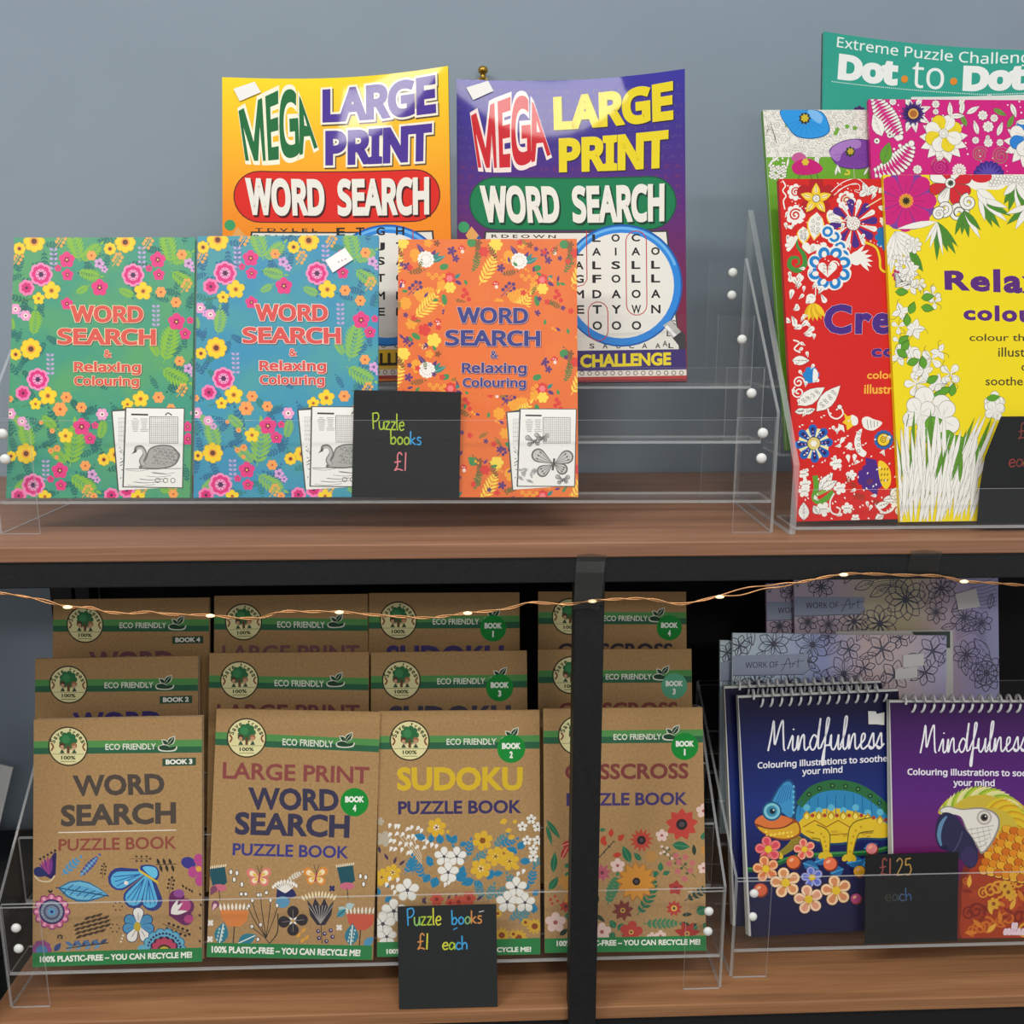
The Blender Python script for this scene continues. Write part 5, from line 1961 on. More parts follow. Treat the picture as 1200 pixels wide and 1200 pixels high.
    # title
    for i in range(46):                                           # filler doodles down the left side and over the foot
        x = 232 + (i * 43) % 75 + (0 if i < 26 else (i * 29) % 330)
        y = (60 + i * 24) if i < 26 else 690 + (i * 61) % 390
        a = (i * 67) % 180
        if x > 400 and y < 720:
            continue
        A.drop(x, y, 26, 14, a, PAP)
        A.stroke([(x + 5 * math.cos(R(a)), y - 5 * math.sin(R(a))), (x + 19 * math.cos(R(a)), y - 19 * math.sin(R(a)))], 1.6, INK)
    kw = dict(out=(0.05, '#f0e4ee'))
    A.quadtext('Creative', [(338, 204), (965, 193), (965, 320), (338, 326)], V, 0.045, space=1.12, **kw)
    A.quadtext('colouring', [(532, 366), (945, 356), (945, 438), (532, 430)], V, 0.045, space=1.12, **kw)
    A.text('colour the', 517, 472, 730, 504, '#f0b43c', 0.02, skew=-3)
    A.text('illustrations to', 506, 526, 800, 564, '#f0b43c', 0.02, skew=-3)
    return A


def yellow_cover(W, H, quad):
    A = Art(W, H, quad, 'gloss').unit(1020, 100, 5.217)
    MG, V, RD, G = '#c81f77', '#7a3f96', '#cf2430', '#4c8a2a'
    for x, y, a, L, w, c in ((1005, 640, 20, 80, 40, PAP), (700, 600, 20, 150, 80, PAP), (760, 590, 0, 120, 60, PAP), (1050, 600, 40, 130, 60, PAP)):
        o_leaf(A, x, y, L, w, a, c)
    # white ground along the top corner
    A.smooth([(500, 545), (700, 545), (940, 545), (1000, 640), (930, 660), (860, 600), (780, 640), (700, 640), (620, 640)], PAP)
    for i in range(40):
        o_circ(A, 700 + (i * 37) % 230, 555 + (i * 23) % 60, 10, PAP, 1.6, 7)
    # magenta flower
    A.petals(200, 712, 186, 130, 8, V, 22)
    A.petals(200, 712, 192, 100, 8, MG, 0)
    for i in range(16):
        A.stroke([(200 + 50 * math.cos(R(i * 22.5)), 712 - 50 * math.sin(R(i * 22.5))), (200 + 120 * math.cos(R(i * 22.5)), 712 - 120 * math.sin(R(i * 22.5)))], 3, '#8f1f60')
    A.scal(203, 712, 46, 12, .14, '#e8883a')
    A.circ(203, 712, 34, '#c9962f', 14)
    A.scal(203, 712, 24, 9, .4, '#2f2a1f')
    # red and white flower
    for i, c in enumerate((RD, PAP, RD, PAP, RD, PAP, RD, RD)):
        a = 20 + i * 45
        A.drop(474, 606, 138, 76, a, INK)
        A.drop(474, 606, 134, 70, a, c)
    for x0 in range(0, 6):
        A.stroke([(474, 606), (474 + 100 * math.cos(R(200 + x0 * 9)), 606 - 100 * math.sin(R(200 + x0 * 9)))], 2, INK)
    o_circ(A, 474, 602, 30, PAP, 3, 14)
    A.scal(476, 602, 20, 8, .4, '#3a4433')
    A.ell(665, 562, 66, 38, RD)
    # scrolls
    for x, y, r, ro in ((525, 785, 54, 0), (585, 720, 44, 90), (440, 760, 44, 200), (405, 790, 30, 40)):
        A.spiral(x, y, r + 4, 1.6, 30, INK, ro)
        A.spiral(x, y, r + 2, 1.6, 24, PAP, ro)
        A.spiral(x, y, r * .8, 1.4, 3, INK, ro)
    # fans of leaves
    for bx, by, fan in ((395, 840, ((270, 240, 36, G), (255, 170, 26, PAP), (290, 200, 36, G), (300, 230, 40, G), (240, 150, 18, PAP), (280, 210, 22, PAP), (310, 200, 30, G), (190, 250, 40, PAP))),
                        (560, 770, ((265, 150, 34, G), (280, 170, 34, G), (300, 200, 34, PAP), (250, 160, 34, G), (310, 160, 36, G))),
                        (650, 690, ((305, 230, 40, G), (295, 200, 40, G), (320, 230, 40, PAP), (330, 230, 44, G), (340, 190, 40, PAP), (285, 150, 30, PAP))),
                        (880, 600, ((240, 150, 44, G), (255, 180, 40, G), (275, 190, 36, PAP), (290, 200, 44, G), (300, 150, 40, PAP), (225, 110, 40, PAP))),
                        (960, 740, ((220, 180, 40, G), (240, 170, 40, PAP), (265, 150, 30, G), (200, 150, 36, PAP))),
                        (640, 640, ((300, 120, 44, PAP), (330, 130, 44, PAP)))):
        for a, L, w, c in fan:
            o_leaf(A, bx, by, L, w, a, c, 3, c == G)
    # left side: palms, ferns and pale blossom down the edge
    for a, L in ((-95, 260), (-80, 250), (-62, 220), (-45, 190), (-30, 170), (-105, 280)):
        o_leaf(A, 135, 900, L, 50, a)
    o_leaf(A, 225, 1010, 160, 50, -58, G)
    o_petals(A, 250, 985, 52, 26, 8, PAP, 10, 3)
    A.petals(165, 1168, 46, 26, 8, '#c22a66', 0)
    o_circ(A, 165, 1168, 12)
    for i in range(14):
        o_circ(A, 140 + (i * 43) % 110, 1060 + (i * 31) % 90, 15, PAP, 2, 9)
    A.unit(860, 300, 3.43)
    for x, y, r in ((690, 80, 44), (665, 230, 40), (700, 60, 40), (720, 300, 44), (655, 290, 30), (740, 120, 26), (660, 410, 40), (700, 390, 40), (740, 430, 50), (790, 420, 46), (730, 520, 50), (760, 470, 40), (810, 520, 44), (865, 480, 46), (870, 510, 30), (790, 160, 34), (800, 190, 30), (705, 130, 36), (820, 390, 36), (660, 350, 30)):
        o_petals(A, x, y, r, r * .62, 3 + int(r) % 3, PAP, r * 5, 2, 'leaf' if int(r) % 4 == 0 else 'drop')
        for k in range(2):
            A.stroke([(x, y), (x + r * math.cos(r + k * 2), y + r * math.sin(r + k * 2)), (x + r * 1.3 * math.cos(r + k * 2 + .3), y + r * 1.3 * math.sin(r + k * 2 + .3))], 1.6, INK, 4)
    for x, y, a in ((640, 150, 0), (655, 360, 40), (690, 290, 90), (745, 175, 10), (745, 210, -10), (700, 240, 70), (670, 390, 60), (690, 440, 20), (760, 460, 100), (770, 515, 30), (800, 590, 60), (870, 570, 80), (820, 560, 30), (650, 380, -40)):
        A.leaf(x, y, 56, 34, a, '#3a6a22')
        A.leaf(x + 1, y, 52, 29, a, '#5c9a2c')
    for x, y, r, ro in ((780, 620, 92, 20), (830, 660, 80, 60), (740, 640, 70, 120)):
        o_petals(A, x, y, r, r * .85, 4, PAP, ro, 2.4)
    for x, y, a in ((740, 720, -10), (760, 690, 20), (820, 720, -20), (860, 760, 10)):
        A.leaf(x, y, 80, 60, a, '#3a6a22')
        A.leaf(x + 2, y, 74, 54, a, '#63a02c')
    for i in range(11):
        o_leaf(A, 640, 70 + i * 6, 40 + i * 3, 16, -70 + i * 9)
    for i in range(4):
        o_petals(A, 1045, 590 + i * 12, 42, 34, 4, PAP, i * 40, 2)
    A.leaf(1010, 580, 60, 30, 10, '#5c9a2c')
    random.seed(3)
    for i in range(120):                                          # tall grass at the foot
        x = 662 + (i * 37) % 300
        y = 1090 - (i * 53) % 240
        L = 120 + (i * 29) % 170
        a = 80 + (i * 19) % 26 - (x - 660) * .06
        c = '#5a8f2c' if i % 9 == 4 else PAP
        if y - L * .97 < 590:
            L = (y - 590) / .97
        o_leaf(A, x, y, L, 17, a, c, 2, False)
    A.stroke([(700, 640), (690, 690)], 3, INK)
    V2 = '#5a2a78'
    A.quadtext('Relaxing', [(838, 64), (1470, 44), (1470, 206), (842, 164)], V2, 0.045, space=1.15)
    A.quadtext('colouring', [(916, 206), (1400, 198), (1400, 306), (918, 278)], V2, 0.045, space=1.15)
    for body, x0, y0, x1, y1 in (('colour the soothing', 942, 318, 1420, 356), ('illustrations to', 1058, 372, 1400, 410), ('calm and', 1152, 432, 1330, 466), ('soothe your mind', 1008, 490, 1400, 536)):
        A.text(body, x0, y0, x1, y1, '#4a4226', 0.01)
    return A


def dot_cover(W, H, quad):
    A = Art(W, H, quad, 'gloss').unit(860, 20, 3.529)
    A.warp('Extreme Puzzle Challenge', lambda a, b: (427 + 860 * a, 80 + 58 * b + 62 * min(a * 1.35, 1) + 6 * b * a), '#e9f0ea', 0.005, 'grot')
    for body, x0, x1, o in (('Dot', 440, 703, .06), ('to', 765, 900, .0), ('Dot', 978, 1235, .06)):
        A.warp(body, lambda a, b: (x0 + (x1 - x0) * a, 150 + 108 * b + 50 * min((x0 + (x1 - x0) * a - 427) / 560, 1.05) * .9), '#eceeea', o, 'grot')
    for x, y in ((733, 250), (940, 260)):
        A.circ(x, y + 2, 15, '#8a5a1f')
        A.circ(x, y, 15, '#e08a2c')
    for i in range(110):
        x = 418 + i * 8.4
        A.circ(x, 268 + 44 * min((x - 418) / 560, 1.15), 2.4, '#e6efe8', 6)
    A.hand('selles', 1060, 352, 26, '#f2f2ee', 8, SCRIPT)
    A.hand('selles', 1060, 352, 26, '#3a2a34', 3, SCRIPT)
    A.scal(545, 395, 30, 8, .2, '#4a2a66')
    A.circ(548, 395, 9, '#d98a3a')
    A.rect(765, 325, 1400, 900, '#dfe3dc')
    for i in range(60):
        A.circ(790 + (i * 53) % 420, 350 + (i * 31) % 400, 3, '#55605a', 6)
    return A


# ------------------------------------------------------------------ designs: spiral-bound pads and art books
def calm_title(A, x, y, h, sub, sx, sy, sw, dn=.048):
    A.hand('Mindfulness', x, y, h, '#efeef2', h * .055, SCRIPT, -0.02, 0.72, 0.04)
    A.text('Colouring illustrations to soothe', sx, sy, sx + sw, sy + sw * .066, '#eceaf0', 0.022, 'grot', skew=sub)
    A.text('your mind', sx + sw * .345, sy + sw * dn, sx + sw * .655, sy + sw * (dn + .066), '#eceaf0', 0.022, 'grot', skew=sub * .3)


def lizard_cover(W, H, quad):
    A = Art(W, H, quad, 'gloss').unit(820, 790, 2.926)
    Bl, B2, Y, Y2, G, O = '#2f86b8', '#5db4d0', '#e0bc2a', '#b58f1f', '#2c6a3c', '#d8743a'
    calm_title(A, 238, 282, 104, -24, 202, 320, 446)
    A.stroke([(120, 690), (220, 690), (330, 650), (460, 640), (590, 632), (720, 600)], 18, '#1f5a34', 6)
    A.stroke([(120, 687), (220, 686), (330, 646), (460, 636), (590, 628), (720, 596)], 7, '#3f8a4a', 6)
    for x, y, L, w, a in ((400, 668, 54, 36, 20), (360, 670, 60, 38, -20), (410, 690, 50, 34, 260), (510, 670, 60, 40, 10), (500, 690, 50, 36, 200), (560, 690, 50, 30, 60), (240, 640, 40, 26, 20), (570, 620, 50, 26, 20)):
        A.leaf(x, y, L, w, a, '#2469a0', '#4fa0cf')
    # hind and far legs
    A.stroke([(345, 575), (320, 610), (285, 636), (262, 642)], [34, 28, 20, 12], '#8f7f2a', 5)
    # body
    A.smooth([(330, 500), (345, 455), (390, 412), (460, 395), (540, 405), (610, 445), (680, 510), (700, 575), (640, 590), (560, 588), (500, 606), (430, 604), (365, 582), (335, 550)], '#1f4a66', 6)
    A.smooth([(335, 500), (350, 460), (394, 420), (460, 404), (540, 414), (606, 452), (672, 512), (690, 570), (640, 580), (560, 580), (500, 596), (430, 596), (370, 574), (342, 545)], Bl, 6)
    A.smooth([(340, 540), (380, 500), (450, 480), (530, 490), (620, 520), (690, 560), (640, 582), (560, 582), (500, 598), (430, 598), (370, 576)], Y, 6)
    A.stroke([(345, 470), (392, 420), (460, 400), (540, 410), (610, 450), (680, 515)], [26, 34, 36, 34, 32, 26], G, 6)
    for x, y in ((380, 432), (415, 412), (460, 402), (505, 404), (548, 414), (590, 438), (622, 462)):
        A.circ(x, y, 9, '#173f28', 8)
        A.circ(x, y, 4, '#5a9a4a', 6)
    for i in range(11):
        A.stroke([(352 + i * 30, 452 - 20 * math.sin(i * .3)), (348 + i * 31, 500)], 2.5, '#1f5f8f')
    for i in range(7):
        x = 372 + i * 42
        A.circ(x, 478 + (i % 2) * 10 + max(0, i - 4) * 8, 12, B2, 10)
        A.leaf(x, 522 + max(0, i - 4) * 8, 34, 26, 90, Y2)
        A.leaf(x, 520 + max(0, i - 4) * 8, 24, 16, 90, '#f0d860')
        A.circ(x + 20, 505 + max(0, i - 4) * 8, 7, '#a83f2f', 8)
    A.stroke([(360, 545), (400, 522), (440, 545), (480, 522), (520, 545), (560, 524), (600, 548)], 5, '#a8741f')
    A.stroke([(370, 560), (440, 572), (520, 568), (600, 565)], 4, '#8f6f1f', 4)
    for i in range(16):
        A.ell(380 + (i * 41) % 220, 560 + (i * 13) % 24, 7, 5, '#c99f24')
    # near legs
    for p in (((400, 560), (430, 572), (438, 605), (440, 640)), ((600, 535), (545, 548), (528, 590), (520, 650))):
        A.stroke(list(p), [52, 46, 32, 20], '#6f6420', 5)
        A.stroke(list(p), [44, 38, 25, 14], Y, 5)
        for k in range(5):
            t = .25 + k * .16
            j = min(int(t * 3), 2)
            A.circ(p[j][0] + (p[j + 1][0] - p[j][0]) * (t * 3 - j), p[j][1] + (p[j + 1][1] - p[j][1]) * (t * 3 - j), 5, '#c29a20', 7)
    for x, y in ((438, 640), (520, 648), (268, 640)):
        for d in (-14, 0, 12):
            A.ell(x + d, y + 4, 10, 14, '#d8b62a', d * 3)
    # head, casque and eye
    A.smooth([(246, 470), (262, 425), (290, 388), (318, 382), (334, 420), (334, 480), (322, 520), (290, 500)], '#1f4a78', 6)
    A.smooth([(252, 470), (268, 428), (292, 394), (315, 390), (328, 424), (327, 480), (318, 512), (290, 496)], '#3f90c4', 6)
    for i in range(6):
        A.stroke([(262 + i * 10, 470 - i * 4), (288 + i * 7, 400)], 3, '#2a6ea8')
        A.circ(326, 405 + i * 18, 5, B2, 6)
    A.smooth([(192, 528), (215, 505), (260, 500), (315, 512), (345, 530), (350, 570), (310, 590), (260, 585), (215, 562)], '#8f4a24', 6)
    A.smooth([(194, 526), (215, 506), (262, 502), (312, 514), (322, 528), (290, 545), (240, 548), (205, 540)], O, 6)
    A.smooth([(204, 544), (245, 553), (295, 548), (336, 530), (345, 565), (308, 584), (260, 580), (220, 562)], '#d9a52a', 6)
    A.stroke([(196, 534), (240, 550), (292, 546), (325, 526)], 4, '#7a3a1f', 5)
    for i in range(14):
        A.circ(232 + (i * 29) % 100, 562 + (i * 11) % 16, 4.5, '#f0d050', 6)
    A.circ(252, 490, 34, '#1f5a80', 22)
    A.circ(252, 490, 28, '#7fc4d4', 22)
    A.circ(252, 490, 19, '#3a88a8', 18)
    A.circ(254, 490, 10, '#152a38', 14)
    A.circ(258, 486, 3, '#e8f4f4', 8)

    def bloom(x, y, r, c, c2, k=5):
        A.petals(x, y, r, r * .78, k, '#5a2f1f', 30)
        A.petals(x, y, r * .95, r * .7, k, c, 30)
        A.petals(x, y, r * .82, r * .4, k, c2, 30)
        A.circ(x, y, r * .26, '#e6c12a', 10)
        for i in range(5):
            A.circ(x + r * .3 * math.cos(i * 1.26 + .4), y + r * .3 * math.sin(i * 1.26 + .4), r * .07, '#b8861f', 6)

    bloom(240, 622, 48, '#e8787a', '#d84a5a')
    bloom(365, 622, 40, '#f0a88a', '#e0605a')
    bloom(232, 690, 48, '#f0b484', '#d87848')
    bloom(392, 720, 40, '#9aa4e0', '#6470c0')
    bloom(300, 738, 56, '#f4d0a4', '#d8905c')
    bloom(380, 796, 54, '#f2d0ac', '#e09a7a')
    bloom(475, 765, 56, '#f4cfa0', '#d88a5a')
    for x, y, r, c in ((328, 668, 26, '#e0703a'), (455, 674, 26, '#e8704a'), (215, 765, 26, '#d8603a'), (545, 795, 20, '#b84a7a'), (598, 622, 22, '#e8888a'), (556, 700, 22, '#e0a52a')):
        A.circ(x, y, r, '#7a2f1f', 16)
        A.ell(x - 2, y - 2, r * .88, r * .84, c)
        A.ell(x - r * .3, y - r * .35, r * .34, r * .2, '#f4b48a', 30)
    return A


def bird_cover(W, H, quad):
    A = Art(W, H, quad, 'gloss').unit(980, 790, 2.927)
    calm_title(A, 288, 280, 96, 6, 244, 332, 456, .082)
    # body of carved plumage
    A.smooth([(640, 560), (700, 620), (720, 760), (720, 950), (430, 950), (415, 800), (430, 690), (490, 620)], '#7a2a1a', 6)
    A.smooth([(500, 640), (600, 650), (690, 760), (690, 940), (450, 940), (430, 800), (440, 720)], '#a03a1c', 6)
    random.seed(6)
    for i in range(26):
        x, y, r = 445 + (i * 61) % 220, 720 + (i * 43) % 180, 14 + (i * 7) % 22
        A.spiral(x, y, r, 1.5, r * .26, ('#c8681f', '#d8942a', '#b8481f', '#7a2418')[i % 4], i * 70, 1 if i % 2 else -1)
    for i in range(14):
        A.leaf(440 + (i * 47) % 220, 900 - (i * 31) % 170, 46, 16, (i * 53) % 180, ('#d07a24', '#8a2c1a', '#e0a83a')[i % 3])
    for x, y in ((580, 740), (600, 770), (590, 760), (540, 800)):
        A.scal(x, y, 22, 7, .3, '#d8a02f')
        A.circ(x, y, 7, '#8a4a1a')
    # crown and nape
    A.smooth([(352, 490), (375, 445), (430, 416), (510, 408), (590, 425), (660, 480), (720, 560), (720, 690), (650, 690), (590, 640), (560, 560), (520, 500), (440, 480)], '#c9b03a', 6)
    for i in range(26):
        a = 175 - i * 6
        x, y = 500 + 130 * math.cos(R(a)), 540 - 118 * math.sin(R(a))
        A.leaf(x, y, 70, 16, a - 78, ('#d8d890', '#8fae2c', '#b4c43c', '#e4dc9a')[i % 4])
    for i in range(18):
        a = 100 - i * 6
        x, y = 530 + 96 * math.cos(R(a)), 560 - 92 * math.sin(R(a))
        A.leaf(x, y, 74, 20, a - 70, ('#d8c22a', '#c89a1f', '#e0b42a')[i % 3])
    for r_ in range(7):
        for c_ in range(7):
            x, y = 560 + c_ * 26 - r_ * 9, 540 + r_ * 24 + c_ * 6
            if (x - 515) ** 2 + (y - 510) ** 2 < 60 ** 2:
                continue
            A.ell(x, y, 21, 17, '#7a3a14', -30)
            A.ell(x, y - 2, 19, 14, ('#d8861f', '#e0a42a', '#c86a1a')[(r_ + c_) % 3], -30)
            A.stroke([(x - 14, y + 8), (x, y + 13), (x + 15, y + 4)], 3, '#f0c850', 3)
    # bare white cheek, eye
    A.smooth([(352, 480), (380, 462), (430, 472), (500, 468), (550, 490), (560, 530), (535, 590), (500, 628), (480, 600), (445, 545), (425, 500), (385, 490)], '#8f8a84', 6)
    A.smooth([(356, 480), (382, 466), (430, 476), (500, 473), (545, 494), (554, 530), (530, 586), (500, 620), (484, 596), (450, 545), (428, 500), (386, 488)], '#e2ddd2', 6)
    for r_ in range(5):
        A.stroke([(448 + r_ * 8, 545 + r_ * 15), (490 + r_ * 4, 538 + r_ * 15), (540 - r_ * 6, 530 + r_ * 14)], 2, '#9a958c', 4)
        for c_ in range(4):
            A.stroke([(462 + c_ * 20 + r_ * 3, 538 + r_ * 15), (464 + c_ * 20 + r_ * 3, 550 + r_ * 15)], 1.6, '#9a958c')
    A.circ(507, 502, 26, '#b0aaa0', 20)
    A.circ(507, 502, 20, '#d8d2c6', 18)
    A.circ(507, 502, 13, '#4a4640', 16)
    A.circ(507, 502, 7, '#15130f', 12)
    A.circ(511, 498, 2.5, '#ffffff', 6)
    # hooked bill
    A.smooth([(352, 500), (375, 484), (410, 498), (440, 540), (470, 580), (486, 630), (478, 668), (452, 676), (430, 650), (405, 640), (385, 620), (355, 605), (340, 570), (342, 530)], '#2a2a4a', 6)
    A.stroke([(360, 600), (352, 565), (360, 525), (378, 498)], [6, 14, 14, 6], '#5f86a8', 6)
    A.stroke([(395, 630), (420, 590), (432, 550)], 4, '#4a4a70', 5)
    A.smooth([(425, 640), (450, 600), (478, 620), (480, 660), (455, 672)], '#3a3058', 5)
    A.hand('selles', 575, 905, 34, '#e8cfd8', 8, SCRIPT)
    return A


def art_cover(W, H, quad, kind):
    A = Art(W, H, quad, 'satin').unit(820, 640, 3.158)
    L = '#4b4a60'
    random.seed(kind * 11)

    def flower(x, y, r, k, c=L):
        for i in range(k):
            a = i * 360 / k + 15
            A.stroke([(x, y), (x + r * .6 * math.cos(R(a - 30)), y - r * .6 * math.sin(R(a - 30))), (x + r * math.cos(R(a)), y - r * math.sin(R(a))), (x + r * .6 * math.cos(R(a + 30)), y - r * .6 * math.sin(R(a + 30))), (x, y)], 3.4, c, 4)
            A.stroke([(x + r * .25 * math.cos(R(a)), y - r * .25 * math.sin(R(a))), (x + r * .7 * math.cos(R(a)), y - r * .7 * math.sin(R(a)))], 1.5, c)
        A.ring(x, y, r * .12, r * .18, c, 12)

    def leaf_o(x, y, Ln, w, a, c=L):
        c_, s_ = math.cos(R(a)), math.sin(R(a))
        top = [(Ln * i / 6, w / 2 * math.sin(PI * i / 6)) for i in range(7)]
        for sg in (1, -1):
            A.stroke([(x + p * c_ - sg * q * s_, y - p * s_ - sg * q * c_) for p, q in top], 3.0, c)
        A.stroke([(x, y), (x + Ln * .9 * c_, y - Ln * .9 * s_)], 1.5, c)
        for k in (.3, .5, .7):
            for sg in (30, -30):
                A.stroke([(x + Ln * k * c_, y - Ln * k * s_), (x + Ln * k * c_ + w * .3 * math.cos(R(a + sg)), y - Ln * k * s_ - w * .3 * math.sin(R(a + sg)))], 1.2, c)
    if kind == 1:
        for x, y, r, k in ((270, 375, 60, 8), (420, 380, 66, 7), (540, 490, 70, 7), (690, 400, 60, 6), (200, 520, 60, 9), (400, 440, 40, 6), (890, 410, 60, 6), (620, 470, 44, 6), (760, 360, 40, 6), (860, 490, 50, 6), (330, 520, 44, 6), (140, 380, 40, 6), (740, 500, 60, 6), (480, 350, 36, 6), (560, 400, 46, 6), (460, 520, 50, 6), (660, 540, 44, 6)):
            flower(x, y, r, k)
        for x, y, l, a in ((130, 440, 110, 60), (190, 380, 80, 100), (230, 400, 60, 230), (330, 360, 70, 20), (330, 420, 80, 300), (470, 420, 80, 40), (590, 370, 70, 60), (600, 430, 70, 10), (640, 370, 60, 120), (720, 360, 70, 40), (800, 380, 80, 70), (830, 420, 60, 200), (930, 370, 70, 90), (910, 470, 70, 60), (450, 480, 70, 150), (700, 480, 60, 260), (800, 520, 60, 30), (260, 500, 60, 60), (120, 520, 50, 60), (580, 540, 60, 60)):
            leaf_o(x, y, l, l * .38, a)
        lab = [(114, 416), (405, 412), (398, 440), (408, 470), (385, 488), (114, 488)]
        tx, ty = 162, 440
    else:
        for x, y, r, k in ((760, 210, 80, 11), (660, 300, 70, 9), (430, 160, 50, 8), (1080, 490, 70, 10), (560, 290, 60, 9), (460, 300, 44, 7), (990, 280, 56, 8), (1060, 300, 44, 7), (900, 170, 60, 9), (880, 260, 44, 7), (1000, 420, 56, 8), (380, 290, 40, 7)):
            flower(x, y, r, k)
        for i in range(8):
            A.stroke([(600 + i * 10, 150 + i * 5), (680 + i * 14, 130 + i * 9), (760 + i * 8, 150 + i * 12)], 1.8, L, 4)
            A.stroke([(1010 + i * 4, 160 + i * 10), (1060, 150 + i * 14), (1118, 130 + i * 15)], 1.8, L, 4)
            A.stroke([(840 + i * 6, 240 - i * 12), (880 + i * 5, 200 - i * 8), (930 + i * 6, 190 - i * 7)], 1.8, L, 4)
            A.stroke([(960, 300 + i * 9), (1010 + i * 3, 270 + i * 10), (1080, 300 + i * 14)], 1.5, L, 4)
        for x, y, l, a in ((380, 160, 70, 60), (340, 160, 50, 100), (520, 150, 90, 60), (560, 170, 80, 20), (620, 200, 90, 30), (840, 230, 90, 100), (940, 260, 90, 40), (1030, 360, 100, -50), (980, 330, 80, 20), (1090, 250, 60, 80), (700, 160, 70, 60), (900, 320, 60, 10), (1000, 500, 70, 100)):
            leaf_o(x, y, l, l * .42, a)
        A.ring(1075, 490, 44, 48, L, 24)
        A.ring(1075, 490, 32, 35, L, 24)
        for i in range(6):
            A.stroke([(1048 + i * 10, 462), (1058 + i * 8, 518)], 2, L)
            A.stroke([(1058 + i * 8, 462), (1048 + i * 10, 518)], 2, L)
        lab = [(328, 196), (600, 200), (592, 225), (604, 248), (578, 262), (328, 268)]
        tx, ty = 372, 218
    A.poly([(a, b + 3) for a, b in lab], '#5d6478')
    A.poly([(a, b) for a, b in lab], '#a3acc4')
    A.text('WORK OF', tx, ty, tx + 126, ty + 22, '#3c3d4c', 0.005, 'grot')
    A.stroke([(tx + 138, ty + 36), (tx + 152, ty + 10), (tx + 164, ty - 12), (tx + 170, ty + 10), (tx + 172, ty + 26)], 2.6, '#3c3d4c', 5)
    A.stroke([(tx + 134, ty + 12), (tx + 190, ty + 6)], 2, '#3c3d4c')
    A.stroke([(tx + 180, ty + 22), (tx + 182, ty + 8), (tx + 190, ty + 10)], 2.6, '#3c3d4c', 4)
    A.stroke([(tx + 204, ty - 10), (tx + 200, ty + 18), (tx + 206, ty + 22)], 2.6, '#3c3d4c', 4)
    A.stroke([(tx + 190, ty + 2), (tx + 226, ty - 2)], 2, '#3c3d4c')
    return A
# ------------------------------------------------------------------ the room
def struct(o):
    o['kind'] = 'structure'
    return o


WALLM = noise_mat('painted_wall', '#8e9ca8', '#92a0ac', 9, 0.6, 0.3, (1, 1, 1), 3, .3, .7, 0.05)
b = MB(); b.box(-2.4, 2.4, 1.06, 1.16, 0, 2.9, WALLM); struct(b.build('wall_back'))
b = MB(); b.box(-2.4, 2.4, -3.2, 1.16, -0.05, 0, noise_mat('shop_floor', '#5c5248', '#6b6055', 4, 0.5)); struct(b.build('floor'))
b = MB(); b.box(-2.4, 2.4, 1.045, 1.06, 0, 0.1, mat('skirting_paint', '#3a4046', 0.5)); struct(b.build('baseboard_back'))

# ------------------------------------------------------------------ the rack
BLACK = noise_mat('black_powder_coat', '#131416', '#1a1b1d', 300, 0.55, 0.35, (1, 1, 1), 2, .3, .7, 0.03)
WOOD = wood_mat('upper_board_wood', '#7b5843', '#93694f', '#a57c60', 0.45)
WOOD2 = wood_mat('lower_board_wood', '#80583b', '#9a6c49', '#ad7f59', 0.5)
ZU, ZL = 1.25, 0.815
rack = thing('shelving_unit', 'black metal framed rack with two brown wooden boards standing against the wall', 'shelving unit', (0.16, 0.89, 0))


def part(name, boxes, m, parent, off=(0, 0, 0), bev=0.0):
    q = MB()
    for x0, x1, y0, y1, z0, z1 in boxes:
        q.box(x0 - off[0], x1 - off[0], y0 - off[1], y1 - off[1], z0 - off[2], z1 - off[2], m)
    o = q.build(name, parent)
    if bev:
        k = o.modifiers.new('soft_edge', 'BEVEL')
        k.width = bev
        k.segments = 2
        k.limit_method = 'ANGLE'
    return o


RO = (0.16, 0.89, 0)
part('upper_board', [(-0.95, 0.86, 0.7205, 1.054, ZU - 0.0125, ZU)], WOOD, rack, RO, 0.0012)
part('lower_board', [(-0.438, 0.80, 0.733, 1.03, ZL - 0.0125, ZL)], WOOD2, rack, RO, 0.0012)
part('front_rail', [(-0.44, 0.80, 0.7225, 0.745, 1.2162, ZU - 0.0127)], BLACK, rack, RO, 0.001)
part('lower_rail', [(-0.44, 0.80, 0.736, 0.758, 0.772, ZL - 0.0127)], BLACK, rack, RO, 0.001)
part('rear_rail', [(-0.44, 0.80, 1.005, 1.03, 1.135, ZU - 0.0127)], BLACK, rack, RO, 0.001)
part('added_light_blocker', [(-0.95, -0.935, 0.74, 1.03, 0, ZU - 0.0127)], BLACK, rack, RO)  # unseen panel, added to keep light off the wall at lower left
part('back_panel', [(-0.424, 0.80, 1.031, 1.035, ZL, ZU - 0.0127)], mat('black_board', '#101113', 0.7, 0.2), rack, RO)
for x0, x1, y0, y1, zt in ((0.0785, 0.1025, 0.722, 0.746, 1.2372), (-0.4645, -0.4405, 0.722, 0.746, 1.2372), (0.80, 0.824, 0.722, 0.746, 1.2372),
                           (-0.468, -0.444, 1.006, 1.03, 1.2372), (-0.441, -0.425, 1.006, 1.03, 1.2372), (0.80, 0.824, 1.006, 1.03, 1.2372)):
    part('upright', [(x0, x1, y0, y1, 0, zt)], BLACK, rack, RO, 0.001)

# ------------------------------------------------------------------ clear display stands
CAP = mat('white_screw_cap', '#e4e6e2', 0.35, 0.5)


def screw(parent, x, y, z):
    q = MB()
    q.lathe([(0.0042, 0.0), (0.0042, 0.0012), (0.0036, 0.0024), (0.0022, 0.0032), (0.0008, 0.0035)], (x, y, z), 'y', CAP, 14)
    q.build('screw_cap', parent, True)


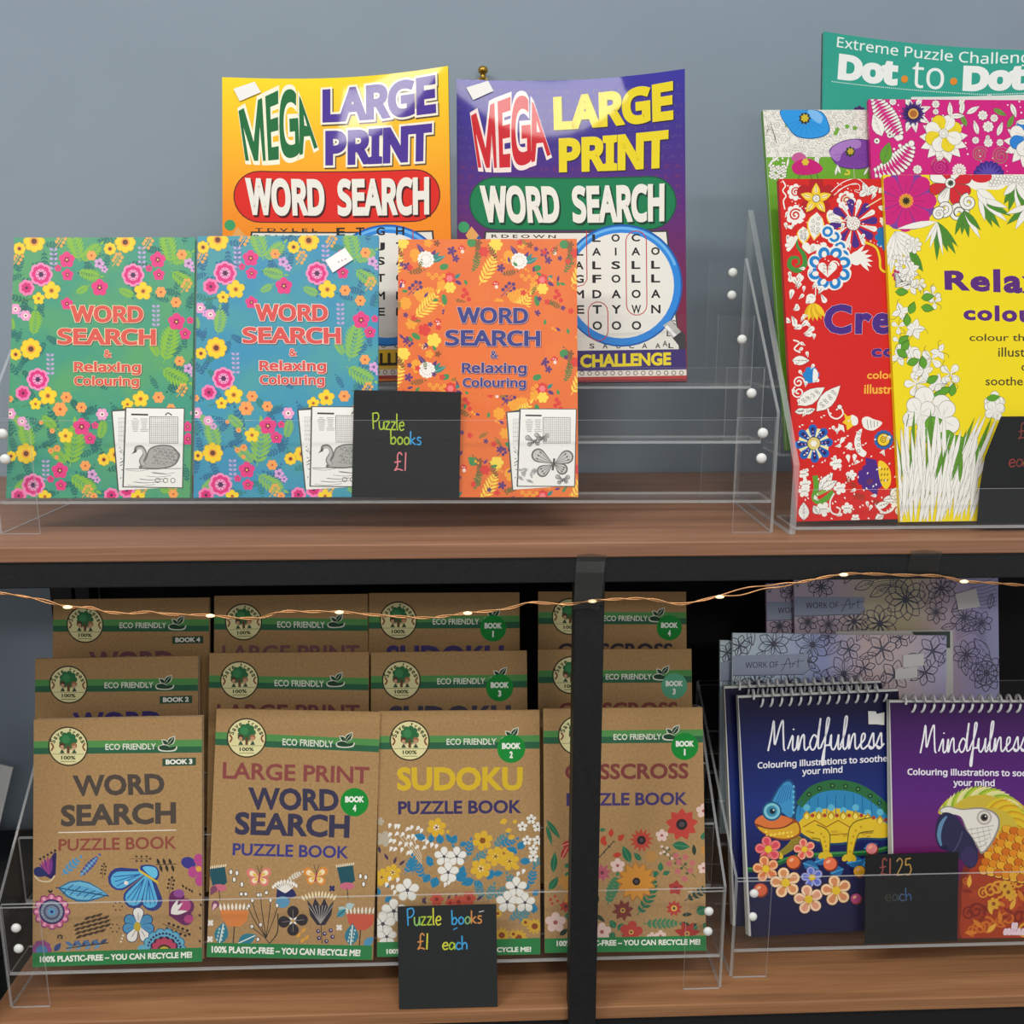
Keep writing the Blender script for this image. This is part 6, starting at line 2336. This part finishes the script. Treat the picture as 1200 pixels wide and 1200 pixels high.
def stand(label, loc, yaw, W, tiers, depth, front_h, back_h, back_lo, flange, screws, th=0.0024, back_screws=()):
    """tiers: (depth position of the lip, floor height, top of the lip)"""
    e = thing('display_stand', label, 'display stand', (loc[0], loc[1], loc[2] + 0.0004), 'clear acrylic display stands')
    e.rotation_euler = (0, 0, R(yaw))
    for sg in (-1, 1):
        q = MB()
        xo = sg * W / 2
        q.prism([(0, 0), (0, front_h), (depth, back_h), (depth, 0)], min(xo, xo - sg * th), max(xo, xo - sg * th), ACR, SIDE_EDGE)
        if flange:
            xi = xo - sg * flange
            q.box(min(xo - sg * th, xi), max(xo - sg * th, xi), -0.002, 0.0, 0, front_h - 0.004, ACR, EDGE, 1)
            q.box(min(xo - sg * th, xi), max(xo - sg * th, xi), depth, depth + 0.002, 0, back_h, ACR, EDGE, 1)
            for ty, tz, tt in tiers[1:]:
                q.box(min(xo - sg * th, xi), max(xo - sg * th, xi), ty + 0.0021, ty + 0.004, tz - 0.0005, tt, ACR, EDGE, 1)
        q.build('side_panel', e)
    x0, x1 = -W / 2 + th + 0.0004, W / 2 - th - 0.0004
    for i, (ty, tz, tt) in enumerate(tiers):
        q = MB()
        q.box(x0, x1, ty, ty + 0.002, tz - 0.0026, tt, ACR, EDGE, 1)
        y2 = tiers[i + 1][0] - 0.003 if i + 1 < len(tiers) else depth - 0.003
        q.box(x0, x1, ty + 0.002, y2, tz - 0.0026, tz - 0.0006, ACR, EDGE, 2)
        q.build('step_tray', e)
    q = MB()
    q.box(x0, x1, depth - 0.0025, depth - 0.0003, back_lo, back_h - 0.004, ACR, EDGE, 1)
    q.build('back_panel', e)
    for sx, sy, sz in screws:
        screw(e, sx, sy - 0.002, sz)
    return e


TD = 0.041
UT = [(0, 0.0275, 0.093), (TD, 0.071, 0.1325), (2 * TD, 0.1145, 0.176)]


def scr(W, inset, tiers, depth, flange=True):
    s_ = []
    for sg in (-1, 1):
        s_ += [(sg * (W / 2 - inset), -0.0021, 0.083), (sg * (W / 2 - inset), -0.0021, 0.0625)]
        if sg > 0:
            s_ += [(sg * (W / 2 - inset), tiers[1][0] - 0.0021, tiers[1][2] - 0.021), (sg * (W / 2 - inset), tiers[2][0] - 0.0021, tiers[2][2] - 0.021)]
        s_ += [(sg * (W / 2 - inset), depth - 0.0026, 0.2135), (sg * (W / 2 - inset), depth - 0.0026, 0.1935)]
    return s_


stand('clear stepped acrylic stand on the upper board holding flowered word search books', (-0.0737, 0.7577, ZU), -1.7, 0.6375, UT, 0.128, 0.099, 0.2265, 0.115, 0.034, scr(0.634, 0.0125, UT, 0.128))
LT = [(0, 0.0345, 0.1025), (TD, 0.078, 0.142), (2 * TD, 0.1215, 0.183)]
stand('clear stepped acrylic stand on the lower board filled with kraft brown puzzle books', (-0.1005, 0.754, ZL), 0, 0.648, LT, 0.125, 0.1045, 0.225, 0.122, 0.036, scr(0.648, 0.0165, LT, 0.125))
PT = [(0, 0.0285, 0.1025), (0.075, 0.0925, 0.138), (0.128, 0.1435, 0.188)]
stand('clear acrylic stand on the lower board holding spiral pads and flowery art books', (0.529, 0.768, ZL), 0, 0.588, PT, 0.175, 0.1045, 0.225, 0.144, 0.0345,
      [(sg * (0.294 - 0.017), -0.0021, z) for sg in (-1, 1) for z in (0.0905, 0.0665)])
VT = [(0, 0.0065, 0.0369), (0.0525, 0.0595, 0.09), (0.1045, 0.1145, 0.145)]
stand('thick clear acrylic stand on the upper board holding large colouring books', (0.5107, 0.7395, ZU), 0, 0.51, VT, 0.168, 0.0575, 0.272, 0.115, 0, (), 0.005)

# ------------------------------------------------------------------ kraft puzzle books
KRAFT = noise_mat('kraft_card', '#a28056', '#b39063', 420, 0.85, 0.12, (1, 1, 1), 3, .3, .7, 0.06)
G_K = 'kraft puzzle books in the lower stand'
Q0 = {'w': [(44, 843), (238, 838), (237.5, 1132), (36, 1139)], 'l': [(255, 831), (447, 834.5), (437, 1127), (242, 1119.5)],
      's': [(446, 833), (630, 832), (636.5, 1121), (439.5, 1124)], 'c': [(637, 829.5), (821.5, 829.5), (830, 1119), (637.5, 1120)]}
FN = {'w': eco_word, 'l': eco_large, 's': eco_sudoku, 'c': eco_criss}
ROWN = ['front', 'middle', 'back']
KIND = {'w': 'word search', 'l': 'large print word search', 's': 'sudoku', 'c': 'crisscross'}
ECO = [  # kind, row, number, title colour, X, yaw, roll, W, H, thickness
    ('w', 0, '3', '#504740', -0.3277, 0.6, 0.0, .1506, .2214, .0068), ('l', 0, '4', '#8a4844', -0.1733, -1.2, -1.6, .1507, .2235, .0045),
    ('s', 0, '2', '#d6b32c', -0.0195, -0.2, -0.4, .1496, .2222, .0045), ('c', 0, '1', '#7f3f3c', 0.1342, -0.8, -0.1, .1496, .2226, .0045),
    ('w', 1, '2', '#43387c', -0.3397, 0.4, 0.2, .1512, .2207, .0066), ('l', 1, '1', '#7c4446', -0.1816, 0.1, -0.4, .1512, .2229, .0045),
    ('s', 1, '3', '#4a4456', -0.0280, 0.0, -0.1, .1498, .2222, .0045), ('c', 1, '3', '#84443e', 0.1308, -0.1, -0.5, .1492, .2218, .0045),
    ('w', 2, '4', '#7a5058', -0.3394, 0.3, 0.0, .1508, .2231, .0045), ('l', 2, '2', '#84565c', -0.1835, 0.1, 0.1, .1506, .2248, .0045),
    ('s', 2, '1', '#4b3f78', -0.0340, -0.1, -0.3, .1495, .2250, .0045), ('c', 2, '4', '#3d3340', 0.1324, -0.1, -0.7, .1488, .2237, .0045)]
ECO_L = {('w', 0): 'kraft brown word search book marked Book 3 with blue flowers, front row far left',
         ('l', 0): 'kraft brown large print word search book with green Book 4 badge, front row',
         ('s', 0): 'kraft brown sudoku book with yellow title and Book 2 badge, front row',
         ('c', 0): 'kraft brown crisscross book with red flowers behind the black post, front row',
         ('w', 1): 'kraft brown word search book marked Book 2, middle row far left',
         ('l', 1): 'kraft brown large print book without a number badge, middle row of the lower stand',
         ('s', 1): 'kraft brown sudoku book with Book 3 badge in the middle row',
         ('c', 1): 'kraft brown crisscross book with pale green Book 3 badge, middle row',
         ('w', 2): 'kraft brown word search book marked Book 4, back row far left',
         ('l', 2): 'kraft brown large print book in the back row under the copper wire',
         ('s', 2): 'kraft brown sudoku book with purple title and Book 1 badge, back row',
         ('c', 2): 'kraft brown crisscross book with Book 4 badge in the back row'}
for kd, row, num, tc_, X, yw, rl, W, H, T in ECO:
    if kd == 'c':
        A = eco_criss(W, H, Q0[kd], num, tc_, row == 0, '#5aa882' if row == 1 else '#178a35')
    else:
        A = FN[kd](W, H, Q0[kd], num, tc_, row == 0)
    z = ZL + 0.0345 + 0.0435 * row + T * math.sin(R(15)) + abs(W / 2 * math.sin(R(rl))) + 0.0003
    book('puzzle_book', ECO_L[(kd, row)], 'book', G_K, W, H, T, (X, 0.754 + 0.0055 + TD * row, z), yw, 13.8 if T > .006 else 15, rl, KRAFT, A, page='#d2ccbe', page2='#aaa494')

# ------------------------------------------------------------------ small flowered word search books
UY = lambda x: 0.7485 + (0.2446 - x) * math.tan(R(1.7))
G_W = 'small flowered word search books on the upper board'
LV = [(22, 282), (229, 279), (224, 581), (6, 582)]
spec = [('floral', 'teal green flowered word search and colouring book, leftmost on the upper board', -0.3112, -2.2, 0.1, .1514, .2187, LV, (0, 250, 3.4286), '#3f977c', '#56a06a', '#277068', '#84b83c', '#d8564a', '#f2dcae', '#23665e'),
        ('floral', 'blue flowered word search and colouring book with a white price label near its top', -0.1575, -2.4, 0.3, .1516, .2200, LV, (0, 250, 3.4286), '#3a8fb2', '#489aa0', '#2c6a90', '#84b856', '#d84f4c', '#f4dfcf', '#2f7f7a'),
        ('orange', 'orange flowered word search and colouring book with a navy blue title', 0.0089, -2.7, 0.2, .1499, .2173, [(469.5, 285), (676, 280), (678, 582), (464, 580)], None, '#e26c2c', '#e6742f', None, None, None, None, None)]
for kd, lab, X, yw, rl, W, H, q, un, c1, c2, teal, lime, ttl, oc, dk in spec:
    base = noise_mat('print_ground_' + c1, c1, c2, 22, 0.42, 0.4, (1, 1, 1), 2, .4, .62)
    if kd == 'floral':
        A = floral_cover(W, H, q, un, base, teal, lime, ttl, oc, dk)
    else:
        A = orange_cover(W, H, q)
    T = 0.0042
    e = book('activity_book', lab, 'book', G_W, W, H, T, (X, UY(X) + 0.0055, ZU + 0.0275 + T * math.sin(R(15.4)) + W / 2 * math.sin(R(abs(rl))) + 0.0003), yw, 15.4, rl, base, A, page='#dcd8cc')
    if 'white price label' in lab:
        A.unit(0, 0, 1)
        A.Hm = homog([(233, 281), (443.5, 276.5), (442.5, 582), (226, 582)], [(-W / 2, H), (W / 2, H), (W / 2, 0), (-W / 2, 0)])
        D = Art(W, H, [(233, 281), (443.5, 276.5), (442.5, 582), (226, 582)], 'matt')
        for i in range(3):
            D.circ(397 + i * 4, 308.5 - i * 1.6, 1.0, '#c78a94', 6)
        sticker(e, None, 'price_label', [tuple(p) for p in A.P([(381, 307), (404.5, 292), (414, 305.5), (390, 321)])], '#efefec', draw=D)

# ------------------------------------------------------------------ tall word search magazines
G_M = 'tall word search magazines at the back of the upper stand'


def curl(W, H):
    return lambda p: (p[0], p[1] - (p[2] / H) ** 1.6 * (-0.007 * math.sin(PI * (p[0] / W + .5)) + 0.011 * (p[0] / W + .5) ** 3), p[2])


for pur, lab, X, yw, rl, W, H, q, sp_, lbl in (
        (False, 'tall yellow and orange large print word search magazine with a red title band', -0.1227, -3.0, 1.1, .2055, .2795, [(263, 94), (526, 88), (531, 449), (259.5, 454)], '#f2c321',
         [(276, 107.5), (300, 98), (307, 110), (283, 121.5)]),
        (True, 'tall purple large print word search magazine with a green title band', 0.0860, -3.6, 0.7, .2047, .2785, [(538.5, 97), (803, 89.5), (805, 450), (536, 451.5)], '#3a2a70',
         [(549.5, 107), (575, 97.5), (581, 109), (557.5, 121)])):
    A = mega_cover(W, H, q, pur)
    if pur:
        base = grad_mat('print_purple_to_wine', [(0, '#7c2432'), (.3, '#742447'), (.62, '#53287a'), (.8, '#3e2c86'), (1, '#35309a')], 0, H)
    else:
        base = grad_mat('print_orange_to_yellow', [(0, '#e97e1c'), (.55, '#f08c1e'), (.8, '#f6b722'), (1, '#f6d81f')], 0, H)
    T = 0.0048
    bd = curl(W, H)
    e = book('word_search_magazine', lab, 'magazine', G_M, W, H, T, (X, UY(X) + 2 * TD + 0.0055, ZU + 0.1145 + T * math.sin(R(15.4)) + W / 2 * math.sin(R(rl)) + 0.0003), yw, 14.4, rl, base, A,
             mat('spine_' + sp_, sp_, 0.35), page='#d8d4c8', bend=bd)
    D = Art(W, H, q, 'matt')
    cx, cy = (lbl[0][0] + lbl[2][0]) / 2, (lbl[0][1] + lbl[2][1]) / 2
    for i in range(5):
        D.circ(cx - 6 + i * 3, cy + 3 - i * 1.3, 1.0, '#b7b2ae', 6)
    A.unit(0, 0, 1)
    sticker(e, None, 'price_label', [tuple(p) for p in A.P(lbl)], '#e9e7e2', draw=D, bend=bd)

# ------------------------------------------------------------------ large colouring books at the right
G_C = 'large colouring books on the upper board'


def big(lab, fn, q, X, Y, Z, yw, lean, rl, W, H, T, base, spine, bend=None):
    A = fn(W, H, q)
    return book('colouring_book', lab, 'book', G_C, W, H, T, (X, Y, Z), yw, lean, rl, mat('print_gloss_' + base, base, *FIN['gloss'][:2], 0, FIN['gloss'][2]), A, mat('spine_' + spine, spine, 0.35), page='#e4e1d6', bend=bend)


big('red creative colouring book with white doodle flowers, half covered by the yellow one', red_cover, [(902, 212), (1218, 210), (1254, 603), (931, 615)], 0.3850, 0.7555, 1.2596, 1.5, 16.5, 0.6, .2385, .2940, .0055, '#cf231f', '#c22620')
big('yellow relaxing colouring book with white and green blossom border', yellow_cover, [(1031.5, 206), (1350, 204), (1380, 607), (1055, 612.5)], 0.4700, 0.7486, 1.2588, -0.5, 16.4, 0.5, .2360, .2980, .0045, '#ecd51a', '#efcf18')
big('white and green colouring book with blue and purple poppies, behind the red one', green_floral, [(891, 130), (1199, 131), (1236, 521), (921, 532)], 0.3905, 0.8052, 1.3141, 2.8, 16.6, 1.2, .2430, .3068, .0055, '#e6e3d8', '#6aa52c')
big('magenta colouring book with white leaves and a yellow flower, behind the yellow one', magenta_floral, [(1020, 115), (1330, 119), (1353, 527), (1034, 527)], 0.4722, 0.7953, 1.3118, -0.6, 16.4, 0.0, .2392, .3165, .0045, '#cc1f7c', '#c81f76')
W, H = .2390, .3130
big('teal dot to dot puzzle book standing highest at the back right', dot_cover, [(963, 38), (1248, 63), (1274, 447), (989, 447)], 0.4340, 0.8540, 1.3690, 2.6, 14.5, -1.2, W, H, .005, '#32a08c', '#2f9482',
    lambda p: (p[0], p[1] - (p[2] / H) ** 1.6 * 0.016 * max(0, 1 - (p[0] / W + .5) / .7) ** 2, p[2]))

# ------------------------------------------------------------------ spiral pads
COIL = mat('white_coil_wire', '#f2f3f2', 0.3, 0.5)


def pad(lab, X, Y, yw, lean, rl, W, H, T, base, art):
    e = thing('spiral_pad', lab, 'spiral pad', (X, Y, 0), 'spiral bound colouring pads')
    z = ZL + 0.0285 + T * math.sin(R(lean)) + W / 2 * math.sin(R(abs(rl))) + 0.0003
    pose(e, (X, Y, z), yw, lean, rl)
    q = MB()
    q.box(-W / 2, W / 2, 0, 0.0006, 0, H, base)
    if art:
        art.faces(q)
    q.build('cover', e)
    q = MB()
    q.add([(-W / 2 - 0.0022 + 0.0016 * (c > 0) - 0.0012 * (b > 0) * (c == 0), 0.0006 + (T - 0.0014) * b, 0.0008 + (H + 0.0014) * c) if a == 0 else (W / 2 - 0.0006, 0.0006 + (T - 0.0014) * b, 0.0008 + (H + 0.0014) * c) for a in (0, 1) for b in (0, 1) for c in (0, 1)],
          [(0, 1, 3, 2), (4, 6, 7, 5), (0, 4, 5, 1), (2, 3, 7, 6), (0, 2, 6, 4), (1, 5, 7, 3)], pages_mat('page_edges_pad', '#b9b9b4', '#e2e2dc', 1))
    q.build('page_block', e)
    q = MB()
    q.box(-W / 2, W / 2, T - 0.0008, T, 0, H, mat('pad_back_card', '#d8d6ce', 0.7))
    q.build('back_card', e)
    q = MB()
    pts = []
    n = 14
    for i in range(n * 16 + 1):
        a = 2 * PI * i / 16
        x = -W / 2 + 0.0135 + (W - 0.027) * i / (n * 16)
        pts.append((x, T / 2 - 0.0078 * math.cos(a), H - 0.0015 + 0.0084 * math.sin(a)))
    q.tube(pts, 0.0012, COIL, 6)
    q.build('spiral_binding', e, True)
    return e


Q1, Q2 = [(866.5, 824), (1054, 816.5), (1074, 1096), (882.5, 1107)], [(1043, 826), (1231, 826), (1241, 1103), (1050, 1105)]
NAVY = grad_mat('print_navy', [(0, '#131034'), (.3, '#171a4c'), (.55, '#1c2f76'), (.75, '#18225c'), (1, '#140f34')], 0, .225)
PLUM = grad_mat('print_plum', [(0, '#3a1630'), (.35, '#6a1f5c'), (.6, '#5a2478'), (1, '#38164e')], 0, .22)
pad('spiral pad with navy cover and lizard standing behind the other lizard pad', 0.3268, 0.8000, 0.6, 15.8, 1.0, .158, .2285, .0075, NAVY, None)
e = pad('spiral pad with navy cover showing a blue and yellow chameleon on a flowering branch', 0.3374, 0.7835, 0.2, 15.8, 1.5, .158, .2254, .0078, NAVY, lizard_cover(.158, .2254, Q1))
AQ = Art(.158, .2254, Q1)
sticker(e, None, 'price_label', [tuple(p) for p in AQ.P([(1018, 839.5), (1027, 840), (1028, 843), (1037, 841), (1037, 856), (1028, 855), (1018.5, 855)])], '#e9e8e2')
pad('spiral pad with plum purple cover showing a parrot head', 0.4722, 0.7713, -0.1, 15.8, -0.8, .158, .2213, .0078, PLUM, bird_cover(.158, .2213, Q2))

# ------------------------------------------------------------------ flowery art books
G_A = 'flowery art books behind the spiral pads'
M1 = grad_mat('print_blue_to_mauve', [(0, '#d2e4ea'), (.22, '#c8d8ec'), (.42, '#a2acdc'), (.62, '#dcc2c2'), (.8, '#dcc8ca'), (1, '#bcb8de')], -.11, .11, 'satin', 0)
M2 = grad_mat('print_lilac_to_straw', [(0, '#d4c0d2'), (.2, '#d2bcce'), (.38, '#d8caa8'), (.55, '#ccbe98'), (.72, '#ccb4be'), (.88, '#aaa2cf'), (1, '#a6aad4')], -.11, .11, 'satin', 0)
QA1, QA2 = [(856, 745.5), (1119, 752), (1114, 990), (852, 980)], [(923, 679.6), (1176, 678.6), (1179, 901), (928, 900)]
for i, (lab, X, Y, yw, rl, W, H, fl, q, kd, m) in enumerate((
        ('pale blue to mauve art book with flower outlines and two price labels, nearest the pads', 0.3612, 0.8465, -1.0, -1.1, .2178, .2035, 0.0925, QA1, 1, M1),
        ('pale blue art book peeping out behind the left edge of the mauve one', 0.3528, 0.8540, -1.0, -0.4, .2178, .1962, 0.0925, QA1, 1, M1),
        ('lilac and straw coloured art book with one price label, tallest of the art books', 0.4440, 0.9000, -1.0, 0.4, .2178, .1990, 0.1435, QA2, 2, M2),
        ('lilac art book peeping out behind the left side of the lilac and straw art book', 0.4160, 0.9080, -1.0, 0.2, .2178, .1905, 0.1435, QA2, 2, M2))):
    A = art_cover(W, H, q, kd)
    T = 0.0045
    e = book('art_book', lab, 'book', G_A, W, H, T, (X, Y + .001, ZL + fl + T * math.sin(R(11.9)) + W / 2 * math.sin(R(abs(rl))) + 0.0006), yw, 11.9, rl, m, A, page='#d0cdc6')
    A.unit(820, 640, 3.158)
    if i == 0:
        for pts in ([(770, 422), (852, 418), (852, 462), (812, 466), (808, 470), (770, 466)], [(740, 475), (768, 468), (770, 474), (826, 466), (826, 508), (738, 514)]):
            sticker(e, None, 'price_label', [tuple(p) for p in A.P(pts)], '#e2e1dc')
    if i == 2:
        sticker(e, None, 'price_label', [tuple(p) for p in A.P([(952, 192), (1035, 172), (1042, 200), (1052, 240), (965, 252), (960, 222)])], '#dcdbd6')
e = book('sketch_book', 'white covered book with a dark green corner between the two flowery art books', 'book', None, .122, .202, .0035, (0.4290, 0.8640, ZL + 0.0925 + 0.0022), -1.0, 11.9, 0.2,
         mat('white_cover', '#dedcd6', 0.5), None, page='#d8d5cc')
sticker(e, None, 'corner_print', [(0.018, 0.2012), (0.058, 0.2012), (0.058, 0.184), (0.034, 0.184)], '#3c4a42', lift=0.0004, thick=0.0002)

# ------------------------------------------------------------------ price signs
SLATE = mat('black_card', '#17191a', 0.6, 0.3)
LG, CY, YE, PKC, ORC = '#a8c43a', '#3f9fd8', '#d4d042', '#e0808a', '#d08a4a'


def sign(name, label, W, H, loc, yaw, lean, roll, q, draw, outline=None, gr='black price signs', m=SLATE):
    A = Art(W, H, q, 'matt')
    draw(A)
    b = MB()
    pts = outline or [(-W / 2, 0), (W / 2, 0), (W / 2, H), (-W / 2, H)]
    n = len(pts)
    v = [(a, 0, c) for a, c in pts] + [(a, 0.0009, c) for a, c in pts]
    b.add(v, [tuple(range(n)), tuple(range(2 * n - 1, n - 1, -1))] + [(i, n + i, n + (i + 1) % n, (i + 1) % n) for i in range(n)], m)
    A.faces(b)
    o = b.build(name)
    pose(o, loc, yaw, lean, roll)
    return tag(o, label, 'sign', gr)


def d1(A):
    A.hand('Puzzle', 437.5, 501, 19, [LG], 1.5, HAND, 0.05, .82)
    A.hand('books', 459, 518.5, 17, [LG, LG, LG, CY, CY], 1.6, HAND, 0.03, 1.0)
    A.hand('£1', 463, 549, 21, [PKC], 1.5, HAND, 0, 1.0)


sign('price_sign', 'black card price sign with green and pink writing in front of the orange book', .0883, .0882, (-0.0585, UY(-0.0585) + 0.0034, ZU + 0.0275 + 0.0016), -1.7, 13, -1.1,
     [(414.5, 455), (541, 460), (538, 580), (413, 579)], d1)


def d2(A):
    A.hand('Puzzle', 477.5, 1085, 20, [CY, '#8fc46a', LG, LG, YE, YE], 1.6, HAND, -0.02, .82)
    A.hand('books', 529.5, 1084, 17, [CY, CY, '#7fae6a', ORC, ORC], 1.7, HAND, -0.05, .98)
    A.hand('£1', 489, 1113, 19, [ORC, YE], 1.7, HAND, 0, .95)
    A.hand('each', 519, 1113, 16, [YE, LG, CY, CY], 1.7, HAND, 0, 1.08)
    A.stroke([(531, 1090), (536, 1087.5)], 1.2, CY)
    A.stroke([(561, 1069.5), (567, 1068)], 1.0, '#c8c8c4')


sign('price_sign', 'black card price sign leaning on the lower stand front above the board edge', .0885, .0938, (-0.0290, 0.7365, ZL + 0.0009), -0.3, 9.6, 0.3,
     [(466, 1063), (581.5, 1060.5), (584, 1181), (467, 1184)], d2, None, 'black price signs', mat('grey_black_card', '#26292a', 0.6, 0.3))


def d3(A):
    A.hand('£1.25', 1031, 1026, 19, ['#8f4a44', '#a0584a', '#a0584a', '#a8864a', '#b88a44'], 1.5, HAND, -0.02, 1.0)
    A.hand('each', 1037, 1055, 15, ['#3c4038', '#3c4446', '#4a5a78', '#3f5f88'], 1.4, HAND, -0.02, 1.2)


sign('price_sign', 'black card price sign tucked between the chameleon pad and the parrot pad', .0888, .0862, (0.4080, 0.7716 - 0.0008, ZL + 0.0285 + 0.0012), -0.4, 8.5, 0.6, [(1016, 1003.5), (1123.5, 998.5), (1122, 1103), (1012, 1104)], d3)


def d4(A):
    A.hand('£1', 1152, 512, 19, ['#7a3a34'], 1.4, HAND, -0.03, 1.0)
    A.hand('each', 1142, 544, 17, ['#8a3c38', '#7a3a34', '#9a8a3a', '#8a5a3a'], 1.5, HAND, -0.03, 1.15)


W, H = .094, .0885
sign('price_sign', 'black card price sign with tapered sides in front of the yellow colouring book', W, H, (0.4612, 0.7433, ZU + 0.0072), 0, 9.5, 0, [(1106, 486), (1238, 484), (1236, 609), (1106, 609)], d4,
     [(-W / 2, 0), (W / 2, 0), (W / 2 - .002, .03), (W / 2 - .006, .055), (W / 2 - .019, H), (-W / 2 + .019, H), (-W / 2 + .006, .055), (-W / 2 + .002, .03)])

# ------------------------------------------------------------------ string of lights, tape
WIRE = [(-0.3696, 1.2155), (-0.3442, 1.2104), (-0.3187, 1.2039), (-0.3025, 1.203), (-0.2897, 1.1993), (-0.2734, 1.1977), (-0.2568, 1.1989), (-0.2405, 1.1966), (-0.2094, 1.1955), (-0.191, 1.1932),
        (-0.1711, 1.1929), (-0.1542, 1.1977), (-0.1308, 1.1974), (-0.1088, 1.1971), (-0.0874, 1.1947), (-0.0673, 1.193), (-0.0403, 1.1913), (-0.02, 1.1932), (-0.0078, 1.1951), (0.0105, 1.1963),
        (0.0274, 1.1989), (0.041, 1.203), (0.0546, 1.2021), (0.0736, 1.2012), (0.0913, 1.2038), (0.1159, 1.205), (0.1364, 1.2047), (0.1605, 1.2002), (0.1776, 1.2028), (0.1933, 1.2062),
        (0.2118, 1.2081), (0.2323, 1.2121), (0.2596, 1.2175), (0.2924, 1.2235), (0.3215, 1.2232), (0.3424, 1.2222), (0.3704, 1.2212), (0.3911, 1.2167), (0.413, 1.215), (0.4414, 1.2126), (0.47, 1.210), (0.52, 1.214)]
WIRE = [(-0.46, 1.222), (-0.42, 1.219)] + WIRE
s_ = 0.718 / 0.7135
e = thing('string_lights', 'twisted copper wire of tiny lights draped along the front of the rack', 'string lights', (0, 0.718, 1.2))
cl = spline([(x * s_, 1.427 + (z - 1.427) * s_) for x, z in WIRE], 8)
q = MB()
cop = mat('copper_wire', '#d09a68', 0.32, 0.5, 0.75)
arc = 0
gap = lambda x: 0.0045 * math.exp(-((x - 0.222) / 0.022) ** 2) + 0.0011 * math.exp(-((x + 0.345) / 0.012) ** 2)
pa, pb = [], []
for i, (x, z) in enumerate(cl):
    if i:
        arc += math.hypot(x - cl[i - 1][0], z - cl[i - 1][1])
    w = arc * 160 + 0.8 * math.sin(arc * 43)
    r_ = 0.00075
    pa.append((x, r_ * math.cos(w), z - 1.2 + r_ * math.sin(w) + gap(x)))
    pb.append((x, -r_ * math.cos(w), z - 1.2 - r_ * math.sin(w)))
q.tube(pa, 0.00062, cop, 6)
q.tube(pb, 0.00062, cop, 6)
q.build('copper_wire', e, True)
LED = mat('warm_light_bead', '#ffe6b8', 0.2, 0.5)
nb = LED.node_tree.nodes['Principled BSDF']
nb.inputs['Emission Color'].default_value = (1.0, 0.82, 0.5, 1)
nb.inputs['Emission Strength'].default_value = 0.9
for x in (-0.3187, -0.2094, -0.1088, -0.0078, 0.0913, 0.1933, 0.2924, 0.3911):
    zz = float(np.interp(x * s_, [p[0] for p in cl], [p[1] for p in cl]))
    q = MB()
    q.tube([(x * s_ - 0.0034, -0.0012, zz - 1.2), (x * s_ - 0.0018, -0.0014, zz - 1.2), (x * s_, -0.0015, zz - 1.2 + .0002), (x * s_ + 0.0018, -0.0014, zz - 1.2), (x * s_ + 0.0034, -0.0012, zz - 1.2)],
           [0.0006, 0.0013, 0.0015, 0.0013, 0.0006], LED, 8)
    q.build('light_bead', e, True)


def tape(label, prof, x0, x1, drift):
    q = MB()
    v, n = [], len(prof)
    for i, (y, z) in enumerate(prof):
        t = i / (n - 1)
        jag = 0.0012 if i in (0, n - 1) else 0
        v += [(x0 + drift * t, y, z), (x0 * .55 + x1 * .45 + drift * t, y - .0001, z + jag), (x1 + drift * t * 1.6, y, z - jag * .6)]
    v += [(a, y + 0.0001, z) for a, y, z in v]
    f = []
    for i in range(n - 1):
        for k in range(2):
            a = i * 3 + k
            f += [(a, a + 1, a + 4, a + 3), (3 * n + a, 3 * n + a + 3, 3 * n + a + 4, 3 * n + a + 1)]
    q.add(v, f, TAPE)
    return tag(q.build('tape_strip'), label, 'tape', 'clear tape holding the lights')


tape('crumpled clear tape strip holding the wire at the top of the black post', [(0.7198, 1.2400), (0.7196, 1.2345), (0.7172, 1.226), (0.7164, 1.212), (0.7150, 1.204), (0.7168, 1.1955)], 0.0795, 0.1030, -0.0035)
tape('short clear tape strip stuck on the rail above the flowery art books', [(0.7198, 1.2405), (0.7196, 1.2365), (0.7205, 1.231), (0.7215, 1.2223)], 0.3490, 0.3745, -0.0006)

# ------------------------------------------------------------------ small things on the wall and beside the rack
BR = mat('brass', '#b8923f', 0.3, 0.5, 0.9)
e = thing('wall_hook', 'small brass hook on the wall behind the purple magazine', 'hook', (0.0102, 1.0595, 1.655))
q = MB(); q.box(-0.0045, 0.0045, -0.004, 0, -0.012, 0.014, BR); o = q.build('base_plate', e)
q = MB(); q.tube([(0, -0.002, 0.006), (0, -0.008, 0.008), (0, -0.0095, 0.013), (0, -0.0095, 0.017)], [0.0024, 0.0024, 0.0026, 0.0026], BR, 10)
q.lathe([(0.0026, 0.0), (0.0048, 0.0015), (0.0052, 0.004), (0.0042, 0.0065), (0.0016, 0.0078)], (0, -0.0095, 0.0165), 'z', BR, 14)
q.build('peg', e, True)

e = thing('storage_crate', 'dark storage crate in the shadow left of the lower board', 'crate', (-0.62, 0.93, 0))
DK = noise_mat('dark_green_plastic', '#10140f', '#1b2a1c', 14, 0.5, 0.3, (1, 1, 1), 3)
part('body', [(-0.14, 0.14, -0.1, 0.1, 0, 0.80)], DK, e, (0, 0, 0), 0.006)
part('lid', [(-0.145, 0.145, -0.105, 0.105, 0.80, 0.83)], mat('crate_lid', '#141614', 0.5), e, (0, 0, 0), 0.006)
e = book('leaflet', 'white leaflet standing on the dark crate at the far left', 'leaflet', None, .06, .112, .002, (-0.568, 0.955, 0.8415), 0, 8, -15, mat('white_paper', '#d6d6d2', 0.6), None, page='#cfcfca')
